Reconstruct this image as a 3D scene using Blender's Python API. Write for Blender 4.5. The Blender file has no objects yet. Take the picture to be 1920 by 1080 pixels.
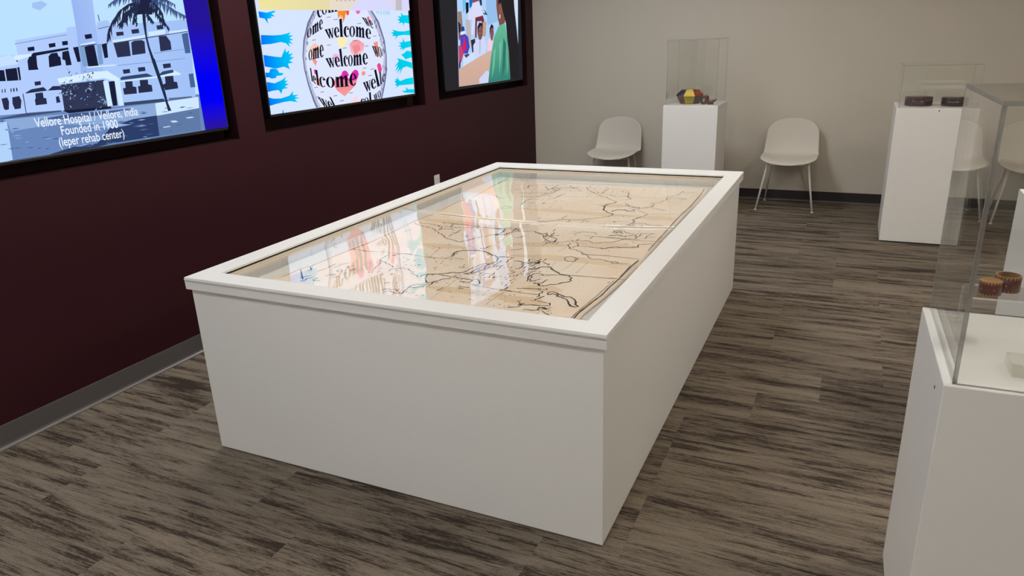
import bpy, bmesh, math, random
from mathutils import Vector, Matrix

# ------------------------------------------------------------------ scene, camera, light
SC = bpy.context.scene
COL = SC.collection
SC.view_settings.view_transform = 'Standard'
SC.view_settings.look = 'None'
SC.view_settings.gamma = 1.0
SC.view_settings.use_curve_mapping = False
SC.view_settings.exposure = 0.0
SC.cycles.transparent_max_bounces = 32
SC.cycles.max_bounces = 10

CAM_POS = Vector((3.0098, 0.0, 1.5))
PITCH, YAW, ROLL, FPX = math.radians(-19.0075), math.radians(-25.5223), math.radians(-2.2158), 1346.6751
fw = Vector((math.sin(YAW) * math.cos(PITCH), math.cos(YAW) * math.cos(PITCH), math.sin(PITCH)))
rt = Vector((math.cos(YAW), -math.sin(YAW), 0))
up = rt.cross(fw)
rt2 = rt * math.cos(ROLL) + up * math.sin(ROLL)
up2 = up * math.cos(ROLL) - rt * math.sin(ROLL)
cam_d = bpy.data.cameras.new('camera')
cam = bpy.data.objects.new('camera', cam_d)
COL.objects.link(cam)
cam_d.sensor_fit = 'HORIZONTAL'
cam_d.sensor_width = 36.0
cam_d.lens = FPX / 1920.0 * 36.0
cam_d.clip_start = 0.02
m = Matrix((rt2, up2, -fw)).transposed().to_4x4()
m.translation = CAM_POS
cam.matrix_world = m
SC.camera = cam

world = bpy.data.worlds.new('world')
SC.world = world
world.use_nodes = True
world.node_tree.nodes['Background'].inputs[0].default_value = (0.9, 0.92, 1.0, 1)
world.node_tree.nodes['Background'].inputs[1].default_value = 0.0

COOL, SOFT, WARM = (0.90, 0.945, 1.0), (1.0, 0.945, 0.86), (1.0, 0.90, 0.78)   # panel colours
# x, y, emission strength and colour of the recessed ceiling panels
CEILING_LAMPS = [(1.95, -2.2, 49.0, COOL), (4.6, -2.2, 20.0, WARM), (0.9, 0.3, 18.0, COOL), (2.15, 0.15, 17.0, SOFT),
                 (0.55, 2.8, 24.0, SOFT), (4.7, 3.0, 41.0, SOFT), (1.35, 4.9, 31.0, COOL), (2.9, 4.7, 12.0, WARM)]
LAMP_SIZE = (0.60, 0.60)
SCREEN_LEVEL = 1.02

# room
RX, RY0, RY1, RZ = 5.7, -3.2, 7.022, 2.75

# ------------------------------------------------------------------ helpers
def lin(c):
    o = []
    for v in c[:3]:
        v = v / 255.0
        o.append(v / 12.92 if v <= 0.04045 else ((v + 0.055) / 1.055) ** 2.4)
    return (o[0], o[1], o[2], 1.0)

class MB:
    """collects boxes, prisms, tubes and lathes and links them as ONE mesh object"""
    def __init__(s):
        s.bm = bmesh.new()
    def face(s, pts, mi=0, smooth=False):
        f = s.bm.faces.new([s.bm.verts.new(p) for p in pts])
        f.material_index = mi; f.smooth = smooth
        return f
    def box(s, a, b, mi=0, bevel=0.0, seg=2):
        x0, y0, z0 = a; x1, y1, z1 = b
        v = [s.bm.verts.new(p) for p in ((x0,y0,z0),(x1,y0,z0),(x1,y1,z0),(x0,y1,z0),(x0,y0,z1),(x1,y0,z1),(x1,y1,z1),(x0,y1,z1))]
        fs = [s.bm.faces.new([v[i] for i in q]) for q in ((0,3,2,1),(4,5,6,7),(0,1,5,4),(1,2,6,5),(2,3,7,6),(3,0,4,7))]
        for f in fs: f.material_index = mi
        if bevel:
            es = list({e for f in fs for e in f.edges})
            r = bmesh.ops.bevel(s.bm, geom=es, offset=bevel, segments=seg, affect='EDGES', profile=0.5)
            for f in r['faces']: f.material_index = mi
        return s
    def ring(s, outer, inner, z0, z1, mi=0):
        """rectangular frame: outer and inner are (x0,y0,x1,y1)"""
        def c(r): return [(r[0],r[1]),(r[2],r[1]),(r[2],r[3]),(r[0],r[3])]
        o, i = c(outer), c(inner)
        V = lambda p, z: s.bm.verts.new((p[0], p[1], z))
        ot, ob, it, ib = [V(p, z1) for p in o], [V(p, z0) for p in o], [V(p, z1) for p in i], [V(p, z0) for p in i]
        for k in range(4):
            n = (k + 1) % 4
            for q in ((ob[k], ob[n], ot[n], ot[k]), (it[k], it[n], ib[n], ib[k]), (ot[k], ot[n], it[n], it[k]), (ib[k], ib[n], ob[n], ob[k])):
                s.bm.faces.new(q).material_index = mi
        return s
    def tube(s, pts, rads, n=12, mi=0, cap=True):
        rings = []
        P = [Vector(p) for p in pts]
        for i, p in enumerate(P):
            d = (P[min(i+1, len(P)-1)] - P[max(i-1, 0)]).normalized()
            a = d.orthogonal().normalized() if abs(d.z) < .99 else Vector((1,0,0))
            a = (a - d * a.dot(d)).normalized(); b = d.cross(a)
            rings.append([s.bm.verts.new(p + (a*math.cos(t)+b*math.sin(t))*rads[i]) for t in (2*math.pi*k/n for k in range(n))])
        for r0, r1 in zip(rings, rings[1:]):
            for k in range(n):
                f = s.bm.faces.new((r0[k], r0[(k+1)%n], r1[(k+1)%n], r1[k])); f.smooth = True; f.material_index = mi
        if cap:
            for r in (rings[0], rings[-1]):
                s.bm.faces.new(r).material_index = mi
        return s
    def lathe(s, prof, n=32, mi=0, c=(0,0,0), smooth=True, phase=0.0):
        rings = []
        for r, z in prof:
            if r < 1e-6: rings.append([s.bm.verts.new((c[0], c[1], c[2]+z))])
            else: rings.append([s.bm.verts.new((c[0]+r*math.cos(phase+2*math.pi*k/n), c[1]+r*math.sin(phase+2*math.pi*k/n), c[2]+z)) for k in range(n)])
        for j, (r0, r1) in enumerate(zip(rings, rings[1:])):
            for k in range(n):
                if len(r0) == 1 and len(r1) == 1: continue
                if len(r0) == 1: q = (r0[0], r1[(k+1)%n], r1[k])
                elif len(r1) == 1: q = (r0[k], r0[(k+1)%n], r1[0])
                else: q = (r0[k], r0[(k+1)%n], r1[(k+1)%n], r1[k])
                f = s.bm.faces.new(q); f.smooth = smooth
                f.material_index = mi(j, k) if callable(mi) else mi
        return s
    def build(s, name, mats, parent=None, recalc=True, loc=None):
        if recalc: bmesh.ops.recalc_face_normals(s.bm, faces=s.bm.faces)
        me = bpy.data.meshes.new(name)
        s.bm.to_mesh(me); s.bm.free()
        for mt in (mats if isinstance(mats, (list, tuple)) else [mats]): me.materials.append(mt)
        o = bpy.data.objects.new(name, me)
        COL.objects.link(o)
        if loc: o.location = loc
        if parent is not None: o.parent = parent
        return o

def tag(o, label, cat, group=None):
    o['label'] = label; o['category'] = cat
    if group: o['group'] = group
    return o
def thing(name, label, cat, loc=(0,0,0), rz=0.0, group=None):
    o = bpy.data.objects.new(name, None)
    COL.objects.link(o)
    o.location = loc; o.rotation_euler = (0, 0, rz); o.empty_display_size = 0.1
    return tag(o, label, cat, group)
def structure(o, label=None):
    o['kind'] = 'structure'
    if label: o['label'] = label
    return o
def copy_tree(o, parent=None):
    kids = list(o.children)
    c = o.copy()
    COL.objects.link(c)
    if parent is not None: c.parent = parent
    for k in kids: copy_tree(k, c)
    return c

# ------------------------------------------------------------------ materials
class NT:
    def __init__(s, name):
        s.m = bpy.data.materials.new(name); s.m.use_nodes = True
        s.t = s.m.node_tree; s.t.nodes.clear()
        s.out = s.n('ShaderNodeOutputMaterial')
    def n(s, typ, **kw):
        nd = s.t.nodes.new(typ)
        for k, v in kw.items(): setattr(nd, k, v)
        return nd
    def l(s, a, b): s.t.links.new(a, b)
    def math(s, op, a, b=None, c=None):
        nd = s.n('ShaderNodeMath', operation=op)
        for i, v in enumerate((a, b, c)):
            if v is None: continue
            if hasattr(v, 'is_linked'): s.l(v, nd.inputs[i])
            else: nd.inputs[i].default_value = v
        return nd.outputs[0]
    def mix(s, f, a, b):
        nd = s.n('ShaderNodeMix', data_type='RGBA')
        for i, v in ((0, f), (6, a), (7, b)):
            if hasattr(v, 'is_linked'): s.l(v, nd.inputs[i])
            else: nd.inputs[i].default_value = v
        return nd.outputs[2]

def surface(name, col, rough=0.5, spec=0.3, noise=0.0, nscale=60.0, bump=0.0, bscale=200.0, metal=0.0):
    k = NT(name)
    b = k.n('ShaderNodeBsdfPrincipled')
    b.inputs['Roughness'].default_value = rough
    b.inputs['Specular IOR Level'].default_value = spec
    b.inputs['Metallic'].default_value = metal
    c = lin(col)
    tc = k.n('ShaderNodeTexCoord')
    nz = k.n('ShaderNodeTexNoise'); nz.inputs['Scale'].default_value = nscale; nz.inputs['Detail'].default_value = 4
    k.l(tc.outputs['Object'], nz.inputs['Vector'])
    f = k.math('MULTIPLY_ADD', nz.outputs['Fac'], 2.0 * noise, 1.0 - noise)
    vm = k.n('ShaderNodeVectorMath', operation='SCALE')
    vm.inputs[0].default_value = c[:3]
    k.l(f, vm.inputs['Scale'])
    k.l(vm.outputs[0], b.inputs['Base Color'])
    if bump:
        n2 = k.n('ShaderNodeTexNoise'); n2.inputs['Scale'].default_value = bscale; n2.inputs['Detail'].default_value = 3
        k.l(tc.outputs['Object'], n2.inputs['Vector'])
        bp = k.n('ShaderNodeBump'); bp.inputs['Strength'].default_value = bump; bp.inputs['Distance'].default_value = 0.002
        k.l(n2.outputs['Fac'], bp.inputs['Height']); k.l(bp.outputs[0], b.inputs['Normal'])
    k.l(b.outputs[0], k.out.inputs[0])
    return k.m

def emitter(name, col, strength):
    k = NT(name)
    e = k.n('ShaderNodeEmission')
    e.inputs[0].default_value = (col[0], col[1], col[2], 1); e.inputs[1].default_value = strength
    k.l(e.outputs[0], k.out.inputs[0])
    return k.m

def acrylic(name, tint=(0.985, 0.99, 0.985), rough=0.0, wave=0.0, n=1.49):
    """thin clear sheet: light goes straight through, Fresnel mirror on both faces"""
    k = NT(name)
    g = k.n('ShaderNodeNewGeometry')
    fr = k.n('ShaderNodeFresnel')
    ior = k.math('MULTIPLY_ADD', g.outputs['Backfacing'], 1/n - n, n)
    k.l(ior, fr.inputs['IOR'])
    tr = k.n('ShaderNodeBsdfTransparent'); tr.inputs[0].default_value = (*tint, 1)
    gl = k.n('ShaderNodeBsdfGlossy'); gl.inputs['Roughness'].default_value = rough; gl.inputs[0].default_value = (1, 1, 1, 1)
    if wave:
        tc = k.n('ShaderNodeTexCoord')
        mp = k.n('ShaderNodeMapping'); mp.inputs['Scale'].default_value = (1.0, 0.55, 1.0)
        k.l(tc.outputs['Object'], mp.inputs[0])
        nz = k.n('ShaderNodeTexNoise'); nz.inputs['Scale'].default_value = 3.2; nz.inputs['Detail'].default_value = 1.0
        k.l(mp.outputs[0], nz.inputs['Vector'])
        bp = k.n('ShaderNodeBump'); bp.inputs['Strength'].default_value = 1.0; bp.inputs['Distance'].default_value = wave
        k.l(nz.outputs['Fac'], bp.inputs['Height']); k.l(bp.outputs[0], gl.inputs['Normal'])
    mx = k.n('ShaderNodeMixShader')
    k.l(fr.outputs[0], mx.inputs[0]); k.l(tr.outputs[0], mx.inputs[1]); k.l(gl.outputs[0], mx.inputs[2])
    k.l(mx.outputs[0], k.out.inputs[0])
    return k.m

def cut_edge(name, col=(0.62, 0.62, 0.58), mixf=0.55):
    """sawn and polished acrylic edge: part clear, part milky"""
    k = NT(name)
    tr = k.n('ShaderNodeBsdfTransparent'); tr.inputs[0].default_value = (0.8, 0.82, 0.8, 1)
    b = k.n('ShaderNodeBsdfPrincipled'); b.inputs['Base Color'].default_value = (*col, 1); b.inputs['Roughness'].default_value = 0.4
    mx = k.n('ShaderNodeMixShader'); mx.inputs[0].default_value = mixf
    k.l(tr.outputs[0], mx.inputs[1]); k.l(b.outputs[0], mx.inputs[2]); k.l(mx.outputs[0], k.out.inputs[0])
    return k.m

def carpet_material():
    """loop-pile carpet planks 1 m by 0.25 m with dark brush streaks along the plank"""
    k = NT('carpet')
    tc = k.n('ShaderNodeTexCoord')
    sp = k.n('ShaderNodeSeparateXYZ'); k.l(tc.outputs['Object'], sp.inputs[0])
    X, Y = sp.outputs[0], sp.outputs[1]
    row = k.math('FLOOR', k.math('DIVIDE', Y, 0.25))
    wr = k.n('ShaderNodeTexWhiteNoise', noise_dimensions='1D'); k.l(row, wr.inputs['W'])
    off = k.math('MULTIPLY', k.math('FLOOR', k.math('MULTIPLY', wr.outputs['Value'], 4.0)), 0.25)
    xs = k.math('ADD', X, off)
    colm = k.math('FLOOR', xs)
    pid = k.math('ADD', k.math('MULTIPLY', row, 17.31), k.math('MULTIPLY', colm, 5.77))
    wp = k.n('ShaderNodeTexWhiteNoise', noise_dimensions='1D'); k.l(pid, wp.inputs['W'])
    def streak(sx, sy, zmul, detail, rough):
        cb = k.n('ShaderNodeCombineXYZ')
        k.l(k.math('MULTIPLY', X, sx), cb.inputs[0]); k.l(k.math('MULTIPLY', Y, sy), cb.inputs[1])
        k.l(k.math('MULTIPLY', wp.outputs['Value'], zmul), cb.inputs[2])
        nz = k.n('ShaderNodeTexNoise'); nz.inputs['Scale'].default_value = 1.0
        nz.inputs['Detail'].default_value = detail; nz.inputs['Roughness'].default_value = rough
        k.l(cb.outputs[0], nz.inputs['Vector'])
        return nz.outputs['Fac']
    a = streak(2.4, 26.0, 90.0, 3.0, 0.6)
    b_ = streak(8.5, 165.0, 70.0, 3.0, 0.65)
    c_ = streak(1.0, 5.0, 50.0, 2.0, 0.5)
    d_ = streak(46.0, 420.0, 40.0, 2.0, 0.6)
    body = k.math('ADD', k.math('MULTIPLY', a, 0.44), k.math('ADD', k.math('MULTIPLY', b_, 0.32), k.math('MULTIPLY', c_, 0.18)))
    mixv = k.math('MULTIPLY_ADD', d_, 0.20, k.math('SUBTRACT', body, 0.07))
    rp = k.n('ShaderNodeValToRGB')
    e = rp.color_ramp.elements
    e[0].position = 0.425; e[0].color = lin((60, 51, 44))
    e[1].position = 0.57; e[1].color = lin((127, 116, 102))
    for pos, c in ((0.455, (80, 70, 61)), (0.478, (106, 95, 83)), (0.53, (119, 108, 95))):
        q = e.new(pos); q.color = lin(c)
    k.l(mixv, rp.inputs[0])
    # woven loops
    w1 = k.n('ShaderNodeTexNoise'); w1.inputs['Scale'].default_value = 330.0; w1.inputs['Detail'].default_value = 2
    mp = k.n('ShaderNodeMapping'); mp.inputs['Scale'].default_value = (0.5, 1.0, 1.0); mp.inputs['Rotation'].default_value = (0, 0, 0.5)
    k.l(tc.outputs['Object'], mp.inputs[0]); k.l(mp.outputs[0], w1.inputs['Vector'])
    zig = k.math('ABSOLUTE', k.math('SUBTRACT', k.math('FRACT', k.math('DIVIDE', X, 0.016)), 0.5))
    weave = k.math('SINE', k.math('MULTIPLY', k.math('ADD', k.math('DIVIDE', Y, 0.0075), k.math('MULTIPLY', zig, 1.6)), 6.2832))
    grain = k.math('MULTIPLY_ADD', w1.outputs['Fac'], 0.9, k.math('MULTIPLY_ADD', weave, 0.10, 0.55))
    tone = k.math('MULTIPLY', grain, k.math('MULTIPLY_ADD', wp.outputs['Value'], 0.16, 0.85))
    vm = k.n('ShaderNodeVectorMath', operation='SCALE')
    k.l(rp.outputs[0], vm.inputs[0]); k.l(tone, vm.inputs['Scale'])
    bs = k.n('ShaderNodeBsdfPrincipled'); bs.inputs['Roughness'].default_value = 0.95; bs.inputs['Specular IOR Level'].default_value = 0.1
    k.l(vm.outputs[0], bs.inputs['Base Color'])
    bp = k.n('ShaderNodeBump'); bp.inputs['Strength'].default_value = 0.6; bp.inputs['Distance'].default_value = 0.004
    k.l(k.math('ADD', w1.outputs['Fac'], k.math('MULTIPLY', mixv, 1.2)), bp.inputs['Height']); k.l(bp.outputs[0], bs.inputs['Normal'])
    k.l(bs.outputs[0], k.out.inputs[0])
    return k.m

def picture_material(name, level):
    k = NT(name)
    at = k.n('ShaderNodeVertexColor', layer_name='picture')
    e = k.n('ShaderNodeEmission'); e.inputs[1].default_value = level
    k.l(at.outputs[0], e.inputs[0]); k.l(e.outputs[0], k.out.inputs[0])
    return k.m

def parchment_material():
    k = NT('parchment')
    tc = k.n('ShaderNodeTexCoord')
    n1 = k.n('ShaderNodeTexNoise'); n1.inputs['Scale'].default_value = 3.0; n1.inputs['Detail'].default_value = 6
    n2 = k.n('ShaderNodeTexNoise'); n2.inputs['Scale'].default_value = 90.0; n2.inputs['Detail'].default_value = 3
    for n_ in (n1, n2): k.l(tc.outputs['Object'], n_.inputs['Vector'])
    rp = k.n('ShaderNodeValToRGB')
    rp.color_ramp.elements[0].position = 0.32; rp.color_ramp.elements[0].color = lin((246, 223, 197))
    rp.color_ramp.elements[1].position = 0.62; rp.color_ramp.elements[1].color = lin((250, 235, 215))
    k.l(n1.outputs['Fac'], rp.inputs[0])
    vm = k.n('ShaderNodeVectorMath', operation='SCALE')
    k.l(rp.outputs[0], vm.inputs[0]); k.l(k.math('MULTIPLY_ADD', n2.outputs['Fac'], 0.2, 0.9), vm.inputs['Scale'])
    b = k.n('ShaderNodeBsdfPrincipled'); b.inputs['Roughness'].default_value = 0.85; b.inputs['Specular IOR Level'].default_value = 0.15
    k.l(vm.outputs[0], b.inputs['Base Color']); k.l(b.outputs[0], k.out.inputs[0])
    return k.m

M = dict(
    white=surface('white_paint', (226, 224, 220), 0.42, 0.35, 0.015, 40, 0.05, 500),
    white_dull=surface('case_lining', (222, 221, 216), 0.6, 0.2, 0.02, 30),
    rail=surface('cream_rail', (222, 208, 186), 0.5, 0.3, 0.03, 60),
    black=surface('black_and_gap_shade', (14, 13, 13), 0.6, 0.3),  # bracket black; also paints the shade in the sheet slot and floor gaps
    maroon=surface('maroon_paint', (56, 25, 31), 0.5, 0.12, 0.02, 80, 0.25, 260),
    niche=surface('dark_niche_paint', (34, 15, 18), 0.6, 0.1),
    beige=surface('beige_paint', (204, 196, 182), 0.7, 0.2, 0.02, 60, 0.25, 300),
    ceiling=surface('ceiling_tile', (225, 224, 220), 0.9, 0.1, 0.04, 120),
    base_left=surface('dark_vinyl_lit', (92, 88, 86), 0.38, 0.5, 0.02, 50),  # same dark vinyl, greyed to paint in the light it catches
    base_back=surface('dark_vinyl', (48, 41, 43), 0.4, 0.5, 0.02, 50),
    base_lip=surface('vinyl_toe_highlight', (104, 100, 97), 0.35, 0.5),  # lighter colour paints in the highlight along the toe curve
    carpet=carpet_material(),
    shell=surface('chair_plastic', (206, 198, 186), 0.55, 0.3, 0.02, 200, 0.06, 600),
    leg=surface('chair_steel', (226, 220, 210), 0.5, 0.3),
    bezel=surface('tv_bezel', (16, 16, 17), 0.35, 0.5),
    picture=picture_material('screen_picture', SCREEN_LEVEL),
    caption=emitter('screen_caption', lin((238, 246, 255))[:3], SCREEN_LEVEL),
    acrylic=acrylic('clear_acrylic'),
    sheet=acrylic('clear_case_sheet', (0.998, 0.998, 0.996), 0.02, 0.004, 1.36),
    edge=cut_edge('acrylic_edge', (0.85, 0.85, 0.83), 0.7),
    edge_soft=cut_edge('acrylic_thin_joint', (0.42, 0.40, 0.36), 0.22),
    edge_dark=cut_edge('acrylic_joint', (0.30, 0.285, 0.275), 0.55),
    parchment=parchment_material(),
    ink=surface('map_ink', (44, 38, 36), 0.9, 0.1),
    crease=surface('map_crease', (150, 118, 82), 0.9, 0.1),
    stain=surface('map_stain', (238, 213, 180), 0.9, 0.1),
    outlet=surface('outlet_plastic', (222, 218, 212), 0.4, 0.4),
    lamp_frame=surface('lamp_frame', (235, 235, 235), 0.5, 0.3),
    hole=surface('screw_hole', (40, 36, 36), 0.7, 0.2),
)

# ------------------------------------------------------------------ the room
structure(MB().box((-0.2, RY0, -0.1), (RX, RY1, 0.0)).build('floor', M['carpet']), 'grey brown carpet planks with dark brush streaks')
structure(MB().box((-0.2, RY0, RZ), (RX, RY1, RZ + 0.1)).build('ceiling', M['ceiling']), 'off white ceiling')
structure(MB().box((-0.2, RY1, 0.0), (RX, RY1 + 0.12, RZ)).build('wall_back', M['beige']), 'plain beige back wall')
structure(MB().box((RX, RY0, 0.0), (RX + 0.12, RY1, RZ)).build('wall_right', M['beige']), 'plain beige wall on the right')
structure(MB().box((-0.2, RY0 - 0.12, 0.0), (RX, RY0, RZ)).build('wall_front', M['beige']), 'plain beige wall behind the viewer')

# maroon wall with three recesses for the screens
NICHES = [(1.215, 2.953, 1.049, 2.06), (3.155, 4.886, 1.055, 2.08), (5.097, 6.845, 1.070, 2.08)]
ND = 0.11
w = MB()
ys = sorted({RY0, RY1} | {n[0] for n in NICHES} | {n[1] for n in NICHES})
for ya, yb in zip(ys, ys[1:]):
    nn = [n for n in NICHES if n[0] == ya and n[1] == yb]
    if not nn:
        w.face([(0, ya, 0), (0, yb, 0), (0, yb, RZ), (0, ya, RZ)])
    else:
        _, _, za, zb = nn[0]
        w.face([(0, ya, 0), (0, yb, 0), (0, yb, za), (0, ya, za)])
        w.face([(0, ya, zb), (0, yb, zb), (0, yb, RZ), (0, ya, RZ)])
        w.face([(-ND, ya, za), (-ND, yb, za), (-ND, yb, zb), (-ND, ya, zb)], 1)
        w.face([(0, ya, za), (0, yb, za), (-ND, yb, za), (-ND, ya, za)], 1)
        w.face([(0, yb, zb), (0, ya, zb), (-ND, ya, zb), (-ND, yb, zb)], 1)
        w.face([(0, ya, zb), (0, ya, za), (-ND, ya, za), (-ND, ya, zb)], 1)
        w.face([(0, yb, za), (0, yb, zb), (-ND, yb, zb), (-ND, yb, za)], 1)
w.face([(-0.2, RY0, 0), (-0.2, RY1, 0), (-0.2, RY1, RZ), (-0.2, RY0, RZ)])
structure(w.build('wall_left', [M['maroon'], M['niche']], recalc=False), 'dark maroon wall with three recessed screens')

def baseboard(name, pts, nrm, mat, label):
    # vinyl cove base: flat face with a thin rounded toe at the carpet
    b = MB()
    (xa, ya), (xb, yb) = pts
    prof = [(0.0, 0.0987), (0.004, 0.0985), (0.0045, 0.096), (0.0045, 0.018), (0.007, 0.010), (0.012, 0.005), (0.018, 0.003), (0.018, 0.0), (0.0, 0.0)]
    for i in range(len(prof) - 1):
        (d0, z0), (d1, z1) = prof[i], prof[i + 1]
        b.face([(xa + nrm[0]*d0, ya + nrm[1]*d0, z0), (xb + nrm[0]*d0, yb + nrm[1]*d0, z0), (xb + nrm[0]*d1, yb + nrm[1]*d1, z1), (xa + nrm[0]*d1, ya + nrm[1]*d1, z1)], 1 if i in (4, 5) else 0)
    return structure(b.build(name, [mat, M['base_lip']]), label)
baseboard('baseboard_left', ((0.0, RY0), (0.0, RY1)), (1, 0), M['base_left'], 'dark vinyl baseboard under the maroon wall, greyed by painted-in light')
baseboard('baseboard_back', ((0.0, RY1), (RX, RY1)), (0, -1), M['base_back'], 'dark vinyl baseboard under the beige wall')

# ceiling lamps (outside the picture; they light the room)
for i, (x, y, s, tone) in enumerate(CEILING_LAMPS):
    t = thing('ceiling_light', 'square recessed ceiling lamp panel, %s row, %s side' % (('nearest', 'second', 'third', 'farthest')[i // 2], ('left', 'right')[i % 2]), 'ceiling light', (x, y, RZ), 0, 'recessed ceiling panels')
    a, b = LAMP_SIZE[0] / 2, LAMP_SIZE[1] / 2
    MB().ring((-a - .03, -b - .03, a + .03, b + .03), (-a, -b, a, b), -0.012, 0.0).build('frame', M['lamp_frame'], t)
    MB().box((-a, -b, -0.006), (a, b, -0.001)).build('diffuser', emitter('lamp_diffuser', tone, s), t)

# ------------------------------------------------------------------ display case in the middle
TX0, TX1, TY0, TY1, TH = 0.8345, 2.4534, 1.760, 4.390, 0.7212
IX0, IX1, IY0, IY1 = 0.9297, 2.3681, 1.8478, 4.2414
LIP = 0.675
case = thing('map_display_case', 'large white floor display case with old map under clear sheets', 'display case', (0, 0, 0))
BX0, BX1, BY0, BY1 = TX0 + .0138, TX1 - .0138, TY0 + .0138, TY1 - .0435
MB().box((BX0 + .012, BY0 + .012, 0.0), (BX1 - .012, BY1 - .012, 0.008)).build('plinth', M['black'], case)  # recessed base, blackened to paint in the shade of the floor gap
b = MB()
b.box((BX0, BY0, 0.007), (BX1, BY0 + .02, LIP), 0)
b.box((BX0, BY1 - .02, 0.007), (BX1, BY1, LIP), 0)
b.box((BX0, BY0 + .02, 0.007), (BX0 + .02, BY1 - .02, LIP), 0)
b.box((BX1 - .02, BY0 + .02, 0.007), (BX1, BY1 - .02, LIP), 0)
b.build('side_panel', M['white'], case)
b = MB()
b.ring((TX0, TY0, TX1, TY1), (IX0, IY0, IX1, IY1), 0.7125, TH)
b.ring((TX0, TY0, TX1, TY1), (IX0 - .02, IY0 - .02, IX1 + .02, IY1 + .02), 0.7050, 0.7125)
b.ring((TX0, TY0, TX1, TY1), (IX0 - .004, IY0 - .004, IX1 + .004, IY1 + .004), LIP, 0.7050)
bmesh.ops.remove_doubles(b.bm, verts=b.bm.verts, dist=1e-5)
# drop the internal double faces between the stacked rings
fr = b.build('top_frame', M['white'], case)
bv = fr.modifiers.new('soft_edges', 'BEVEL'); bv.width = 0.0015; bv.segments = 2; bv.limit_method = 'ANGLE'
MB().ring((IX0 - .012, IY0 - .012, IX1 + .012, IY1 + .012), (IX0 - .006, IY0 - .006, IX1 + .006, IY1 + .006), 0.7052, 0.7123).build('slot_shade', M['black'], case)  # black ring put in as the shade inside the sheet slot
MB().ring((IX0 - .004, IY0 - .004, IX1 + .004, IY1 + .004), (IX0, IY0, IX1, IY1), 0.682, 0.7049).build('inner_rail', M['rail'], case)
MB().ring((IX0 - .004, IY0 - .004, IX1 + .004, IY1 + .004), (IX0 - .001, IY0 - .001, IX1 + .001, IY1 + .001), 0.652, 0.682).build('case_wall', M['white_dull'], case)
b = MB()
b.box((BX0 + .02, BY0 + .02, 0.640), (BX1 - .02, BY1 - .02, 0.652))
b.build('case_floor', M['white_dull'], case)

def sag_sheet(name, y0, y1, free, seam_sag):
    """acrylic sheet lying in the frame groove, sagging towards its free edge"""
    nx, ny, th = 56, 56, 0.004
    bm = bmesh.new()
    xa, xb = IX0 - .003, IX1 + .003
    def z(u, v):
        w_ = v if free == 1 else 1 - v
        s = 4 * u * (1 - u)
        return 0.7045 - seam_sag * s * (1 - (1 - w_) ** 1.6) * (1.0 + 0.06 * math.sin(7.0 * u + 3.0 * v))
    top = [[bm.verts.new((xa + (xb-xa)*i/nx, y0 + (y1-y0)*j/ny, z(i/nx, j/ny))) for i in range(nx+1)] for j in range(ny+1)]
    bot = [[bm.verts.new((xa + (xb-xa)*i/nx, y0 + (y1-y0)*j/ny, z(i/nx, j/ny) - th)) for i in range(nx+1)] for j in range(ny+1)]
    for j in range(ny):
        for i in range(nx):
            f = bm.faces.new((top[j][i], top[j][i+1], top[j+1][i+1], top[j+1][i])); f.smooth = True
            f = bm.faces.new((bot[j][i], bot[j+1][i], bot[j+1][i+1], bot[j][i+1])); f.smooth = True
    for g in (0, ny):
        for i in range(nx):
            q = (top[g][i], bot[g][i], bot[g][i+1], top[g][i+1])
            f = bm.faces.new(q if g == 0 else q[::-1]); f.material_index = 1
    for g in (0, nx):
        for j in range(ny):
            q = (top[j][g], top[j+1][g], bot[j+1][g], bot[j][g])
            f = bm.faces.new(q if g == 0 else q[::-1]); f.material_index = 1
    me = bpy.data.meshes.new(name); bm.to_mesh(me); bm.free()
    me.materials.append(M['sheet']); me.materials.append(M['edge'])
    o = bpy.data.objects.new(name, me); COL.objects.link(o); o.parent = case
    return o
SEAM = 3.052
sag_sheet('clear_sheet', IY0 - .003, SEAM - .001, 1, 0.027)
sag_sheet('clear_sheet', SEAM + .001, IY1 + .003, 0, 0.024)

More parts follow.
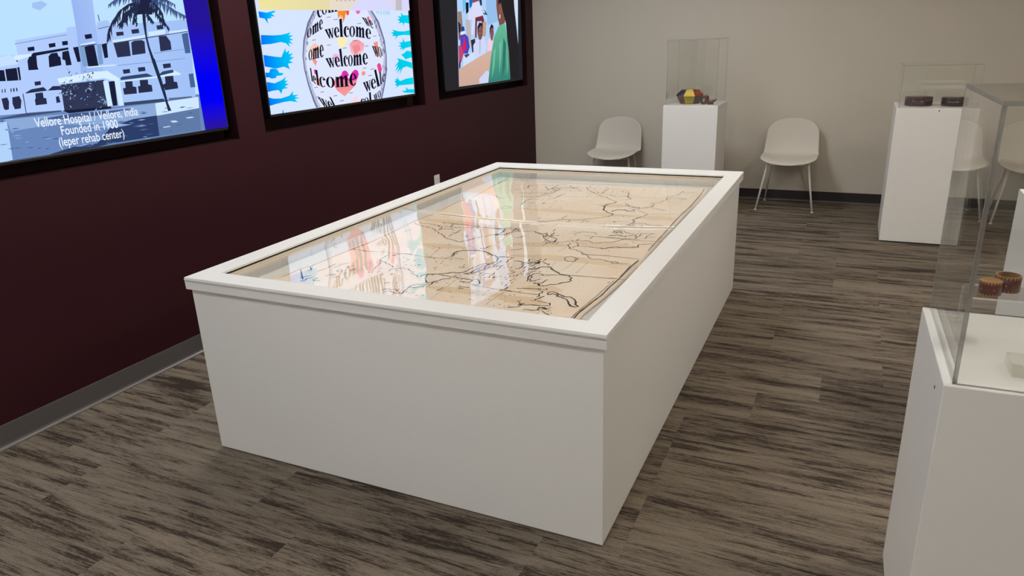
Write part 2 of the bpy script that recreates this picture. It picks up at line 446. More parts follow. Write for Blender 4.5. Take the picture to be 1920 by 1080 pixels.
# ------------------------------------------------------------------ the map lying in the case
MAP_LINES = [[26,2,0,[1458,3394,1688,3402,1919,3385,2103,3394]],
[26,2,0,[1696,2753,1824,2780,1953,2807]],
[26,2,0,[1933,2861,2113,2863,2247,2866]],
[26,2,0,[1774,2586,1923,2610,2059,2613,2160,2612,2317,2608]],
[26,2,0,[1987,2229,2050,2241,2134,2243]],
[26,2,0,[1956,2095,2070,2109,2130,2105]],
[30,2,0,[2093,3374,2206,3390,2278,3377]],
[30,2,0,[1817,3592,1988,3599]],
[20,2,0,[1300,2623,1420,2627,1557,2630]],
[20,2,0,[1646,2123,1810,2123,1994,2125]],
[22,2,0,[1062,3045,1273,3038,1500,3022]],
[9,1,0,[2048,2692,2163,2705,2289,2699]],
[9,1,0,[1996,2392,2099,2416,2189,2426,2279,2432,2310,2428]],
[9,1,0,[1971,2215,2058,2237]],
[4,1,0,[2127,3453,2283,3494,2310,3497]],
[4,1,0,[1936,3810,2053,3837,2126,3843]],
[4,1,0,[1967,3262,2082,3271]],
[4,1,0,[1531,3746,1647,3755,1736,3767,1799,3784]],
[5,1,0,[1126,2449,1202,2460,1279,2466,1359,2466,1418,2460,1481,2456,1536,2460,1594,2484]],
[5,1,0,[1800,2194,1841,2189,1971,2174]],
[5,1,0,[1883,2180,1945,2183,2011,2174,2071,2177]],
[7,1,0,[2021,2978,2133,2970,2227,2965,2314,2979]],
[7,1,0,[1959,2974,2002,2980,2076,2981,2215,2982]],
[2,1,0,[1991,2501,1986,2566]],
[2,1,0,[2051,2457,2057,2601]],
[2,1,0,[2113,2446,2109,2595]],
[2,1,0,[2208,2561,2285,2566]],
[2,1,0,[1917,2243,1908,2420]],
[2,1,0,[1942,2695,1951,2813]],
[2,1,0,[1957,3948,1949,4062]],
[2,1,0,[2045,3904,2035,4108]],
[2,1,0,[1843,3941,1835,4033]],
[2,1,0,[1614,4126,1631,4005]],
[2,1,0,[1314,3974,1351,3744]],
[2,1,0,[1824,2780,1817,2945]],
[2,1,0,[1638,2722,1624,2916]],
[2,1,0,[1459,2443,1436,2586]],
[2,1,0,[1942,2015,1945,2169]],
[2,1,0,[1738,2002,1711,2232]],
[2,1,0,[1693,2246,1679,2400]],
[4,0,0,[1039,2015,1043,2078,1042,2149,1055,2193,1058,2269,1058,2342,1064,2445,1073,2605]],
[4,0,0,[1074,2522,1072,2634,1066,2766,1050,2981,1060,3182,1044,3426,1064,3605,1041,3899,1018,4176]],
[7,0,0,[2267,2003,2265,2058,2274,2175,2281,2240,2281,2329,2285,2424,2285,2493,2286,2598,2291,2682]],
[3,0,0,[2258,2004,2258,2063,2265,2185,2267,2223,2271,2344,2274,2410]],
[3,0,0,[2282,2462,2282,2523,2280,2607]],
[6,0,0,[2292,2824,2290,2964,2290,3075,2288,3206,2285,3379,2286,3499,2291,3664,2288,3841,2284,3989,2274,4145]],
[4,0,0,[1038,3905,1035,4022,1042,4119,1125,4139,1166,4108,1254,4116,1418,4103,1618,4114,1901,4135]],
[5,0,1,[1068,2961,1121,2926,1200,2901,1250,2860,1314,2811,1368,2753,1424,2728,1465,2712,1490,2748,1499,2808,1528,2831,1543,2865,1594,2895,1616,2917]],
[5,0,1,[1095,2969,1154,2969,1213,2953,1253,2916,1261,2871,1264,2904,1302,2907,1339,2895]],
[5,0,1,[1196,3015,1270,3003,1331,3005,1395,2991,1458,2985,1520,2980,1580,3022]],
[5,0,1,[1213,2953,1290,2944,1358,2948,1402,2977,1428,2977]],
[5,0,1,[1286,2950,1274,2996]],
[5,0,1,[1142,3694,1235,3606,1256,3656]],
[5,0,1,[1516,2979,1566,2963,1574,2919,1565,2887]],
[5,0,1,[1542,2503,1525,2547,1529,2574,1556,2595,1618,2608,1668,2592,1705,2555]],
[5,0,1,[1126,2847,1120,2813,1114,2796]],
[5,0,1,[1365,2781,1365,2811,1365,2856,1365,2910]],
[5,0,1,[1602,2648,1624,2642,1623,2681,1634,2697]],
[5,0,1,[1295,2424,1298,2450,1324,2471,1364,2471]],
[5,0,1,[1532,2461,1543,2488,1549,2490,1531,2546,1534,2565,1555,2591,1604,2613,1651,2603,1684,2582,1724,2552,1745,2529,1751,2468,1746,2443,1720,2452]],
[5,0,1,[1737,2545,1753,2561,1794,2557]],
[5,0,1,[1278,2361,1274,2390,1273,2439]],
[5,0,1,[1285,2351,1337,2322,1374,2305,1393,2284]],
[5,0,1,[1334,2231,1318,2293,1308,2324,1277,2361]],
[5,0,1,[1408,2234,1399,2269,1424,2288,1463,2290,1495,2263,1526,2231,1556,2212]],
[5,0,1,[1566,2219,1566,2255,1608,2274,1647,2297,1695,2318,1697,2335,1702,2390,1723,2447]],
[5,0,1,[1575,2257,1589,2211,1612,2179,1633,2161,1643,2184,1657,2219,1687,2233]],
[5,0,1,[1647,2137,1647,2166,1657,2189]],
[5,0,1,[1616,2266,1669,2258,1705,2255,1766,2250,1779,2235,1772,2213,1732,2219]],
[5,0,1,[1703,2310,1730,2304,1725,2360,1744,2377,1761,2372,1748,2411,1774,2414,1805,2452]],
[5,0,1,[1713,2303,1723,2338,1729,2394,1738,2430,1761,2426,1762,2383,1743,2345,1737,2311]],
[5,0,1,[1738,2322,1740,2365,1747,2400,1741,2453]],
[5,0,1,[1593,2077,1590,2113,1603,2137,1636,2138]],
[5,0,1,[1605,2090,1622,2105,1635,2119]],
[5,0,1,[1604,2017,1601,2043,1598,2074]],
[5,0,1,[1710,2094,1713,2113,1714,2132]],
[5,0,1,[1777,2234,1774,2253,1787,2267,1821,2220,1818,2200,1798,2202]],
[5,0,1,[1787,2307,1785,2338,1813,2336,1823,2289,1801,2292]],
[5,0,1,[1774,2414,1771,2463,1771,2508]],
[5,0,1,[1516,2032,1520,2052,1547,2043,1554,2063,1597,2024]],
[5,0,1,[1529,2018,1544,2032,1578,2017,1604,2017]],
[5,0,1,[1772,2147,1774,2161,1792,2163,1805,2163]],
[5,0,1,[1195,3809,1218,3839,1249,3883,1272,3914,1247,3996,1285,3992,1337,4044]],
[5,0,1,[1275,3770,1347,3777,1392,3812,1450,3792]],
[5,0,1,[1388,3846,1415,3877,1416,3926,1413,4050,1451,4085]],
[5,0,1,[1395,3677,1430,3697,1458,3749,1473,3833,1470,3915]],
[5,0,1,[1329,3681,1400,3678]],
[5,0,1,[1402,3519,1437,3549,1470,3558]],
[5,0,1,[1423,3483,1403,3581,1412,3627,1464,3640]],
[5,0,1,[1356,3985,1406,3899,1420,3927,1471,3964,1517,3976,1571,3965]],
[5,0,1,[1429,3905,1430,3979,1479,3918,1461,3889,1420,3927]],
[5,0,1,[1492,4044,1540,3982,1555,4010,1539,3957]],
[5,0,1,[1431,3742,1441,3813,1468,3820]],
[5,0,1,[1507,3652,1533,3681,1536,3747,1547,3818]],
[5,0,1,[1605,4023,1649,3937,1698,3880,1768,3809,1811,3776,1854,3724,1898,3684]],
[5,0,1,[1749,3232,1749,3310]],
[5,0,1,[1798,3179,1797,3237]],
[5,0,1,[1870,3192,1867,3258]],
[5,0,1,[1756,3110,1760,3151]],
[5,0,1,[1887,3213,1891,3248]],
[5,0,1,[2079,3151,2095,3226,2108,3278,2087,3322,2107,3378]],
[5,0,1,[1482,2989,1522,2993,1558,2988,1574,2946,1574,2886,1552,2864]],
[5,0,1,[1566,2868,1608,2881,1608,2926,1623,2953,1663,2973,1713,2988,1735,2964,1767,2944,1804,2883,1833,2850,1867,2840,1909,2847,1929,2873,1993,2900,2017,2893,2037,2866,2069,2889,2116,2911,2145,2967,2159,2979]],
[5,0,1,[1565,2990,1602,3001,1632,2979]],
[5,0,1,[1610,2957,1610,3019,1638,3011,1619,2990,1647,2983]],
[5,0,1,[1719,2974,1784,2950,1821,2917,1851,2898,1868,2847,1856,2830,1821,2861]],
[5,0,1,[1765,2958,1781,2978,1797,2910,1809,2928,1809,2986,1821,2917]],
[5,0,1,[1823,2820,1838,2838,1861,2818]],
[5,0,1,[1847,2761,1843,2826]],
[5,0,1,[1905,2986,1926,3037,1980,3046,2012,3018]],
[5,0,1,[2001,2930,2004,2973]],
[5,0,1,[1948,2900,1961,2917,1956,2888]],
[5,0,1,[1937,2842,1948,2805,1971,2761]],
[5,0,1,[1971,2859,1992,2806]],
[5,0,1,[1967,2759,1979,2795,2024,2810,2060,2808,2106,2797,2132,2824,2239,2858,2232,2907]],
[5,0,1,[1674,2851,1696,2864,1695,2900,1712,2898]],
[5,0,1,[1947,3667,1992,3601,2053,3579]],
[5,0,1,[1804,3840,1859,3811,1904,3845,1946,3791]],
[5,0,1,[1684,3877,1704,3905,1748,3870,1751,3964]],
[5,0,1,[2064,3064,2077,3097,2101,3090,2082,3054]],
[5,0,1,[2061,3005,2097,3030,2138,3014,2164,3050]],
[5,0,1,[1595,3128,1618,3151,1650,3136,1671,3167]],
[5,0,1,[1343,3401,1356,3435,1405,3399,1368,3369,1348,3383]],
[10,0,1,[1898,3684,1894,3653,1872,3627,1863,3585,1878,3511,1912,3446,1945,3419,1965,3389]],
[6,0,1,[1965,3389,1958,3352,1929,3318,1878,3286,1833,3239,1753,3233,1717,3197,1674,3159,1632,3139,1595,3136]],
[6,0,1,[1939,3454,1953,3504,1989,3523,2023,3478,2035,3536,2060,3553]],
[5,0,1,[1969,2754,1996,2749,2026,2734,2047,2704,2067,2698,2091,2658,2110,2641,2140,2651,2161,2646,2180,2629,2204,2615,2229,2617,2266,2624]],
[5,0,1,[2195,2623,2207,2638,2228,2622,2206,2610]],
[5,0,1,[2006,2607,2003,2636,2018,2652,2036,2640,2053,2623,2049,2587,2031,2581,2014,2593,2006,2607]],
[5,0,1,[1880,2532,1872,2558,1895,2560,1912,2554,1924,2524,1892,2519]],
[5,0,1,[1803,2485,1794,2527,1801,2559,1777,2563,1736,2550]],
[5,0,1,[1819,2518,1838,2524,1870,2506,1882,2527,1922,2546,1951,2533,1979,2514]],
[5,0,1,[1886,2500,1906,2518,1926,2536,1919,2489,1911,2475]],
[5,0,1,[1920,2534,1915,2578]],
[5,0,1,[1932,2555,1935,2590]],
[5,0,1,[2031,2272,2034,2301,2039,2342]],
[5,0,1,[1932,2397,1947,2407,1959,2426]],
[5,0,1,[1948,2361,1961,2375,1976,2401,1994,2397,2012,2377,2032,2384]],
[5,0,1,[1974,2300,1962,2335,1965,2366,1973,2339,1980,2302,1998,2304]],
[5,0,1,[2007,2283,2022,2292,2040,2265,2023,2283]],
[5,0,1,[2045,2230,2083,2234,2071,2248]],
[5,0,1,[2060,2217,2073,2213,2077,2197,2070,2186,2081,2163,2075,2153]],
[5,0,1,[2070,2109,2085,2114,2089,2140,2098,2169]],
[5,0,1,[2090,2116,2117,2109,2142,2109,2150,2092,2145,2082,2113,2075,2060,2064]],
[5,0,1,[2084,2017,2093,2028,2113,2024,2128,2033,2127,2056,2139,2068,2153,2049]],
[5,0,1,[2119,2061,2137,2059,2155,2058,2138,2044]],
[5,0,1,[2146,2031,2164,2015,2181,2006]],
[5,0,1,[2023,2024,2057,2039,2060,2064,2043,2083,2030,2087,2039,2098]],
[5,0,1,[2036,2640,2055,2635,2051,2599]],
[5,0,1,[1744,2657,1764,2670,1779,2694]],
[5,0,1,[2244,2429,2260,2435,2279,2432]],
[5,0,1,[2260,2377,2265,2389]],
[7,0,1,[1917,2439,1943,2448,1953,2473,1984,2494,2005,2468,2035,2441,2060,2418,2080,2415,2099,2416,2119,2388,2126,2361,2121,2340,2106,2330]],
[7,0,1,[2106,2330,2096,2308,2071,2295,2060,2277,2040,2265]],
[7,0,1,[2103,2188,2098,2213,2109,2221,2127,2214,2152,2196,2168,2185,2186,2191,2207,2173,2223,2145,2227,2126,2243,2112,2236,2102,2217,2107,2199,2137,2182,2164,2165,2171,2137,2196,2117,2202,2107,2190,2103,2188]],
[5,0,1,[2136,3800,2147,3845,2191,3857,2236,3848,2212,3821]],
[5,0,1,[2131,3820,2129,3883,2163,3924,2176,4027,2210,4014,2243,4045]],
[5,0,1,[2165,4059,2180,4028]],
[5,0,1,[2001,3555,2027,3581,2057,3561,2110,3614,2097,3688,2075,3702]],
[5,0,1,[2085,3646,2109,3633]],
[5,0,1,[2097,3698,2122,3735,2128,3777,2144,3802]],
[5,0,1,[2117,3587,2154,3570,2194,3553]],
[5,0,1,[1961,3631,1981,3607,2027,3581]],
[5,0,1,[1934,3471,1964,3507,1993,3497,2013,3484,2036,3518,2050,3485]],
[5,0,1,[2064,3507,2093,3489,2127,3453,2118,3398,2104,3360,2091,3323,2084,3321,2108,3278,2102,3244,2086,3192,2073,3172]],
[5,0,1,[2111,3199,2119,3249,2153,3267,2200,3233,2241,3246,2274,3217]],
[5,0,1,[2136,3191,2149,3226,2181,3189]],
[5,0,1,[2063,3093,2090,3116,2140,3072,2177,3069,2197,3089,2221,3096,2257,3093]],
[5,0,1,[2189,2988,2195,3031,2201,3076]],
[5,0,1,[2067,3007,2091,3014]],
[5,0,1,[2078,3068,2091,3087,2116,3065]],
[5,0,1,[2161,3035,2174,3053,2195,3003]],
[5,0,1,[2230,3021,2271,3040]],
[5,0,1,[2231,3001,2231,3056,2241,3102]],
[5,0,1,[2078,2807,2114,2805,2138,2839,2205,2847,2236,2869,2229,2906,2255,2914,2280,2935]],
[5,0,1,[2108,3167,2110,3215,2132,3190]],
[5,0,1,[1871,3925,1889,3941,1914,3825,1952,3771,1924,3743]],
[5,3,0,[1191,2070,1186,2048,1199,2037,1219,2049]],
[5,3,0,[1205,2101,1204,2121,1219,2137]],
[5,3,0,[1213,2114,1231,2130]],
[5,3,0,[1242,2092,1256,2118]],
[5,3,0,[1201,2174,1204,2191,1216,2190,1227,2171,1211,2166,1201,2174]],
[5,3,0,[1252,2148,1258,2166]],
[5,3,0,[1215,2223,1204,2247,1227,2249]],
[5,3,0,[1254,2191,1256,2225]],
[5,3,0,[1148,2016,1159,2034,1152,2052]],
[5,3,0,[1155,2053,1166,2072]],
[5,3,0,[1059,2183,1094,2150,1089,2132]],
[5,3,0,[1043,2144,1082,2102,1143,2039]],
[5,3,0,[1136,2197,1136,2253]],
[5,3,0,[1159,2249,1180,2279]],
[5,3,0,[1158,2204,1167,2218]],
[5,3,0,[1118,2051,1140,2090]],
[5,3,0,[1130,2140,1140,2187]],
[5,3,0,[1059,2457,1119,2456,1182,2450]],
[4,3,0,[1400,2939,1401,2950]],
[4,3,0,[1430,2809,1436,2816]],
[4,3,0,[1424,2923,1425,2933]],
[4,3,0,[1433,2904,1434,2917]],
[4,3,0,[1368,2854,1376,2862]],
[4,3,0,[1507,2804,1514,2815]],
[4,3,0,[1352,2850,1352,2862]],
[4,3,0,[1448,2795,1451,2806]],
[4,3,0,[1437,2944,1438,2956]],
[4,3,0,[1445,2807,1447,2827]],
[4,3,0,[1445,2813,1450,2820]],
[4,3,0,[1420,2770,1426,2775]],
[4,3,0,[1473,2772,1476,2784]],
[4,3,0,[1411,2827,1414,2839]],
[4,3,0,[1694,2661,1701,2667]],
[4,3,0,[1637,2706,1643,2710]],
[4,3,0,[1582,2620,1586,2624]],
[4,3,0,[1665,2696,1668,2698]],
[4,3,0,[1645,2662,1650,2665]],
[4,3,0,[1563,2641,1570,2646]],
[4,3,0,[1626,2668,1630,2670]],
[4,3,0,[1580,2700,1583,2703]],
[4,3,0,[1402,2597,1410,2600]],
[4,3,0,[1384,2608,1390,2610]],
[4,3,0,[1433,2656,1441,2659]],
[4,3,0,[1341,2562,1346,2564]],
[4,3,0,[1378,2587,1382,2588]],
[4,3,0,[1468,2595,1474,2596]],
[4,3,0,[1285,2562,1291,2564]],
[4,3,0,[1291,2622,1297,2624]],
[4,3,0,[1447,2501,1451,2504]],
[4,3,0,[1537,2657,1542,2668]],
[4,3,0,[1459,2462,1464,2466]],
[4,3,0,[1443,2651,1445,2660]],
[4,3,0,[1539,2600,1540,2613]],
[4,3,0,[1425,2592,1426,2602]],
[4,3,0,[1549,2391,1552,2404]],
[4,3,0,[1484,2448,1487,2455]],
[4,3,0,[1654,2303,1658,2313]],
[4,3,0,[1600,2474,1602,2481]],
[4,3,0,[1438,2552,1441,2560]],
[4,3,0,[1427,2482,1432,2494]],
[4,3,0,[1510,2466,1514,2476]],
[4,3,0,[1542,2424,1544,2432]],
[4,3,0,[1570,2382,1573,2390]],
[4,3,0,[1485,2446,1491,2450]],
[4,3,0,[1466,2451,1468,2465]],
[4,3,0,[1663,2372,1670,2379]],
[4,3,0,[1398,2574,1405,2582]],
[4,3,0,[1430,2584,1437,2592]],
[4,3,0,[1515,2409,1522,2414]],
[4,3,0,[1563,2452,1567,2461]],
[4,3,0,[1658,2364,1663,2372]],
[4,3,0,[1453,2442,1455,2448]],
[4,3,0,[1588,2371,1591,2384]],
[4,3,0,[1543,2531,1547,2544]],
[4,3,0,[1567,2316,1570,2324]],
[4,3,0,[1556,2327,1558,2337]],
[4,3,0,[1608,2471,1612,2480]],
[4,3,0,[1556,2340,1564,2345]],
[4,3,0,[1362,2162,1363,2169]],
[4,3,0,[1372,2213,1371,2229]],
[4,3,0,[1437,2245,1436,2257]],
[4,3,0,[1446,2198,1447,2206]],
[4,3,0,[1481,2102,1479,2119]],
[4,3,0,[1453,2201,1451,2217]],
[4,3,0,[1437,2201,1435,2212]],
[4,3,0,[1369,2207,1368,2218]],
[4,3,0,[1487,2110,1488,2121]],
[4,3,0,[1426,2253,1421,2273]],
[4,3,0,[1360,2229,1363,2232]],
[4,3,0,[1439,2200,1436,2220]],
[4,3,0,[1341,2189,1343,2196]],
[4,3,0,[1335,2198,1336,2208]],
[4,3,0,[1479,2098,1482,2102]],
[4,3,0,[1445,2228,1448,2237]],
[4,3,0,[1516,2120,1520,2126]],
[4,3,0,[1429,2137,1432,2145]],
[4,3,0,[1357,2247,1354,2262]],
[4,3,0,[1404,2177,1403,2187]],
[4,3,0,[1398,2192,1401,2202]],
[4,3,0,[1388,2135,1393,2141]],
[4,3,0,[1447,2106,1448,2116]],
[4,3,0,[1352,2197,1348,2215]],
[4,3,0,[1492,2106,1496,2110]],
[4,3,0,[1387,2192,1389,2195]],
[4,3,0,[1784,2143,1788,2146]],
[4,3,0,[1731,2265,1735,2270]],
[4,3,0,[1596,2248,1597,2259]],
[4,3,0,[1620,2164,1621,2171]],
[4,3,0,[1782,2146,1787,2151]],
[4,3,0,[1680,2268,1686,2276]],
[4,3,0,[1728,2240,1732,2251]],
[4,3,0,[1646,2172,1651,2177]],
[4,3,0,[1697,2182,1702,2190]],
[4,3,0,[1676,2240,1681,2247]],
[4,3,0,[1702,2251,1707,2254]],
[4,3,0,[1660,2167,1664,2171]],
[4,3,0,[1730,2236,1733,2242]],
[4,3,0,[1761,2162,1765,2174]],
[4,3,0,[1662,2176,1663,2182]],
[4,3,0,[1775,2136,1779,2148]],
[4,3,0,[1715,2235,1720,2240]],
[4,3,0,[1755,2205,1756,2214]],
[4,3,0,[1842,2115,1846,2122]],
[4,3,0,[1881,2042,1884,2045]],
[4,3,0,[1832,2112,1836,2118]],
[4,3,0,[1757,2097,1759,2101]],
[4,3,0,[1930,2069,1933,2076]],
[4,3,0,[1883,2113,1885,2119]],
[4,3,0,[1799,2046,1803,2049]],
[4,3,0,[1866,2047,1870,2053]],
[4,3,0,[1884,2153,1888,2161]],
[4,3,0,[1891,2101,1894,2107]],
[4,3,0,[1765,2092,1768,2101]],
[4,3,0,[1789,2052,1792,2056]],
[4,3,0,[1888,2121,1892,2127]],
[4,3,0,[1799,2003,1802,2005]],
[4,3,0,[1739,2061,1741,2063]],
[4,3,0,[1905,2131,1909,2135]],
[4,3,0,[1305,2429,1303,2443]],
[4,3,0,[1378,2408,1379,2417]],
[4,3,0,[1356,2414,1356,2429]],
[4,3,0,[1395,2359,1396,2368]],
[4,3,0,[1396,2298,1398,2315]],
[4,3,0,[1394,2387,1395,2404]],
[4,3,0,[1424,2389,1424,2403]],
[4,3,0,[1357,2385,1360,2391]],
[4,3,0,[1429,2413,1436,2420]],
[4,3,0,[1449,2393,1456,2401]],
[4,3,0,[1446,2332,1450,2338]],
[4,3,0,[1419,2331,1426,2338]],
[4,3,0,[1426,2308,1430,2313]],
[4,3,0,[1475,2340,1475,2355]],
[4,3,0,[1464,2334,1464,2345]],
[4,3,0,[1478,2347,1481,2357]],
[4,3,0,[1876,2308,1880,2321]],
[4,3,0,[1854,2318,1859,2324]],
[4,3,0,[1755,2402,1757,2412]],
[4,3,0,[1771,2326,1770,2347]],
[4,3,0,[1758,2274,1761,2282]],
[4,3,0,[1837,2297,1838,2311]],
[4,3,0,[1806,2389,1806,2408]],
[4,3,0,[1647,2368,1650,2384]],
[4,3,0,[1766,2302,1771,2307]],
[4,3,0,[1752,2302,1755,2314]],
[4,3,0,[1709,2252,1712,2257]],
[4,3,0,[1840,2304,1844,2315]],
[4,3,0,[1815,2337,1816,2352]],
[4,3,0,[1772,2343,1773,2355]],
[4,3,0,[1661,2378,1667,2383]],
[4,3,0,[1806,2409,1810,2417]],
[4,3,0,[1765,2329,1767,2337]],
[4,3,0,[1821,2421,1824,2427]],
[4,3,0,[1654,2389,1653,2414]],
[4,3,0,[1703,2274,1708,2282]],
[4,3,0,[1802,2421,1804,2436]],
[4,3,0,[1778,2393,1779,2402]],
[4,3,0,[1731,2319,1738,2325]],
[4,3,0,[1832,2295,1834,2306]],
[4,3,0,[1983,2038,1987,2040]],
[4,3,0,[1943,2150,1947,2151]],
[4,3,0,[1981,2136,1985,2137]],
[4,3,0,[1970,2023,1976,2025]],
[4,3,0,[1887,2258,1893,2260]],
[4,3,0,[2011,2021,2015,2023]],
[4,3,0,[2020,2039,2024,2040]],
[4,3,0,[1974,2016,1976,2016]],
[4,3,0,[1610,2089,1612,2097]],
[4,3,0,[1571,2049,1570,2062]],
[4,3,0,[1665,2018,1670,2028]],
[4,3,0,[1642,2039,1648,2047]],
[4,3,0,[1613,2038,1611,2052]],
[4,3,0,[1626,2032,1625,2042]],
[4,3,0,[1690,2024,1689,2037]],
[4,3,0,[1640,2108,1640,2117]],
[4,3,0,[1635,2115,1635,2134]],
[4,3,0,[1596,2089,1597,2100]],
[4,3,0,[1449,3407,1460,3415]],
[4,3,0,[1522,3535,1529,3558]],
[4,3,0,[1521,3744,1531,3751]],
[4,3,0,[1485,3723,1495,3740]],
[4,3,0,[1573,3426,1582,3443]],
[4,3,0,[1517,3553,1527,3558]],
[4,3,0,[1418,3474,1425,3483]],
[4,3,0,[1555,3624,1563,3641]],
[4,3,0,[1530,3675,1539,3687]],
[4,3,0,[1439,3709,1446,3715]],
[4,3,0,[1591,3488,1597,3498]],
[4,3,0,[1463,3542,1470,3549]],
[4,3,0,[1650,3468,1656,3472]],
[4,3,0,[1568,3605,1577,3619]],
[4,3,0,[1558,3435,1563,3446]],
[4,3,0,[1342,3688,1349,3698]],
[4,3,0,[1569,3555,1582,3565]],
[4,3,0,[1452,3525,1459,3539]],
[4,3,0,[1418,3698,1426,3717]],
[4,3,0,[1401,3425,1405,3432]],
[4,3,0,[1480,3637,1486,3643]],
[4,3,0,[1514,3557,1526,3566]],
[4,3,0,[1480,3635,1486,3639]],
[4,3,0,[1312,3646,1315,3657]],
[4,3,0,[1472,3464,1479,3474]],
[4,3,0,[1469,3397,1473,3409]],
[4,3,0,[1600,3462,1603,3472]],
[4,3,0,[1528,3544,1537,3555]],
[4,3,0,[1660,3438,1673,3447]],
[4,3,0,[1511,3495,1515,3506]],
[4,3,0,[1491,3709,1497,3721]],
[4,3,0,[1643,3427,1649,3439]],
[4,3,0,[1479,3612,1487,3617]],
[4,3,0,[1333,3547,1340,3552]],
[4,3,0,[1370,3671,1377,3677]],
[4,3,0,[1596,3620,1605,3633]],
[4,3,0,[1643,3487,1652,3507]],
[4,3,0,[1590,3455,1596,3465]],
[4,3,0,[1488,3409,1492,3422]],
[4,3,0,[1377,3593,1386,3608]],
[4,3,0,[1337,3666,1350,3676]],
[4,3,0,[1524,3450,1532,3460]],
[4,3,0,[1444,3393,1451,3406]],
[4,3,0,[1475,3481,1483,3488]],
[4,3,0,[1473,3896,1481,3917]],
[4,3,0,[1552,3879,1555,3908]],
[4,3,0,[1459,3868,1466,3890]],
[4,3,0,[1479,4028,1485,4032]],
[4,3,0,[1563,3998,1570,4015]],
[4,3,0,[1585,3930,1589,3946]],
[4,3,0,[1456,3853,1459,3870]],
[4,3,0,[1465,4029,1478,4044]],
[4,3,0,[1506,4014,1509,4030]],
[4,3,0,[1598,3900,1604,3922]],
[4,3,0,[1448,3839,1453,3855]],
[4,3,0,[1365,3966,1371,3982]],
[4,3,0,[1457,3974,1460,3986]],
[4,3,0,[1422,4026,1426,4045]],
[4,3,0,[1532,3986,1536,3999]],
[4,3,0,[1505,3964,1516,3984]],
[4,3,0,[1453,4053,1459,4060]],
[4,3,0,[1389,4004,1391,4021]],
[4,3,0,[1503,3962,1512,3975]],
[4,3,0,[1582,3929,1591,3935]],
[4,3,0,[1335,4022,1348,4031]],
[4,3,0,[1475,3949,1482,3960]],
[4,3,0,[1613,3891,1620,3911]],
[4,3,0,[1598,3941,1605,3947]],
[4,3,0,[1374,4016,1379,4034]],
[4,3,0,[1386,4025,1392,4039]],
[4,3,0,[1813,3832,1822,3847]],
[4,3,0,[1747,4012,1752,4033]],
[4,3,0,[1673,3907,1675,3927]],
[4,3,0,[1698,3836,1704,3841]],
[4,3,0,[1741,3816,1748,3829]],
[4,3,0,[1698,3982,1705,3998]],
[4,3,0,[1708,3771,1713,3777]],
[4,3,0,[1666,3974,1671,3993]],
[4,3,0,[1690,3819,1698,3831]],
[4,3,0,[1617,4037,1621,4059]],
[4,3,0,[1725,4021,1727,4058]],
[4,3,0,[1670,4047,1673,4065]],
[4,3,0,[1654,3875,1664,3883]],
[4,3,0,[1627,3995,1629,4021]],
[4,3,0,[1753,3977,1756,3988]],
[4,3,0,[1641,3982,1649,4000]],
[4,3,0,[1714,3875,1725,3885]],
[4,3,0,[1745,3886,1750,3892]],
[4,3,0,[1669,3973,1671,4007]],
[4,3,0,[1734,3959,1737,4000]],
[4,3,0,[1701,3937,1709,3946]],
[4,3,0,[1759,3874,1763,3893]],
[4,3,0,[1794,3912,1796,3943]],
[4,3,0,[1749,3954,1751,3994]],
[4,3,0,[1694,3767,1695,3785]],
[4,3,0,[1765,3854,1770,3865]],
[4,3,0,[1647,3643,1651,3644]],
[4,3,0,[1799,3599,1807,3604]],
[4,3,0,[1703,3646,1711,3649]],
[4,3,0,[1761,3528,1765,3529]],
[4,3,0,[1739,3673,1746,3677]],
[4,3,0,[1764,3542,1768,3544]],
[4,3,0,[1736,3613,1743,3616]],
[4,3,0,[1661,3529,1665,3531]],
[4,3,0,[1675,3591,1681,3594]],
[4,3,0,[1753,3624,1757,3627]],
[4,3,0,[1658,3551,1665,3555]],
[4,3,0,[1615,3642,1621,3646]],
[4,3,0,[1689,3094,1696,3107]],
[4,3,0,[1650,3285,1655,3293]],
[4,3,0,[1578,3172,1587,3181]],
[4,3,0,[1635,3216,1640,3237]],
[4,3,0,[1678,3170,1681,3179]],
[4,3,0,[1612,3286,1618,3299]],
[4,3,0,[1553,3302,1559,3313]],
[4,3,0,[1704,3098,1709,3122]],
[4,3,0,[1681,3217,1692,3224]],
[4,3,0,[1684,3131,1689,3144]],
[4,3,0,[1625,3087,1631,3099]],
[4,3,0,[1632,3107,1641,3123]],
[4,3,0,[1958,3197,1964,3206]],
[4,3,0,[2013,3248,2017,3259]],
[4,3,0,[1871,3128,1877,3132]],
[4,3,0,[1939,3106,1944,3111]],
[4,3,0,[2020,3238,2023,3243]],
[4,3,0,[1968,3232,1975,3244]],
[4,3,0,[1970,3206,1980,3213]],
[4,3,0,[2062,3194,2070,3204]],
[4,3,0,[1999,3126,2005,3132]],
[4,3,0,[2071,3142,2075,3148]],
[4,3,0,[2003,3220,2008,3223]],
[4,3,0,[2013,3240,2020,3252]],
[4,3,0,[1891,3033,1899,3038]],
[4,3,0,[1864,2876,1867,2881]],
[4,3,0,[1916,2964,1920,2973]],
[4,3,0,[1918,2866,1925,2873]],
[4,3,0,[1861,2866,1869,2871]],
[4,3,0,[1875,2995,1881,2999]],
[4,3,0,[1835,2942,1840,2952]],
[4,3,0,[1932,2884,1940,2890]],
[4,3,0,[1914,2913,1919,2916]],
[4,3,0,[1888,3019,1894,3032]],
[4,3,0,[1869,2940,1873,2943]],
[4,3,0,[1913,2935,1918,2939]],
[4,3,0,[1855,2889,1860,2892]],
[4,3,0,[1890,2990,1894,2996]],
[4,3,0,[2113,3024,2122,3024]],
[4,3,0,[2100,3023,2111,3025]],
[4,3,0,[2117,3034,2126,3034]],
[4,3,0,[2160,2987,2166,2987]],
[4,3,0,[2174,3111,2184,3112]],
[4,3,0,[2138,3006,2144,3007]],
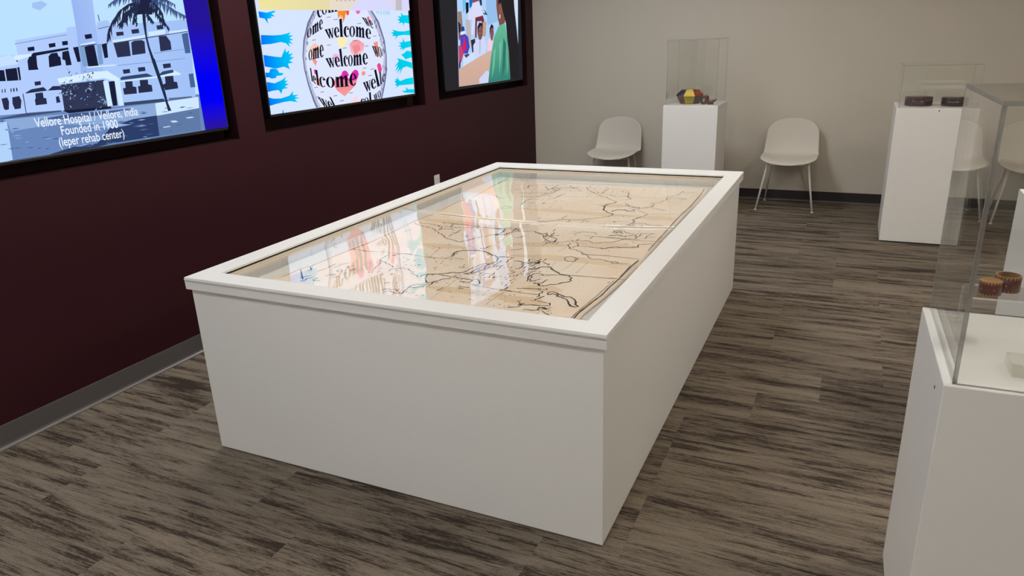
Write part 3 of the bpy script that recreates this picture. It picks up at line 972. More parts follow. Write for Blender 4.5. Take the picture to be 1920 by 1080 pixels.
[4,3,0,[2163,2981,2172,2980]],
[4,3,0,[2137,3012,2147,3011]],
[4,3,0,[2155,3017,2164,3018]],
[4,3,0,[2181,3034,2190,3034]],
[4,3,0,[2100,3058,2112,3059]],
[4,3,0,[2114,3016,2123,3018]],
[4,3,0,[2110,2993,2116,2993]],
[4,3,0,[2064,3068,2076,3068]],
[4,3,0,[1732,2762,1735,2763]],
[4,3,0,[1822,2755,1826,2756]],
[4,3,0,[1703,2722,1706,2723]],
[4,3,0,[1697,2724,1703,2726]],
[4,3,0,[1722,2725,1726,2726]],
[4,3,0,[1720,2725,1724,2726]],
[4,3,0,[1799,2773,1803,2774]],
[4,3,0,[1675,2723,1679,2725]],
[4,3,0,[1821,2841,1822,2858]],
[4,3,0,[1811,2972,1811,2995]],
[4,3,0,[1874,2808,1876,2818]],
[4,3,0,[1853,2803,1857,2818]],
[4,3,0,[1802,2897,1808,2904]],
[4,3,0,[1870,2807,1873,2824]],
[4,3,0,[1890,2798,1891,2833]],
[4,3,0,[1795,2916,1795,2940]],
[4,3,0,[1873,2825,1877,2834]],
[4,3,0,[1843,2937,1847,2957]],
[4,3,0,[1795,3011,1792,3052]],
[4,3,0,[1826,2928,1833,2943]],
[4,3,0,[1871,2829,1871,2857]],
[4,3,0,[1863,2834,1864,2869]],
[4,3,0,[1931,2388,1934,2392]],
[4,3,0,[1884,2493,1887,2514]],
[4,3,0,[1879,2338,1885,2347]],
[4,3,0,[1881,2377,1883,2391]],
[4,3,0,[1897,2452,1897,2476]],
[4,3,0,[1905,2432,1908,2441]],
[4,3,0,[1884,2381,1887,2386]],
[4,3,0,[1815,2464,1818,2475]],
[4,3,0,[1896,2440,1900,2456]],
[4,3,0,[1907,2452,1912,2458]],
[4,3,0,[1912,2404,1916,2420]],
[4,3,0,[1877,2476,1886,2484]],
[4,3,0,[1891,2324,1891,2334]],
[4,3,0,[1890,2500,1891,2515]],
[4,3,0,[1923,2418,1928,2432]],
[4,3,0,[1868,2492,1874,2501]],
[4,3,0,[1883,2454,1885,2461]],
[4,3,0,[1858,2403,1860,2409]],
[4,3,0,[1846,2427,1847,2444]],
[4,3,0,[1873,2423,1875,2434]],
[4,3,0,[1881,2462,1882,2472]],
[4,3,0,[1880,2363,1886,2369]],
[4,3,0,[1899,2337,1902,2354]],
[4,3,0,[1957,2345,1959,2365]],
[4,3,0,[1909,2347,1910,2361]],
[4,3,0,[1944,2372,1947,2392]],
[4,3,0,[1866,2482,1873,2490]],
[4,3,0,[1936,2372,1939,2392]],
[4,3,0,[1869,2388,1870,2405]],
[4,3,0,[1882,2429,1883,2448]],
[4,3,0,[1882,2437,1885,2451]],
[4,3,0,[1829,2439,1831,2447]],
[4,3,0,[1867,2357,1873,2364]],
[4,3,0,[1919,2370,1920,2379]],
[4,3,0,[1974,2415,1980,2426]],
[4,3,0,[1965,2519,1970,2531]],
[4,3,0,[1976,2482,1980,2487]],
[4,3,0,[1933,2436,1937,2446]],
[4,3,0,[1970,2505,1974,2517]],
[4,3,0,[1949,2516,1953,2521]],
[4,3,0,[1947,2438,1953,2442]],
[4,3,0,[2001,2471,2008,2481]],
[4,3,0,[1894,2514,1902,2519]],
[4,3,0,[1920,2442,1926,2445]],
[4,3,0,[1945,2451,1948,2456]],
[4,3,0,[1931,2459,1937,2470]],
[4,3,0,[1996,2434,1999,2437]],
[4,3,0,[1984,2479,1988,2489]],
[4,3,0,[1930,2463,1935,2475]],
[4,3,0,[1900,2486,1906,2498]],
[4,3,0,[2007,2285,2011,2295]],
[4,3,0,[1990,2312,1995,2315]],
[4,3,0,[2002,2328,2007,2333]],
[4,3,0,[1997,2312,2003,2325]],
[4,3,0,[2006,2354,2010,2357]],
[4,3,0,[1992,2374,1996,2388]],
[4,3,0,[2007,2332,2010,2340]],
[4,3,0,[1959,2374,1962,2385]],
[4,3,0,[2017,2333,2021,2337]],
[4,3,0,[1999,2310,2003,2316]],
[4,3,0,[2023,2302,2027,2308]],
[4,3,0,[1974,2320,1977,2325]],
[4,3,0,[1934,2200,1939,2206]],
[4,3,0,[1928,2259,1929,2272]],
[4,3,0,[1916,2239,1919,2244]],
[4,3,0,[1898,2237,1903,2243]],
[4,3,0,[1890,2290,1891,2311]],
[4,3,0,[1933,2193,1936,2205]],
[4,3,0,[1920,2221,1921,2238]],
[4,3,0,[1934,2207,1935,2217]],
[4,3,0,[1923,2298,1924,2307]],
[4,3,0,[1912,2282,1912,2292]],
[4,3,0,[2055,2061,2057,2063]],
[4,3,0,[1968,2121,1971,2124]],
[4,3,0,[1949,2150,1952,2151]],
[4,3,0,[1991,2069,1993,2074]],
[4,3,0,[2044,2060,2047,2063]],
[4,3,0,[2010,2091,2012,2093]],
[4,3,0,[1978,2103,1981,2106]],
[4,3,0,[1980,2135,1981,2138]],
[4,3,0,[1991,2144,1995,2150]],
[4,3,0,[1951,2130,1954,2132]],
[4,3,0,[1987,2037,1991,2042]],
[4,3,0,[1997,2187,1999,2191]],
[4,3,0,[1926,2168,1930,2173]],
[4,3,0,[1995,2181,1999,2185]],
[4,3,0,[2142,2766,2144,2767]],
[4,3,0,[2105,2781,2108,2783]],
[4,3,0,[2150,2690,2153,2692]],
[4,3,0,[2136,2776,2141,2778]],
[4,3,0,[2152,2723,2155,2725]],
[4,3,0,[2127,2774,2130,2776]],
[4,3,0,[2081,2791,2084,2793]],
[4,3,0,[2167,2677,2171,2679]],
[4,3,0,[2171,2665,2174,2667]],
[4,3,0,[2165,2700,2167,2702]],
[4,3,0,[2163,2041,2166,2041]],
[4,3,0,[2131,2033,2138,2034]],
[4,3,0,[2160,2056,2164,2055]],
[4,3,0,[2131,2062,2136,2061]],
[4,3,0,[2125,2058,2130,2058]],
[4,3,0,[2154,2052,2158,2053]],
[4,3,0,[2169,2042,2173,2042]],
[4,3,0,[2153,2071,2162,2072]],
[4,3,0,[2145,2048,2154,2047]],
[4,3,0,[2165,2031,2171,2031]],
[4,3,0,[2142,2056,2147,2057]],
[4,3,0,[2181,2019,2186,2018]],
[4,3,0,[2050,2060,2054,2067]],
[4,3,0,[2034,2102,2038,2107]],
[4,3,0,[2060,2072,2062,2080]],
[4,3,0,[2053,2069,2056,2079]],
[4,3,0,[2050,2053,2053,2064]],
[4,3,0,[1843,3968,1850,3993]],
[4,3,0,[1877,3963,1880,3979]],
[4,3,0,[1921,3863,1926,3869]],
[4,3,0,[1790,4019,1795,4031]],
[4,3,0,[1908,3862,1918,3872]],
[4,3,0,[1864,3978,1868,3991]],
[4,3,0,[1737,4004,1747,4012]],
[4,3,0,[1815,3998,1818,4018]],
[4,3,0,[1784,3962,1789,3989]],
[4,3,0,[1835,3829,1841,3834]],
[4,3,0,[1782,3853,1791,3862]],
[4,3,0,[1743,3925,1748,3933]],
[4,3,0,[1854,3935,1860,3954]],
[4,3,0,[1899,3886,1908,3901]],
[4,3,0,[1806,3968,1811,3977]],
[4,3,0,[1911,3807,1917,3816]],
[4,3,0,[1797,3865,1800,3885]],
[4,3,0,[1843,3934,1849,3947]],
[4,3,0,[1877,3991,1886,4003]],
[4,3,0,[1766,4003,1771,4012]],
[4,3,0,[1791,3846,1796,3852]],
[4,3,0,[1831,3883,1839,3892]],
[4,3,0,[2180,2903,2185,2906]],
[4,3,0,[2174,2895,2179,2900]],
[4,3,0,[2209,2921,2214,2924]],
[4,3,0,[2170,2896,2174,2898]],
[4,3,0,[2192,2948,2195,2951]],
[4,3,0,[2198,2922,2202,2927]],
[4,3,0,[2019,3375,2027,3378]],
[4,3,0,[2052,3365,2060,3367]],
[4,3,0,[2022,3368,2030,3370]]]

random.seed(11)
def map_z(x, y):
    return 0.6545 + 0.0012 * math.sin(3.1 * y + 1.3 * x) + 0.0009 * math.sin(9.0 * y) * math.cos(2.0 * x) + 0.0012
EDGE_R = [(1.90, 2.290), (2.05, 2.284), (2.19, 2.298), (2.42, 2.311), (2.60, 2.316), (3.0, 2.306), (3.37, 2.310), (3.62, 2.309), (3.73, 2.314), (3.89, 2.316), (4.15, 2.291)]
EDGE_L = [(1.90, 1.000), (2.10, 1.022), (2.47, 1.042), (3.01, 1.031), (3.46, 1.023), (3.93, 1.022), (4.19, 1.003)]
EDGE_B = [(1.000, 4.19), (1.11, 4.163), (1.25, 4.130), (1.61, 4.131), (1.98, 4.125), (2.29, 4.165)]
def interp(T, v):
    if v <= T[0][0]: return T[0][1]
    for (a, p), (b_, q) in zip(T, T[1:]):
        if v <= b_: return p + (q - p) * (v - a) / (b_ - a)
    return T[-1][1]
chart = thing('antique_map', 'old tan paper world map with dark ink coastlines lying in display case', 'map', (0, 0, 0))
bm = bmesh.new()
nx, ny = 60, 110
G = []
for j in range(ny + 1):
    r = []
    for i in range(nx + 1):
        u, v = i / nx, j / ny
        yy = 1.90 + (4.15 - 1.90) * v
        x = interp(EDGE_L, yy) + (interp(EDGE_R, yy) - interp(EDGE_L, yy)) * u
        y = 1.90 + (interp(EDGE_B, x) - 1.90) * v
        r.append(bm.verts.new((x, y, map_z(x, y))))
    G.append(r)
for j in range(ny):
    for i in range(nx):
        f = bm.faces.new((G[j][i], G[j][i+1], G[j+1][i+1], G[j+1][i])); f.smooth = True
me = bpy.data.meshes.new('sheet'); bm.to_mesh(me); bm.free(); me.materials.append(M['parchment'])
sh = bpy.data.objects.new('sheet', me); COL.objects.link(sh); sh.parent = chart
so = sh.modifiers.new('paper_thickness', 'SOLIDIFY'); so.thickness = 0.0006; so.offset = -1
bm = bmesh.new()
MK = {0: 0, 3: 0, 1: 1, 2: 2}
LIFT = {2: 0.0004, 1: 0.0006, 0: 0.0008, 3: 0.0008}
WID = {0: 0.00088, 3: 0.0009, 1: 0.00075, 2: 0.0028}
for wdt, kind, jit, fl in MAP_LINES:
    P = [Vector((fl[i] / 1000, fl[i+1] / 1000)) for i in range(0, len(fl), 2)]
    Q = [P[0]]
    for a, b_ in zip(P, P[1:]):
        L = (b_ - a).length
        n = max(1, int(L / (0.011 if jit else 0.02)))
        nr = Vector((-(b_ - a).y, (b_ - a).x)) / (L + 1e-9)
        for q in range(1, n + 1):
            p = a + (b_ - a) * q / n
            if jit and q < n: p = p + nr * random.gauss(0, 0.0032)
            Q.append(p)
    if len(Q) < 2: continue
    hw = WID[kind] * wdt / 2
    vs = []
    for i, p in enumerate(Q):
        d = (Q[min(i+1, len(Q)-1)] - Q[max(i-1, 0)])
        if d.length < 1e-7: d = Vector((1, 0))
        d.normalize(); nr = Vector((-d.y, d.x))
        w_ = hw * (random.uniform(0.65, 1.35) if kind != 2 else 1)
        if kind == 2: w_ *= min(1.0, 0.25 + 1.5 * min(i, len(Q) - 1 - i) / len(Q) * 2)
        a, b_ = p + nr * w_, p - nr * w_
        z = LIFT[kind]
        vs.append((bm.verts.new((a.x, a.y, map_z(a.x, a.y) + z)), bm.verts.new((b_.x, b_.y, map_z(b_.x, b_.y) + z))))
    for s0, s1 in zip(vs, vs[1:]):
        f = bm.faces.new((s0[0], s0[1], s1[1], s1[0])); f.material_index = MK[kind]
me = bpy.data.meshes.new('printed_lines'); bm.to_mesh(me); bm.free()
for q in ('ink', 'crease', 'stain'): me.materials.append(M[q])
pl = bpy.data.objects.new('printed_lines', me); COL.objects.link(pl); pl.parent = chart
pl['label'] = 'dark ink coastlines, lettering and brown fold lines'

# ------------------------------------------------------------------ wall screens
TV_DRAWINGS = [[[[186,224,255],[0,0,3080,0,3080,1732,0,1732]],
[[160,195,240],[1279,1186,1363,1205,1406,1178,1332,1132,1275,1148]],
[[104,134,186],[0,0,0,463,814,356,1030,348,1382,334,1920,344,2774,362,3080,338,3080,0]],
[[178,204,252],[129,813,927,792,1022,798,1096,766,1023,349,813,353,18,409]],
[[178,204,252],[1075,908,1514,966,1526,1000,1614,1011,1808,1014,1815,1042,1923,1060,1961,1021,2626,1062,2817,1079,2740,339,2257,338,1881,329,1412,331,1030,348,1055,662],[160,192,245],"y"],
[[150,178,238],[1631,1732,1859,1732,1819,1224,1786,886,1779,625,1561,607,1608,958,1622,1219],[165,192,246],"y"],
[[130,155,205],[1064,882,1513,948,1512,941,1064,876]],
[[26,30,56],[1158,851,1213,857,1210,826,1154,822]],
[[26,30,56],[1338,875,1397,882,1392,851,1336,844]],
[[26,30,56],[1457,891,1509,896,1504,864,1455,859]],
[[26,30,56],[1131,750,1154,780,1213,787,1200,701,1204,678,1121,677]],
[[26,30,56],[1313,778,1341,800,1393,805,1399,775,1413,769,1406,704,1297,691]],
[[26,30,56],[1440,809,1498,819,1497,702,1445,699,1448,741,1425,750]],
[[26,30,56],[1169,791,1194,808,1501,843,1500,826,1175,780]],
[[26,30,56],[967,759,1056,758,1052,743,1019,749]],
[[26,30,56],[1673,942,1741,950,1739,914,1675,906]],
[[26,30,56],[1649,846,1744,862,1743,683,1642,675]],
[[26,30,56],[1543,842,1592,847,1586,726,1554,722]],
[[26,30,56],[1815,861,1868,872,1853,750,1816,745]],
[[26,30,56],[633,695,931,688,923,605,612,617]],
[[26,30,56],[941,694,1032,700,1022,605,932,605]],
[[26,30,56],[1037,703,1055,705,1043,606,1029,604]],
[[212,236,255],[965,762,1066,795,1181,802,1170,786,1056,756]],
[[196,222,255],[593,739,926,785,1015,799,1055,730,907,712,582,698]],
[[122,160,205],[1599,850,1648,852,1645,687,1595,683]],
[[122,160,205],[1769,861,1813,867,1793,699,1749,695]],
[[212,236,255],[1613,865,1750,886,1767,871,1618,855]],
[[72,98,148],[1618,855,1767,871,1769,861,1619,846]],
[[168,196,240],[1821,1044,1919,1063,1918,1017,1817,1002]],
[[72,98,148],[1815,992,1921,1014,1921,1008,1814,986]],
[[72,98,148],[1837,1108,1846,1105,1847,1053,1838,1053]],
[[212,236,255],[1630,682,1909,688,1917,678,1630,671]],
[[44,50,80],[1982,961,2057,967,2057,935,1982,928]],
[[44,50,80],[2143,982,2224,990,2223,953,2144,945]],
[[44,50,80],[2425,1018,2498,1024,2501,988,2426,980]],
[[44,50,80],[1934,868,2096,884,2085,755,1945,747]],
[[44,50,80],[2117,871,2152,886,2232,891,2261,878,2248,773,2102,761]],
[[44,50,80],[2428,922,2514,927,2553,873,2549,798,2417,785]],
[[44,50,80],[1972,640,2046,643,2044,608,1973,603]],
[[44,50,80],[2133,651,2212,654,2211,617,2134,613]],
[[44,50,80],[2415,670,2507,674,2505,635,2417,629]],
[[206,232,255],[1929,893,2283,936,2281,910,1931,871]],
[[206,232,255],[2321,962,2518,981,2509,944,2320,923]],
[[206,232,255],[2548,964,2778,984,2781,966,2556,944]],
[[60,75,110],[1931,872,2781,968,2780,961,1930,864]],
[[72,98,148],[2701,939,2780,953,2771,761,2704,759]],
[[120,148,200],[1933,681,2694,714,2693,709,1932,676]],
[[120,148,200],[2343,774,2696,801,2695,796,2341,768]],
[[52,70,108],[1933,572,1958,580,2218,595,2285,565,1932,551]],
[[52,70,108],[2346,575,2399,603,2519,614,2525,582,2361,567]],
[[212,236,255],[1919,543,2329,563,2326,549,1917,534]],
[[212,236,255],[2357,566,2523,587,2541,604,2609,571,2597,560,2362,551]],
[[40,46,74],[1971,536,2049,535,2042,489,2078,480,2070,423,1935,423,1936,479,1964,481]],
[[40,46,74],[2127,540,2217,538,2211,496,2248,486,2244,428,2091,425,2096,486,2122,487]],
[[40,46,74],[2413,556,2511,558,2508,502,2544,496,2545,436,2388,429,2373,481,2408,494]],
[[72,98,148],[2700,562,2760,567,2757,433,2695,433]],
[[56,72,106],[1915,355,2352,354,2368,323,1912,327]],
[[86,108,140],[2408,353,2691,349,2691,330,2413,334]],
[[214,238,255],[1341,599,1682,637,1816,637,1924,564,1902,536,1767,578,1353,556]],
[[48,56,86],[1359,549,1764,564,1793,332,1339,336]],
[[26,30,56],[1807,546,1867,548,1847,335,1794,334]],
[[206,232,255],[1753,552,1800,557,1798,336,1746,335]],
[[206,232,255],[1866,545,1918,557,1909,329,1863,329]],
[[26,30,56],[1321,340,1776,334,1780,314,1376,313]],
[[40,46,76],[1145,586,1197,589,1193,559,1142,555]],
[[40,46,76],[1051,506,1104,530,1210,540,1233,510,1054,501]],
[[40,46,76],[1237,510,1287,542,1356,540,1356,508]],
[[40,46,76],[1129,496,1192,499,1189,455,1210,451,1205,405,1109,403,1113,449,1122,455]],
[[40,46,76],[855,477,901,483,907,452,891,392,863,388,853,402]],
[[40,46,76],[939,480,996,486,1005,451,984,390,936,388,929,430]],
[[40,46,76],[875,546,882,547,878,520,871,520]],
[[40,46,76],[896,547,904,547,900,521,892,520]],
[[40,46,76],[942,547,951,548,946,521,938,520]],
[[40,46,76],[963,548,974,549,970,522,959,522]],
[[40,46,76],[987,549,997,550,993,523,983,523]],
[[40,46,76],[1292,455,1320,460,1323,409,1287,406]],
[[72,98,148],[1025,501,1034,502,1022,351,1014,351]],
[[66,82,120],[807,332,1022,351,1314,344,1312,333,1015,324,805,322]],
[[84,104,140],[1411,571,1394,558,1378,563]],
[[30,36,58],[1452,485,1470,475,1467,458]],
[[150,178,222],[1379,487,1396,486,1400,474]],
[[150,178,222],[1419,451,1423,431,1408,419]],
[[150,178,222],[1443,512,1427,519,1427,532]],
[[30,36,58],[1457,520,1445,514,1437,520]],
[[30,36,58],[1473,491,1463,505,1471,518]],
[[150,178,222],[1499,505,1505,517,1517,519]],
[[150,178,222],[1417,475,1430,472,1431,462]],
[[30,36,58],[1426,552,1423,539,1412,535]],
[[150,178,222],[1367,481,1357,476,1350,480]],
[[30,36,58],[1456,623,1456,614,1449,609]],
[[150,178,222],[1442,488,1431,481,1422,484]],
[[30,36,58],[1448,627,1456,648,1475,653]],
[[30,36,58],[1439,533,1438,514,1423,506]],
[[30,36,58],[1431,504,1445,500,1446,490]],
[[150,178,222],[1466,515,1468,527,1480,532]],
[[150,178,222],[1450,468,1431,461,1420,470]],
[[150,178,222],[1501,415,1513,428,1527,427]],
[[150,178,222],[1367,556,1378,568,1391,566]],
[[150,178,222],[1440,506,1435,491,1422,487]],
[[150,178,222],[1456,662,1457,646,1443,637]],
[[84,104,140],[1388,460,1389,480,1405,489]],
[[30,36,58],[1507,629,1523,636,1533,630]],
[[84,104,140],[1386,419,1392,428,1402,429]],
[[150,178,222],[1411,540,1397,542,1395,552]],
[[30,36,58],[1474,628,1474,615,1463,608]],
[[150,178,222],[1411,596,1418,586,1412,576]],
[[30,36,58],[1346,470,1346,487,1361,496]],
[[30,36,58],[1413,481,1409,496,1420,506]],
[[30,36,58],[1452,563,1460,581,1477,586]],
[[84,104,140],[1465,552,1454,533,1437,531]],
[[84,104,140],[1475,496,1462,505,1466,518]],
[[150,178,222],[1361,492,1368,477,1358,464]],
[[84,104,140],[1437,568,1451,581,1466,579]],
[[30,36,58],[1404,565,1396,570,1398,577]],
[[30,36,58],[1420,383,1401,381,1394,393]],
[[150,178,222],[1439,465,1430,474,1434,484]],
[[30,36,58],[1451,476,1465,472,1465,461]],
[[30,36,58],[1417,479,1416,493,1427,500]],
[[150,178,222],[1448,548,1457,545,1457,538]],
[[30,36,58],[1405,510,1390,500,1377,505]],
[[30,36,58],[1469,566,1456,572,1458,583]],
[[30,36,58],[1519,518,1526,534,1541,538]],
[[84,104,140],[1452,420,1437,428,1439,442]],
[[30,36,58],[1374,432,1375,444,1384,450]],
[[30,36,58],[1508,505,1505,521,1516,531]],
[[150,178,222],[1366,462,1389,471,1402,461]],
[[150,178,222],[1385,481,1401,493,1414,488]],
[[150,178,222],[1458,611,1468,613,1472,607]],
[[150,178,222],[1490,521,1488,532,1497,539]],
[[30,36,58],[1439,489,1456,498,1468,491]],
[[30,36,58],[1420,508,1421,527,1436,535]],
[[30,36,58],[1377,403,1384,417,1397,420]],
[[30,36,58],[1458,480,1446,468,1434,470]],
[[30,36,58],[1474,479,1490,477,1494,467]],
[[30,36,58],[1323,472,1332,484,1344,484]],
[[30,36,58],[1376,377,1372,367,1364,364]],
[[30,36,58],[1385,364,1367,374,1369,390]],
[[30,36,58],[1379,495,1391,493,1393,485]],
[[150,178,222],[1393,379,1408,367,1404,352]],
[[150,178,222],[1446,686,1459,670,1449,654]],
[[30,36,58],[1460,529,1443,518,1430,523]],
[[30,36,58],[1356,353,1367,350,1368,341]],
[[150,178,222],[1408,498,1414,507,1423,508]],
[[150,178,222],[1473,463,1463,446,1446,445]],
[[30,36,58],[1370,467,1388,474,1398,466]],
[[84,104,140],[1462,455,1473,451,1472,442]],
[[150,178,222],[1369,527,1383,528,1387,519]],
[[30,36,58],[1439,560,1435,569,1442,576]],
[[30,36,58],[1628,402,1608,404,1604,418]],
[[30,36,58],[1644,453,1637,442,1625,441]],
[[150,178,222],[1642,537,1621,536,1614,548]],
[[30,36,58],[1685,550,1673,554,1672,563]],
[[150,178,222],[1627,553,1634,569,1650,573]],
[[150,178,222],[1564,426,1572,438,1585,438]],
[[30,36,58],[1652,617,1670,631,1687,628]],
[[150,178,222],[1583,575,1596,591,1613,591]],
[[84,104,140],[1648,516,1642,508,1633,507]],
[[30,36,58],[1648,533,1670,526,1670,510]],
[[84,104,140],[1622,491,1628,501,1639,502]],
[[150,178,222],[1627,465,1617,473,1620,483]],
[[84,104,140],[1610,437,1602,430,1594,431]],
[[150,178,222],[1642,637,1628,627,1615,631]],
[[150,178,222],[1623,596,1630,581,1620,568]],
[[84,104,140],[1627,502,1614,503,1611,512]],
[[30,36,58],[1583,463,1582,478,1595,486]],
[[30,36,58],[1637,477,1621,465,1606,469]],
[[30,36,58],[1628,533,1629,523,1621,518]],
[[150,178,222],[1532,592,1538,607,1553,610]],
[[150,178,222],[1682,450,1668,439,1655,442]],
[[150,178,222],[1626,494,1609,494,1604,504]],
[[30,36,58],[1596,487,1584,485,1580,492]],
[[30,36,58],[1598,524,1581,526,1577,538]],
[[150,178,222],[1571,585,1563,569,1548,565]],
[[30,36,58],[1649,517,1667,516,1671,505]],
[[30,36,58],[1640,694,1653,702,1664,699]],
[[30,36,58],[1635,485,1636,475,1628,470]],
[[30,36,58],[1633,494,1619,496,1616,506]],
[[150,178,222],[1628,491,1608,489,1600,502]],
[[84,104,140],[1586,447,1595,455,1604,454]],
[[30,36,58],[1572,600,1576,583,1564,573]],
[[30,36,58],[1668,645,1678,627,1666,611]],
[[150,178,222],[1659,591,1647,591,1643,599]],
[[30,36,58],[1597,402,1582,402,1578,411]],
[[84,104,140],[1623,513,1628,524,1638,526]],
[[30,36,58],[1601,554,1608,568,1622,571]],
[[30,36,58],[1596,593,1576,597,1574,611]],
[[150,178,222],[1641,623,1641,602,1623,592]],
[[84,104,140],[1538,364,1551,374,1564,371]],
[[150,178,222],[1655,570,1679,566,1682,549]],
[[150,178,222],[1662,600,1652,594,1645,598]],
[[150,178,222],[1581,559,1595,577,1613,578]],
[[30,36,58],[1593,463,1600,479,1616,482]],
[[30,36,58],[1608,491,1600,470,1580,464]],
[[150,178,222],[1582,500,1603,509,1617,500]],
[[150,178,222],[1636,500,1622,484,1605,485]],
[[84,104,140],[1659,600,1650,583,1633,580]],
[[150,178,222],[1605,524,1623,522,1626,510]],
[[30,36,58],[1582,475,1584,485,1592,489]],
[[30,36,58],[1641,616,1637,594,1618,586]],
[[30,36,58],[1608,600,1618,619,1636,622]],
[[30,36,58],[1602,531,1591,532,1589,540]],
[[150,178,222],[1666,652,1655,642,1643,644]],
[[84,104,140],[1621,568,1636,556,1630,541]],
[[150,178,222],[1620,674,1640,669,1641,654]],
[[30,36,58],[1565,547,1552,541,1543,546]],
[[84,104,140],[1650,528,1660,522,1658,513]],
[[30,36,58],[1607,585,1614,577,1610,569]],
[[150,178,222],[1537,403,1538,415,1548,420]],
[[30,36,58],[1593,650,1604,646,1603,637]],
[[30,36,58],[1667,492,1655,474,1636,473]],
[[150,178,222],[1564,469,1565,489,1583,498]],
[[150,178,222],[1592,651,1579,649,1574,656]],
[[30,36,58],[1677,384,1669,393,1674,402]],
[[84,104,140],[1687,414,1698,419,1705,414]],
[[150,178,222],[1688,343,1673,330,1657,334]],
[[150,178,222],[1707,414,1690,417,1688,430]],
[[150,178,222],[1699,376,1711,372,1711,363]],
[[84,104,140],[1722,430,1721,410,1703,402]],
[[150,178,222],[1748,372,1724,378,1722,396]],
[[30,36,58],[1701,369,1716,377,1727,372]],
[[150,178,222],[1706,356,1716,371,1732,373]],
[[84,104,140],[1670,394,1690,401,1702,392]],
[[150,178,222],[1724,344,1725,363,1741,371]],
[[30,36,58],[1696,383,1680,368,1663,371]],
[[150,178,222],[1652,389,1674,387,1679,373]],
[[30,36,58],[1681,336,1663,335,1656,347]],
[[84,104,140],[1707,380,1693,383,1691,393]],
[[84,104,140],[1694,375,1671,380,1667,397]],
[[150,178,222],[1753,371,1737,367,1729,376]],
[[150,178,222],[1690,369,1672,368,1666,379]],
[[150,178,222],[1738,373,1720,375,1717,387]],
[[84,104,140],[1751,380,1732,379,1726,390]],
[[30,36,58],[1662,382,1681,371,1678,354]],
[[84,104,140],[1751,376,1742,362,1728,361]],
[[150,178,222],[1640,332,1627,315,1609,316]],
[[150,178,222],[1732,401,1707,392,1692,403]],
[[30,36,58],[1677,359,1676,375,1689,382]],
[[84,104,140],[1700,350,1707,359,1716,359]],
[[176,210,250],[0,0,0,345,802,311,850,317,818,4,781,0]],
[[140,170,216],[850,319,1534,308,2243,320,2236,206,1976,198,1738,178,1205,239,859,224]],
[[70,92,140],[1115,291,1407,310,1767,297,1982,299,1762,275,1395,261]],
[[44,62,104],[1733,156,1977,201,2236,206,2221,15,1698,14,1552,0,1111,0,1338,34,1566,32]],
[[150,180,225],[1468,172,1774,182,1947,154,1801,148]],
[[206,230,255],[2243,320,2768,337,2754,227,2235,203]],
[[96,122,166],[2235,203,2754,227,2728,9,2221,15]],
[[190,215,245],[2371,139,2433,139,2471,121,2407,118]],
[[190,215,245],[2563,152,2649,153,2669,141,2592,139]],
[[190,215,245],[2279,92,2361,94,2369,85,2287,83]],
[[78,104,152],[776,307,817,314,856,308,814,301]],
[[140,168,212],[651,254,694,260,735,254,691,248]],
[[140,168,212],[726,202,747,207,765,202,744,196]],
[[78,104,152],[2058,241,2101,248,2141,241,2098,233]],
[[140,168,212],[577,288,609,292,640,288,607,284]],
[[78,104,152],[1306,138,1360,141,1413,136,1358,133]],
[[140,168,212],[866,166,905,169,942,165,903,162]],
[[78,104,152],[1887,289,1941,294,1992,289,1938,284]],
[[140,168,212],[1595,63,1612,68,1626,62,1609,57]],
[[140,168,212],[1125,211,1138,214,1149,210,1136,207]],
[[78,104,152],[1693,18,1725,22,1755,16,1723,12]],
[[78,104,152],[2507,254,2550,261,2591,254,2547,247]],
[[78,104,152],[1092,52,1116,56,1138,50,1113,46]],
[[140,168,212],[646,225,674,229,700,225,672,220]],
[[140,168,212],[1291,285,1307,290,1321,286,1305,281]],
[[78,104,152],[2600,190,2635,197,2666,190,2631,183]],
[[78,104,152],[845,91,880,94,913,89,878,86]],
[[78,104,152],[852,241,896,246,938,241,894,237]],
[[78,104,152],[731,277,744,283,755,277,742,272]],
[[78,104,152],[443,307,480,312,516,308,478,303]],
[[78,104,152],[458,171,473,177,484,171,470,166]],
[[140,168,212],[1640,231,1698,234,1755,230,1696,227]],
[[78,104,152],[1826,264,1844,269,1860,264,1842,259]],
[[78,104,152],[2341,49,2362,55,2380,48,2359,42]],
[[140,168,212],[588,124,607,127,625,123,605,120]],
[[140,168,212],[1986,130,2048,134,2108,128,2046,124]],
[[140,168,212],[796,243,842,246,887,243,840,239]],
[[78,104,152],[1076,285,1105,290,1132,285,1103,280]],
[[140,168,212],[727,277,756,282,782,277,753,272]],
[[140,168,212],[1499,33,1519,36,1537,32,1517,28]],
[[140,168,212],[1414,41,1452,46,1488,39,1449,34]],
[[140,168,212],[2032,27,2062,30,2091,26,2061,23]],
[[78,104,152],[1030,65,1053,69,1073,64,1050,59]],
[[140,168,212],[2577,240,2640,245,2701,240,2638,235]],
[[78,104,152],[1643,45,1684,47,1724,43,1683,41]],
[[140,168,212],[1102,131,1144,134,1183,130,1142,127]],
[[140,168,212],[1028,281,1042,287,1054,281,1039,276]],
[[78,104,152],[2326,263,2359,267,2390,263,2357,259]],
[[140,168,212],[2044,7,2086,10,2126,5,2084,3]],
[[140,168,212],[831,304,863,308,893,304,861,300]],
[[140,168,212],[1356,34,1411,38,1463,31,1408,28]],
[[78,104,152],[2044,253,2087,256,2128,253,2085,249]],
[[78,104,152],[1462,173,1488,178,1511,173,1485,168]],
[[140,168,212],[1224,245,1259,252,1290,245,1255,239]],
[[78,104,152],[1642,23,1672,28,1699,21,1669,15]],
[[140,168,212],[669,300,713,305,755,301,710,296]],
[[78,104,152],[2427,93,2472,97,2516,92,2470,88]],
[[140,168,212],[858,186,898,191,936,185,896,181]],
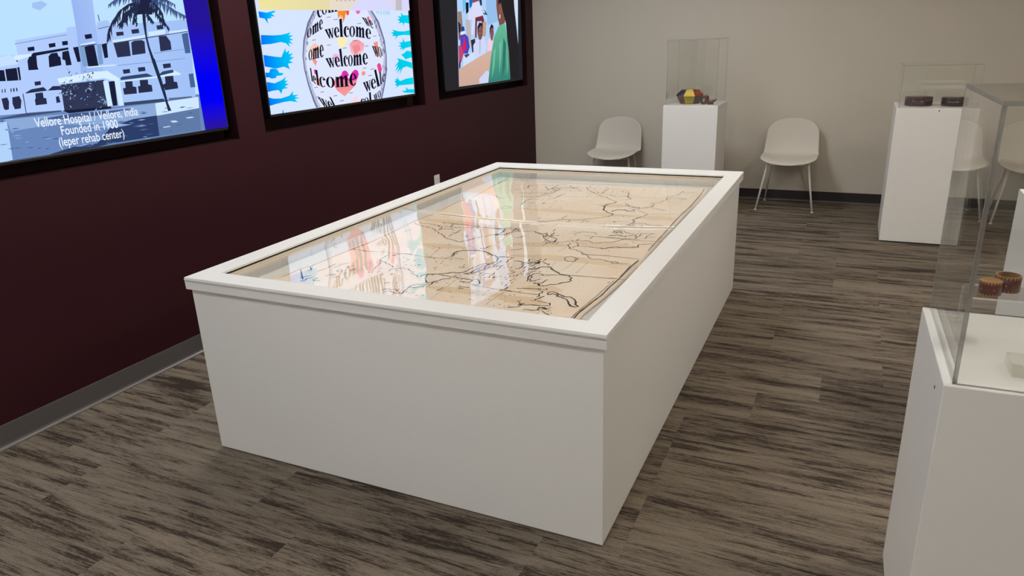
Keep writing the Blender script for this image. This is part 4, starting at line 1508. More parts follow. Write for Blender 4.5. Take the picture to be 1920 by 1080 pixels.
[[78,104,152],[741,132,779,134,815,130,777,128]],
[[78,104,152],[650,271,664,276,675,272,662,267]],
[[78,104,152],[2283,232,2338,235,2391,231,2336,228]],
[[140,168,212],[858,216,871,222,882,216,868,211]],
[[140,168,212],[2015,185,2061,190,2105,184,2059,178]],
[[140,168,212],[632,208,658,214,680,207,655,201]],
[[78,104,152],[1706,68,1755,70,1802,66,1753,64]],
[[78,104,152],[942,79,979,83,1014,78,977,74]],
[[78,104,152],[1788,191,1838,196,1886,190,1835,185]],
[[140,168,212],[1604,61,1626,66,1644,61,1623,56]],
[[78,104,152],[2054,46,2114,48,2172,44,2112,42]],
[[78,104,152],[1341,268,1363,275,1381,268,1359,261]],
[[78,104,152],[799,93,834,97,868,92,832,88]],
[[78,104,152],[820,239,831,245,840,239,829,234]],
[[78,104,152],[1948,135,1985,139,2021,134,1983,130]],
[[78,104,152],[1082,143,1124,147,1165,142,1122,138]],
[[140,168,212],[517,252,556,255,593,252,554,249]],
[[140,168,212],[404,130,417,134,429,129,415,125]],
[[78,104,152],[2109,137,2152,140,2194,136,2150,134]],
[[78,104,152],[2003,95,2061,100,2118,93,2059,88]],
[[78,104,152],[2232,87,2249,95,2264,87,2246,80]],
[[140,168,212],[781,295,805,298,826,295,803,292]],
[[140,168,212],[568,260,579,264,587,260,576,256]],
[[78,104,152],[1919,172,1943,179,1963,171,1939,164]],
[[140,168,212],[1830,227,1865,232,1897,227,1862,222]],
[[78,104,152],[444,205,480,210,513,205,477,200]],
[[78,104,152],[1775,63,1832,69,1887,60,1829,55]],
[[78,104,152],[1168,122,1208,128,1245,120,1204,115]],
[[78,104,152],[1259,250,1285,253,1309,250,1283,246]],
[[140,168,212],[2040,229,2083,236,2124,229,2080,222]],
[[140,168,212],[552,163,575,166,596,163,573,160]],
[[140,168,212],[432,282,455,285,477,282,454,279]],
[[78,104,152],[1441,22,1492,25,1541,19,1490,17]],
[[78,104,152],[556,278,567,281,575,278,565,276]],
[[78,104,152],[1986,142,2043,146,2097,140,2040,136]],
[[140,168,212],[1608,138,1629,143,1649,138,1627,133]],
[[140,168,212],[2182,213,2214,220,2243,213,2211,206]],
[[140,168,212],[1465,236,1508,241,1548,236,1505,230]],
[[78,104,152],[1921,166,1953,173,1981,165,1949,159]],
[[140,168,212],[948,127,965,131,979,126,962,122]],
[[34,44,72],[2289,1130,2323,1131,2293,930,2301,824,2329,697,2352,527,2327,528,2297,685,2279,818,2274,917,2277,1046]],
[[34,44,72],[2296,724,2331,722,2365,526,2382,400,2388,310,2410,233,2371,235,2355,365,2328,521]],
[[32,36,62],[2205,1336,2528,1349,2492,1231,2438,1178,2390,1112,2310,1118,2229,1110,2217,1161]],
[[36,44,74],[2243,1224,2269,1225,2263,1189,2256,1165]],
[[36,44,74],[2229,1220,2252,1221,2237,1193,2224,1175]],
[[36,44,74],[2215,1216,2235,1216,2205,1178,2183,1153]],
[[36,44,74],[2196,1211,2222,1212,2186,1171,2160,1144]],
[[36,44,74],[2185,1207,2202,1208,2177,1169,2159,1143]],
[[36,44,74],[2168,1203,2188,1203,2183,1162,2179,1134]],
[[36,44,74],[2148,1198,2178,1199,2151,1160,2131,1134]],
[[36,44,74],[2137,1191,2156,1192,2131,1152,2114,1125]],
[[36,44,74],[2122,1182,2138,1182,2111,1124,2092,1086]],
[[36,44,74],[2101,1173,2126,1173,2087,1108,2059,1065]],
[[36,44,74],[2089,1164,2105,1164,2099,1110,2093,1073]],
[[36,44,74],[2071,1155,2090,1155,2059,1106,2036,1073]],
[[36,44,74],[2054,1146,2075,1146,2045,1078,2024,1033]],
[[36,44,74],[2037,1136,2061,1136,2051,1077,2042,1038]],
[[36,44,74],[2025,1123,2049,1124,2029,1066,2014,1027]],
[[36,44,74],[2016,1111,2033,1111,2004,1054,1984,1016]],
[[36,44,74],[2002,1098,2022,1098,2014,1040,2008,1002]],
[[36,44,74],[1988,1085,2011,1085,1990,1030,1974,993]],
[[36,44,74],[1974,1072,2000,1073,1974,1024,1954,992]],
[[36,44,74],[1962,1060,1988,1060,1951,1016,1925,987]],
[[36,44,74],[1958,1049,1974,1050,1920,981,1883,935]],
[[36,44,74],[1946,1040,1970,1040,1932,981,1904,942]],
[[36,44,74],[1941,1030,1958,1030,1938,990,1923,962]],
[[36,44,74],[1930,1020,1953,1020,1937,973,1926,941]],
[[36,44,74],[1922,1011,1945,1011,1935,951,1926,911]],
[[36,44,74],[1915,1001,1936,1001,1895,945,1866,907]],
[[36,44,74],[1910,990,1926,990,1912,949,1900,921]],
[[36,44,74],[1900,976,1926,976,1895,925,1872,890]],
[[36,44,74],[1897,963,1917,963,1912,913,1907,879]],
[[36,44,74],[1893,949,1910,949,1908,904,1905,874]],
[[36,44,74],[1885,936,1907,936,1894,896,1884,869]],
[[36,44,74],[1880,923,1901,922,1877,894,1860,875]],
[[36,44,74],[1876,909,1894,909,1873,873,1858,848]],
[[36,44,74],[2256,1227,2224,1219,2225,1213,2257,1222]],
[[36,44,74],[2224,1219,2193,1210,2194,1205,2225,1213]],
[[36,44,74],[2193,1210,2162,1201,2163,1196,2194,1205]],
[[36,44,74],[2161,1201,2129,1185,2131,1180,2164,1196]],
[[36,44,74],[2129,1185,2096,1166,2099,1162,2132,1180]],
[[36,44,74],[2096,1166,2063,1148,2066,1144,2099,1162]],
[[36,44,74],[2062,1148,2034,1125,2039,1122,2067,1144]],
[[36,44,74],[2034,1125,2009,1099,2014,1096,2039,1122]],
[[36,44,74],[2009,1099,1985,1074,1990,1071,2014,1096]],
[[36,44,74],[1985,1074,1963,1051,1968,1048,1990,1071]],
[[36,44,74],[1963,1051,1947,1031,1952,1029,1968,1048]],
[[36,44,74],[1947,1031,1931,1012,1936,1010,1952,1029]],
[[36,44,74],[1931,1012,1915,991,1921,989,1936,1010]],
[[36,44,74],[1915,990,1904,963,1910,962,1921,990]],
[[36,44,74],[1904,963,1893,936,1899,935,1910,962]],
[[36,44,74],[1893,936,1882,909,1888,908,1899,935]],
[[36,44,74],[2256,1212,2282,1213,2262,1181,2247,1160]],
[[36,44,74],[2252,1206,2268,1207,2247,1175,2231,1154]],
[[36,44,74],[2242,1200,2261,1201,2247,1159,2236,1132]],
[[36,44,74],[2231,1194,2255,1195,2238,1156,2224,1131]],
[[36,44,74],[2224,1188,2244,1188,2233,1139,2224,1107]],
[[36,44,74],[2216,1182,2235,1182,2220,1143,2208,1117]],
[[36,44,74],[2205,1176,2229,1176,2181,1121,2148,1083]],
[[36,44,74],[2200,1170,2216,1170,2198,1129,2185,1101]],
[[36,44,74],[2186,1164,2214,1164,2209,1123,2204,1095]],
[[36,44,74],[2183,1158,2199,1158,2178,1115,2162,1087]],
[[36,44,74],[2165,1150,2196,1150,2163,1109,2138,1082]],
[[36,44,74],[2163,1143,2179,1143,2148,1096,2126,1065]],
[[36,44,74],[2148,1135,2175,1136,2170,1094,2165,1067]],
[[36,44,74],[2138,1128,2165,1128,2153,1065,2143,1022]],
[[36,44,74],[2132,1120,2151,1121,2118,1076,2094,1046]],
[[36,44,74],[2119,1113,2145,1113,2113,1074,2090,1048]],
[[36,44,74],[2112,1106,2132,1106,2089,1056,2058,1023]],
[[36,44,74],[2099,1098,2126,1099,2115,1041,2106,1003]],
[[36,44,74],[2090,1090,2114,1091,2107,1038,2101,1003]],
[[36,44,74],[2082,1082,2101,1083,2084,1041,2070,1013]],
[[36,44,74],[2070,1074,2092,1075,2068,1042,2050,1021]],
[[36,44,74],[2060,1066,2079,1066,2052,1034,2032,1013]],
[[36,44,74],[2048,1058,2071,1058,2066,1024,2061,1000]],
[[36,44,74],[2037,1050,2061,1050,2048,1010,2038,983]],
[[36,44,74],[2028,1042,2048,1042,2030,1014,2016,995]],
[[36,44,74],[2014,1034,2041,1034,2032,1004,2024,983]],
[[36,44,74],[2009,1026,2024,1026,2006,1004,1992,988]],
[[36,44,74],[2267,1214,2249,1202,2254,1198,2271,1210]],
[[36,44,74],[2249,1202,2232,1190,2236,1186,2254,1198]],
[[36,44,74],[2232,1190,2215,1178,2219,1174,2236,1186]],
[[36,44,74],[2215,1178,2198,1166,2202,1162,2219,1174]],
[[36,44,74],[2197,1166,2179,1152,2183,1148,2202,1162]],
[[36,44,74],[2179,1152,2159,1137,2163,1133,2183,1148]],
[[36,44,74],[2159,1137,2139,1122,2144,1119,2163,1133]],
[[36,44,74],[2139,1122,2120,1108,2124,1104,2144,1119]],
[[36,44,74],[2120,1108,2100,1092,2104,1089,2124,1104]],
[[36,44,74],[2100,1092,2079,1076,2083,1073,2104,1089]],
[[36,44,74],[2079,1076,2057,1060,2061,1056,2083,1073]],
[[36,44,74],[2057,1060,2036,1044,2040,1040,2061,1056]],
[[36,44,74],[2036,1044,2015,1028,2019,1025,2040,1040]],
[[36,44,74],[2403,1203,2419,1203,2402,1182,2390,1167]],
[[36,44,74],[2408,1190,2428,1190,2410,1169,2397,1155]],
[[36,44,74],[2414,1176,2435,1177,2422,1149,2411,1130]],
[[36,44,74],[2415,1163,2447,1163,2420,1132,2399,1110]],
[[36,44,74],[2424,1149,2452,1150,2438,1125,2427,1109]],
[[36,44,74],[2429,1136,2460,1136,2439,1100,2422,1076]],
[[36,44,74],[2442,1122,2460,1122,2449,1086,2440,1062]],
[[36,44,74],[2446,1110,2471,1110,2454,1081,2440,1062]],
[[36,44,74],[2455,1101,2478,1102,2468,1073,2460,1055]],
[[36,44,74],[2459,1092,2490,1093,2470,1057,2454,1033]],
[[36,44,74],[2469,1084,2496,1084,2479,1051,2466,1030]],
[[36,44,74],[2480,1075,2501,1075,2475,1036,2456,1010]],
[[36,44,74],[2485,1066,2512,1066,2496,1032,2483,1009]],
[[36,44,74],[2493,1057,2520,1057,2502,1030,2488,1012]],
[[36,44,74],[2497,1048,2530,1048,2502,1021,2481,1003]],
[[36,44,74],[2509,1039,2532,1039,2518,1016,2507,1000]],
[[36,44,74],[2517,1029,2537,1029,2520,1008,2507,993]],
[[36,44,74],[2525,1020,2543,1020,2539,995,2534,978]],
[[36,44,74],[2527,1010,2555,1010,2544,988,2534,974]],
[[36,44,74],[2537,1001,2559,1001,2544,985,2532,974]],
[[36,44,74],[2544,991,2565,991,2551,969,2539,954]],
[[36,44,74],[2408,1202,2421,1175,2428,1178,2415,1205]],
[[36,44,74],[2421,1175,2434,1148,2441,1151,2428,1178]],
[[36,44,74],[2434,1148,2448,1121,2455,1124,2441,1151]],
[[36,44,74],[2448,1120,2463,1100,2470,1103,2455,1124]],
[[36,44,74],[2463,1099,2479,1082,2486,1086,2470,1103]],
[[36,44,74],[2479,1082,2495,1064,2502,1068,2486,1086]],
[[36,44,74],[2495,1064,2510,1046,2517,1050,2502,1068]],
[[36,44,74],[2510,1046,2524,1027,2531,1031,2517,1050]],
[[36,44,74],[2524,1027,2537,1008,2544,1012,2531,1031]],
[[36,44,74],[2537,1008,2551,989,2558,993,2544,1012]],
[[70,92,140],[2388,1216,2407,1216,2392,1188,2380,1169]],
[[70,92,140],[2408,1218,2432,1218,2420,1183,2410,1159]],
[[70,92,140],[2426,1219,2459,1220,2446,1183,2435,1158]],
[[70,92,140],[2452,1222,2477,1222,2439,1180,2411,1151]],
[[70,92,140],[2473,1224,2502,1224,2471,1177,2448,1146]],
[[70,92,140],[2496,1221,2524,1221,2506,1179,2492,1150]],
[[70,92,140],[2518,1212,2547,1213,2541,1161,2534,1127]],
[[70,92,140],[2544,1204,2565,1205,2550,1150,2539,1114]],
[[70,92,140],[2568,1196,2586,1197,2569,1144,2555,1108]],
[[70,92,140],[2587,1188,2613,1188,2572,1131,2543,1093]],
[[70,92,140],[2600,1179,2631,1180,2615,1130,2602,1096]],
[[70,92,140],[2618,1171,2643,1171,2639,1124,2634,1092]],
[[70,92,140],[2634,1162,2658,1163,2656,1115,2653,1083]],
[[70,92,140],[2652,1154,2671,1154,2669,1105,2666,1072]],
[[70,92,140],[2667,1145,2694,1145,2677,1098,2663,1067]],
[[70,92,140],[2694,1135,2714,1136,2708,1092,2702,1063]],
[[70,92,140],[2712,1126,2743,1126,2727,1093,2713,1070]],
[[70,92,140],[2735,1116,2768,1117,2756,1080,2746,1055]],
[[70,92,140],[2758,1107,2792,1107,2775,1087,2761,1074]],
[[70,92,140],[2397,1213,2442,1217,2443,1223,2398,1219]],
[[70,92,140],[2442,1217,2487,1221,2488,1227,2443,1223]],
[[70,92,140],[2486,1221,2530,1210,2534,1216,2489,1227]],
[[70,92,140],[2530,1210,2575,1194,2580,1199,2534,1216]],
[[70,92,140],[2575,1194,2613,1177,2618,1182,2580,1199]],
[[70,92,140],[2613,1177,2643,1160,2649,1165,2618,1182]],
[[70,92,140],[2643,1160,2678,1142,2683,1147,2649,1165]],
[[70,92,140],[2678,1142,2725,1123,2730,1129,2683,1148]],
[[70,92,140],[2725,1123,2772,1104,2777,1110,2730,1129]],
[[60,80,128],[2412,1255,2434,1256,2424,1218,2415,1193]],
[[60,80,128],[2432,1255,2459,1256,2439,1215,2423,1187]],
[[60,80,128],[2453,1256,2482,1257,2473,1213,2465,1184]],
[[60,80,128],[2477,1257,2502,1258,2475,1201,2455,1164]],
[[60,80,128],[2503,1258,2521,1258,2501,1206,2486,1172]],
[[60,80,128],[2522,1258,2547,1259,2509,1197,2481,1156]],
[[60,80,128],[2541,1259,2574,1260,2541,1222,2517,1196]],
[[60,80,128],[2560,1251,2591,1252,2560,1209,2537,1180]],
[[60,80,128],[2580,1243,2606,1243,2591,1204,2579,1177]],
[[60,80,128],[2600,1234,2622,1235,2597,1184,2579,1151]],
[[60,80,128],[2620,1226,2638,1227,2618,1194,2603,1173]],
[[60,80,128],[2636,1218,2659,1218,2636,1193,2619,1176]],
[[60,80,128],[2654,1209,2678,1210,2673,1181,2668,1162]],
[[60,80,128],[2423,1252,2467,1254,2468,1259,2424,1258]],
[[60,80,128],[2467,1254,2511,1255,2513,1261,2468,1259]],
[[60,80,128],[2511,1255,2557,1256,2558,1262,2513,1261]],
[[60,80,128],[2555,1257,2590,1240,2595,1246,2560,1262]],
[[60,80,128],[2590,1240,2627,1224,2632,1229,2595,1246]],
[[60,80,128],[2627,1224,2663,1207,2668,1212,2632,1229]],
[[36,44,74],[2228,1161,2254,1161,2240,1148,2229,1140]],
[[36,44,74],[2222,1145,2246,1145,2228,1127,2214,1115]],
[[36,44,74],[2213,1129,2241,1129,2222,1111,2207,1099]],
[[36,44,74],[2207,1113,2235,1113,2220,1096,2209,1084]],
[[36,44,74],[2204,1097,2224,1097,2218,1075,2212,1060]],
[[36,44,74],[2196,1078,2226,1078,2200,1053,2180,1036]],
[[36,44,74],[2199,1059,2219,1059,2200,1042,2186,1030]],
[[36,44,74],[2192,1040,2220,1040,2210,1021,2201,1009]],
[[36,44,74],[2193,1021,2214,1021,2198,1008,2187,999]],
[[36,44,74],[2237,1161,2224,1129,2231,1129,2244,1161]],
[[36,44,74],[2224,1129,2210,1098,2217,1097,2231,1129]],
[[36,44,74],[2210,1097,2205,1059,2212,1059,2217,1097]],
[[36,44,74],[2205,1059,2200,1020,2207,1021,2212,1059]],
[[36,44,74],[2315,1137,2346,1137,2338,1118,2330,1105]],
[[36,44,74],[2323,1129,2348,1130,2343,1110,2337,1097]],
[[36,44,74],[2328,1122,2351,1122,2328,1097,2310,1081]],
[[36,44,74],[2334,1114,2355,1114,2338,1084,2324,1064]],
[[36,44,74],[2339,1106,2360,1107,2340,1068,2325,1043]],
[[36,44,74],[2342,1099,2365,1099,2339,1063,2319,1040]],
[[36,44,74],[2345,1088,2377,1089,2355,1065,2338,1049]],
[[36,44,74],[2355,1078,2382,1078,2365,1049,2352,1030]],
[[36,44,74],[2365,1068,2387,1068,2372,1042,2361,1024]],
[[36,44,74],[2374,1057,2392,1058,2375,1041,2362,1030]],
[[36,44,74],[2377,1047,2404,1047,2386,1032,2371,1022]],
[[36,44,74],[2327,1136,2336,1120,2343,1124,2334,1139]],
[[36,44,74],[2336,1120,2346,1105,2353,1108,2343,1124]],
[[36,44,74],[2346,1105,2358,1087,2365,1090,2353,1108]],
[[36,44,74],[2358,1087,2372,1066,2379,1070,2365,1090]],
[[36,44,74],[2372,1066,2387,1045,2394,1049,2379,1070]],
[[36,44,74],[2224,1199,2245,1199,2222,1169,2205,1150]],
[[36,44,74],[2210,1192,2239,1193,2210,1157,2188,1133]],
[[36,44,74],[2206,1186,2223,1187,2190,1147,2167,1121]],
[[36,44,74],[2194,1180,2214,1180,2194,1129,2179,1094]],
[[36,44,74],[2180,1174,2209,1174,2163,1123,2130,1088]],
[[36,44,74],[2176,1168,2193,1168,2175,1108,2162,1068]],
[[36,44,74],[2162,1161,2187,1162,2177,1113,2168,1080]],
[[36,44,74],[2156,1155,2173,1155,2142,1110,2120,1080]],
[[36,44,74],[2144,1149,2166,1150,2125,1094,2097,1057]],
[[36,44,74],[2134,1144,2157,1145,2150,1077,2143,1033]],
[[36,44,74],[2121,1139,2151,1139,2100,1075,2063,1032]],
[[36,44,74],[2112,1134,2140,1134,2108,1067,2084,1023]],
[[36,44,74],[2106,1128,2126,1129,2124,1079,2120,1046]],
[[36,44,74],[2092,1123,2122,1123,2109,1057,2098,1012]],
[[36,44,74],[2087,1118,2107,1118,2059,1059,2026,1019]],
[[36,44,74],[2076,1110,2102,1111,2094,1056,2087,1019]],
[[36,44,74],[2073,1098,2093,1099,2070,1062,2053,1037]],
[[36,44,74],[2065,1086,2088,1087,2060,1049,2040,1024]],
[[36,44,74],[2060,1074,2082,1075,2054,1035,2034,1009]],
[[36,44,74],[2052,1062,2078,1063,2058,1014,2042,982]],
[[36,44,74],[2045,1050,2073,1051,2033,1007,2004,978]],
[[36,44,74],[2040,1038,2066,1039,2044,1014,2027,997]],
[[36,44,74],[2036,1026,2058,1027,2044,995,2033,974]],
[[36,44,74],[2232,1201,2212,1188,2216,1184,2236,1197]],
[[36,44,74],[2212,1188,2193,1176,2196,1172,2216,1184]],
[[36,44,74],[2193,1176,2173,1164,2176,1159,2196,1172]],
[[36,44,74],[2173,1164,2153,1152,2157,1148,2176,1159]],
[[36,44,74],[2153,1152,2134,1141,2137,1137,2156,1147]],
[[36,44,74],[2134,1141,2115,1131,2118,1126,2137,1137]],
[[36,44,74],[2115,1131,2096,1120,2099,1116,2118,1126]],
[[36,44,74],[2094,1119,2080,1100,2086,1097,2100,1117]],
[[36,44,74],[2080,1099,2068,1075,2074,1074,2086,1098]],
[[36,44,74],[2068,1075,2056,1051,2062,1050,2074,1074]],
[[36,44,74],[2056,1051,2044,1027,2050,1026,2062,1050]],
[[36,44,74],[2422,1223,2442,1223,2425,1194,2412,1175]],
[[36,44,74],[2432,1213,2450,1214,2427,1188,2411,1171]],
[[36,44,74],[2438,1204,2461,1204,2457,1164,2452,1136]],
[[36,44,74],[2444,1194,2473,1195,2447,1160,2426,1137]],
[[36,44,74],[2452,1185,2483,1185,2450,1146,2425,1120]],
[[36,44,74],[2464,1175,2488,1176,2443,1125,2412,1091]],
[[36,44,74],[2474,1166,2496,1166,2482,1129,2470,1105]],
[[36,44,74],[2475,1157,2502,1158,2474,1118,2453,1091]],
[[36,44,74],[2478,1148,2506,1149,2482,1104,2464,1073]],
[[36,44,74],[2483,1140,2508,1140,2503,1096,2498,1066]],
[[36,44,74],[2485,1131,2513,1131,2507,1080,2501,1046]],
[[36,44,74],[2488,1122,2517,1123,2505,1077,2495,1047]],
[[36,44,74],[2497,1114,2516,1114,2496,1079,2481,1056]],
[[36,44,74],[2495,1103,2518,1103,2506,1073,2497,1054]],
[[36,44,74],[2498,1092,2515,1092,2486,1060,2465,1039]],
[[36,44,74],[2495,1081,2519,1081,2495,1044,2477,1020]],
[[36,44,74],[2493,1070,2522,1070,2515,1037,2507,1015]],
[[36,44,74],[2497,1059,2518,1059,2514,1036,2510,1021]],
[[36,44,74],[2497,1048,2519,1048,2508,1024,2499,1008]],
[[36,44,74],[2429,1221,2446,1202,2453,1206,2435,1225]],
[[36,44,74],[2446,1202,2464,1183,2471,1187,2453,1206]],
[[36,44,74],[2464,1183,2482,1164,2488,1168,2471,1187]],
[[36,44,74],[2481,1165,2488,1147,2496,1150,2489,1167]],
[[36,44,74],[2488,1147,2495,1130,2503,1133,2496,1150]],
[[36,44,74],[2495,1130,2503,1112,2510,1115,2503,1133]],
[[36,44,74],[2502,1113,2503,1091,2511,1092,2510,1114]],
[[36,44,74],[2503,1091,2503,1069,2511,1070,2511,1092]],
[[36,44,74],[2503,1069,2504,1047,2512,1048,2511,1070]],
[[36,44,74],[2230,1174,2257,1174,2243,1144,2230,1123]],
[[36,44,74],[2224,1161,2245,1161,2238,1137,2232,1120]],
[[36,44,74],[2215,1148,2236,1148,2225,1112,2216,1087]],
[[36,44,74],[2200,1135,2231,1136,2207,1102,2188,1080]],
[[36,44,74],[2194,1122,2219,1123,2196,1080,2179,1052]],
[[36,44,74],[2189,1110,2206,1110,2178,1067,2158,1039]],
[[36,44,74],[2181,1098,2205,1098,2191,1069,2179,1049]],
[[36,44,74],[2174,1087,2203,1087,2185,1044,2170,1015]],
[[36,44,74],[2173,1075,2195,1075,2176,1037,2161,1012]],
[[36,44,74],[2166,1064,2194,1064,2175,1039,2161,1023]],
[[36,44,74],[2161,1052,2191,1052,2169,1032,2153,1018]],
[[36,44,74],[2241,1175,2222,1149,2228,1147,2247,1173]],
[[36,44,74],[2222,1149,2204,1123,2210,1121,2228,1147]],
[[36,44,74],[2203,1123,2190,1099,2196,1097,2210,1122]],
[[36,44,74],[2190,1098,2181,1076,2188,1075,2196,1098]],
[[36,44,74],[2181,1076,2172,1053,2179,1052,2188,1075]],
[[70,90,140],[2263,1238,2287,1238,2278,1215,2269,1199]],
[[70,90,140],[2242,1242,2260,1242,2247,1214,2237,1195]],
[[70,90,140],[2216,1246,2238,1246,2228,1222,2221,1206]],
[[70,90,140],[2190,1249,2217,1250,2208,1224,2199,1206]],
[[70,90,140],[2171,1254,2188,1254,2166,1214,2149,1187]],
[[70,90,140],[2144,1257,2169,1258,2137,1216,2114,1188]],
[[70,90,140],[2127,1256,2142,1256,2115,1214,2096,1186]],
[[70,90,140],[2102,1252,2126,1252,2115,1212,2106,1185]],
[[70,90,140],[2080,1248,2106,1248,2071,1200,2046,1167]],
[[70,90,140],[2063,1244,2082,1244,2067,1208,2055,1183]],
[[70,90,140],[2040,1239,2064,1240,2048,1209,2035,1188]],
[[70,90,140],[2022,1234,2045,1235,2027,1193,2014,1165]],
[[70,90,140],[2008,1225,2029,1226,2015,1192,2004,1169]],
[[70,90,140],[1994,1217,2015,1218,2004,1192,1996,1175]],
[[70,90,140],[1980,1209,2000,1209,1983,1189,1969,1176]],
[[70,90,140],[1965,1200,1987,1201,1975,1176,1966,1160]],
[[70,90,140],[1951,1192,1971,1192,1955,1170,1943,1155]],
[[70,90,140],[2276,1241,2229,1249,2226,1243,2273,1235]],
[[70,90,140],[2229,1249,2181,1257,2178,1251,2226,1243]],
[[70,90,140],[2181,1257,2136,1259,2134,1253,2179,1251]],
[[70,90,140],[2135,1259,2093,1251,2093,1245,2135,1254]],
[[70,90,140],[2093,1251,2052,1242,2052,1237,2093,1245]],
[[70,90,140],[2051,1242,2018,1228,2020,1223,2053,1237]],
[[70,90,140],[2017,1228,1988,1211,1991,1207,2020,1224]],
[[70,90,140],[1988,1211,1960,1194,1963,1190,1991,1207]],
[[36,44,74],[2273,1276,2295,1276,2283,1244,2273,1223]],
[[36,44,74],[2258,1289,2282,1290,2245,1250,2219,1223]],
[[36,44,74],[2246,1303,2265,1304,2259,1261,2253,1232]],
[[36,44,74],[2226,1316,2256,1317,2233,1271,2215,1240]],
[[36,44,74],[2214,1330,2240,1331,2225,1292,2213,1266]],
[[36,44,74],[2202,1343,2224,1344,2190,1287,2166,1249]],
[[36,44,74],[2185,1350,2202,1351,2190,1314,2181,1289]],
[[36,44,74],[2162,1354,2181,1355,2139,1298,2110,1260]],
[[36,44,74],[2136,1357,2163,1358,2135,1300,2115,1261]],
[[36,44,74],[2118,1361,2138,1362,2109,1319,2087,1290]],
[[36,44,74],[2092,1364,2121,1366,2079,1309,2049,1272]],
[[36,44,74],[2076,1364,2095,1365,2080,1315,2068,1281]],
[[36,44,74],[2055,1355,2079,1356,2072,1313,2066,1284]],
[[36,44,74],[2034,1346,2063,1347,2047,1317,2035,1297]],
[[36,44,74],[2021,1338,2039,1338,2012,1305,1994,1282]],
[[36,44,74],[2004,1329,2019,1330,1993,1300,1975,1280]],
[[36,44,74],[1982,1320,2004,1321,1986,1299,1972,1284]],
[[36,44,74],[2287,1278,2258,1305,2252,1301,2281,1274]],
[[36,44,74],[2258,1305,2230,1332,2224,1328,2252,1301]],
[[36,44,74],[2230,1333,2196,1353,2191,1348,2224,1328]],
[[36,44,74],[2195,1353,2151,1361,2148,1355,2192,1348]],
[[36,44,74],[2151,1361,2108,1368,2105,1362,2148,1355]],
[[36,44,74],[2106,1368,2067,1358,2067,1353,2107,1362]],
[[36,44,74],[2066,1358,2029,1340,2031,1336,2068,1353]],
[[36,44,74],[2029,1340,1992,1323,1994,1318,2031,1336]],
[[36,44,74],[2383,1279,2410,1280,2397,1258,2385,1243]],
[[36,44,74],[2403,1299,2428,1300,2413,1270,2401,1250]],
[[36,44,74],[2420,1319,2447,1320,2428,1277,2412,1248]],
[[36,44,74],[2443,1339,2461,1340,2453,1298,2447,1270]],
[[36,44,74],[2455,1359,2486,1360,2477,1325,2468,1302]],
[[36,44,74],[2476,1379,2503,1380,2495,1346,2489,1323]],
[[36,44,74],[2500,1390,2523,1391,2507,1334,2494,1296]],
[[36,44,74],[2522,1396,2551,1397,2539,1358,2528,1332]],
[[36,44,74],[2550,1402,2573,1403,2539,1354,2515,1321]],
[[36,44,74],[2576,1408,2597,1409,2568,1349,2547,1309]],
[[36,44,74],[2601,1414,2622,1415,2621,1357,2619,1318]],
[[36,44,74],[2623,1414,2647,1416,2636,1378,2626,1353]],
[[36,44,74],[2646,1403,2668,1404,2654,1363,2643,1335]],
[[36,44,74],[2668,1392,2689,1393,2658,1352,2636,1325]],
[[36,44,74],[2683,1381,2717,1382,2693,1346,2675,1323]],
[[36,44,74],[2711,1369,2733,1370,2728,1346,2723,1330]],
[[36,44,74],[2732,1358,2755,1359,2733,1335,2716,1319]],
[[36,44,74],[2400,1279,2436,1318,2431,1321,2394,1281]],
[[36,44,74],[2436,1318,2473,1358,2468,1361,2431,1321]],
[[36,44,74],[2473,1358,2514,1389,2509,1392,2468,1362]],
[[36,44,74],[2512,1388,2562,1400,2561,1405,2511,1393]],
[[36,44,74],[2562,1400,2612,1412,2611,1417,2561,1405]],
[[36,44,74],[2609,1412,2655,1401,2659,1407,2613,1418]],
[[36,44,74],[2654,1401,2697,1379,2703,1384,2660,1406]],
[[36,44,74],[2697,1379,2741,1356,2747,1361,2703,1384]],
[[36,44,74],[2323,1303,2353,1304,2332,1275,2315,1256]],
[[36,44,74],[2332,1322,2351,1323,2339,1289,2330,1266]],
[[36,44,74],[2334,1341,2354,1342,2330,1312,2312,1291]],
[[36,44,74],[2333,1360,2360,1361,2334,1330,2314,1309]],
[[36,44,74],[2340,1379,2360,1380,2336,1344,2318,1320]],
[[36,44,74],[2341,1398,2364,1399,2339,1370,2320,1351]],
[[36,44,74],[2335,1411,2355,1413,2341,1386,2330,1369]],
[[36,44,74],[2322,1425,2352,1426,2325,1390,2304,1366]],
[[36,44,74],[2319,1438,2339,1439,2335,1406,2330,1384]],
[[36,44,74],[2306,1451,2336,1453,2318,1425,2304,1406]],
[[36,44,74],[2304,1465,2324,1466,2313,1449,2304,1437]],
[[36,44,74],[2342,1304,2348,1342,2340,1341,2334,1303]],
[[36,44,74],[2348,1342,2353,1380,2346,1379,2340,1341]],
[[36,44,74],[2353,1381,2349,1413,2341,1411,2346,1379]],
[[36,44,74],[2348,1414,2333,1440,2326,1437,2341,1410]],
[[36,44,74],[2333,1440,2317,1467,2310,1464,2326,1437]],
[[36,20,150],[2774,0,3080,0,3080,1732,2774,1732]],
[[0,0,245],[2774,522,3080,522,3080,1042,2774,1042],[36,20,150],"z"],
[[42,22,150],[2774,0,3080,0,3080,282,2774,282],[0,0,245],"z"],
[[0,0,245],[2774,282,3080,282,3080,522,2774,522]]],
[[[212,228,255],[0,0,3084,0,3084,1732,0,1732]],
[[0,118,250],[35,1111,160,1099,293,1125,293,1101,233,1093,290,1059,216,1062,234,1044,158,1036,157,980,116,1036,35,1046],[0,205,240],"y"],
[[0,118,250],[20,865,217,859,338,863,453,879,512,893,471,857,551,856,476,828,546,807,475,798,530,753,455,776,467,724,408,770,322,786,155,767,7,763],[0,205,240],"y"],
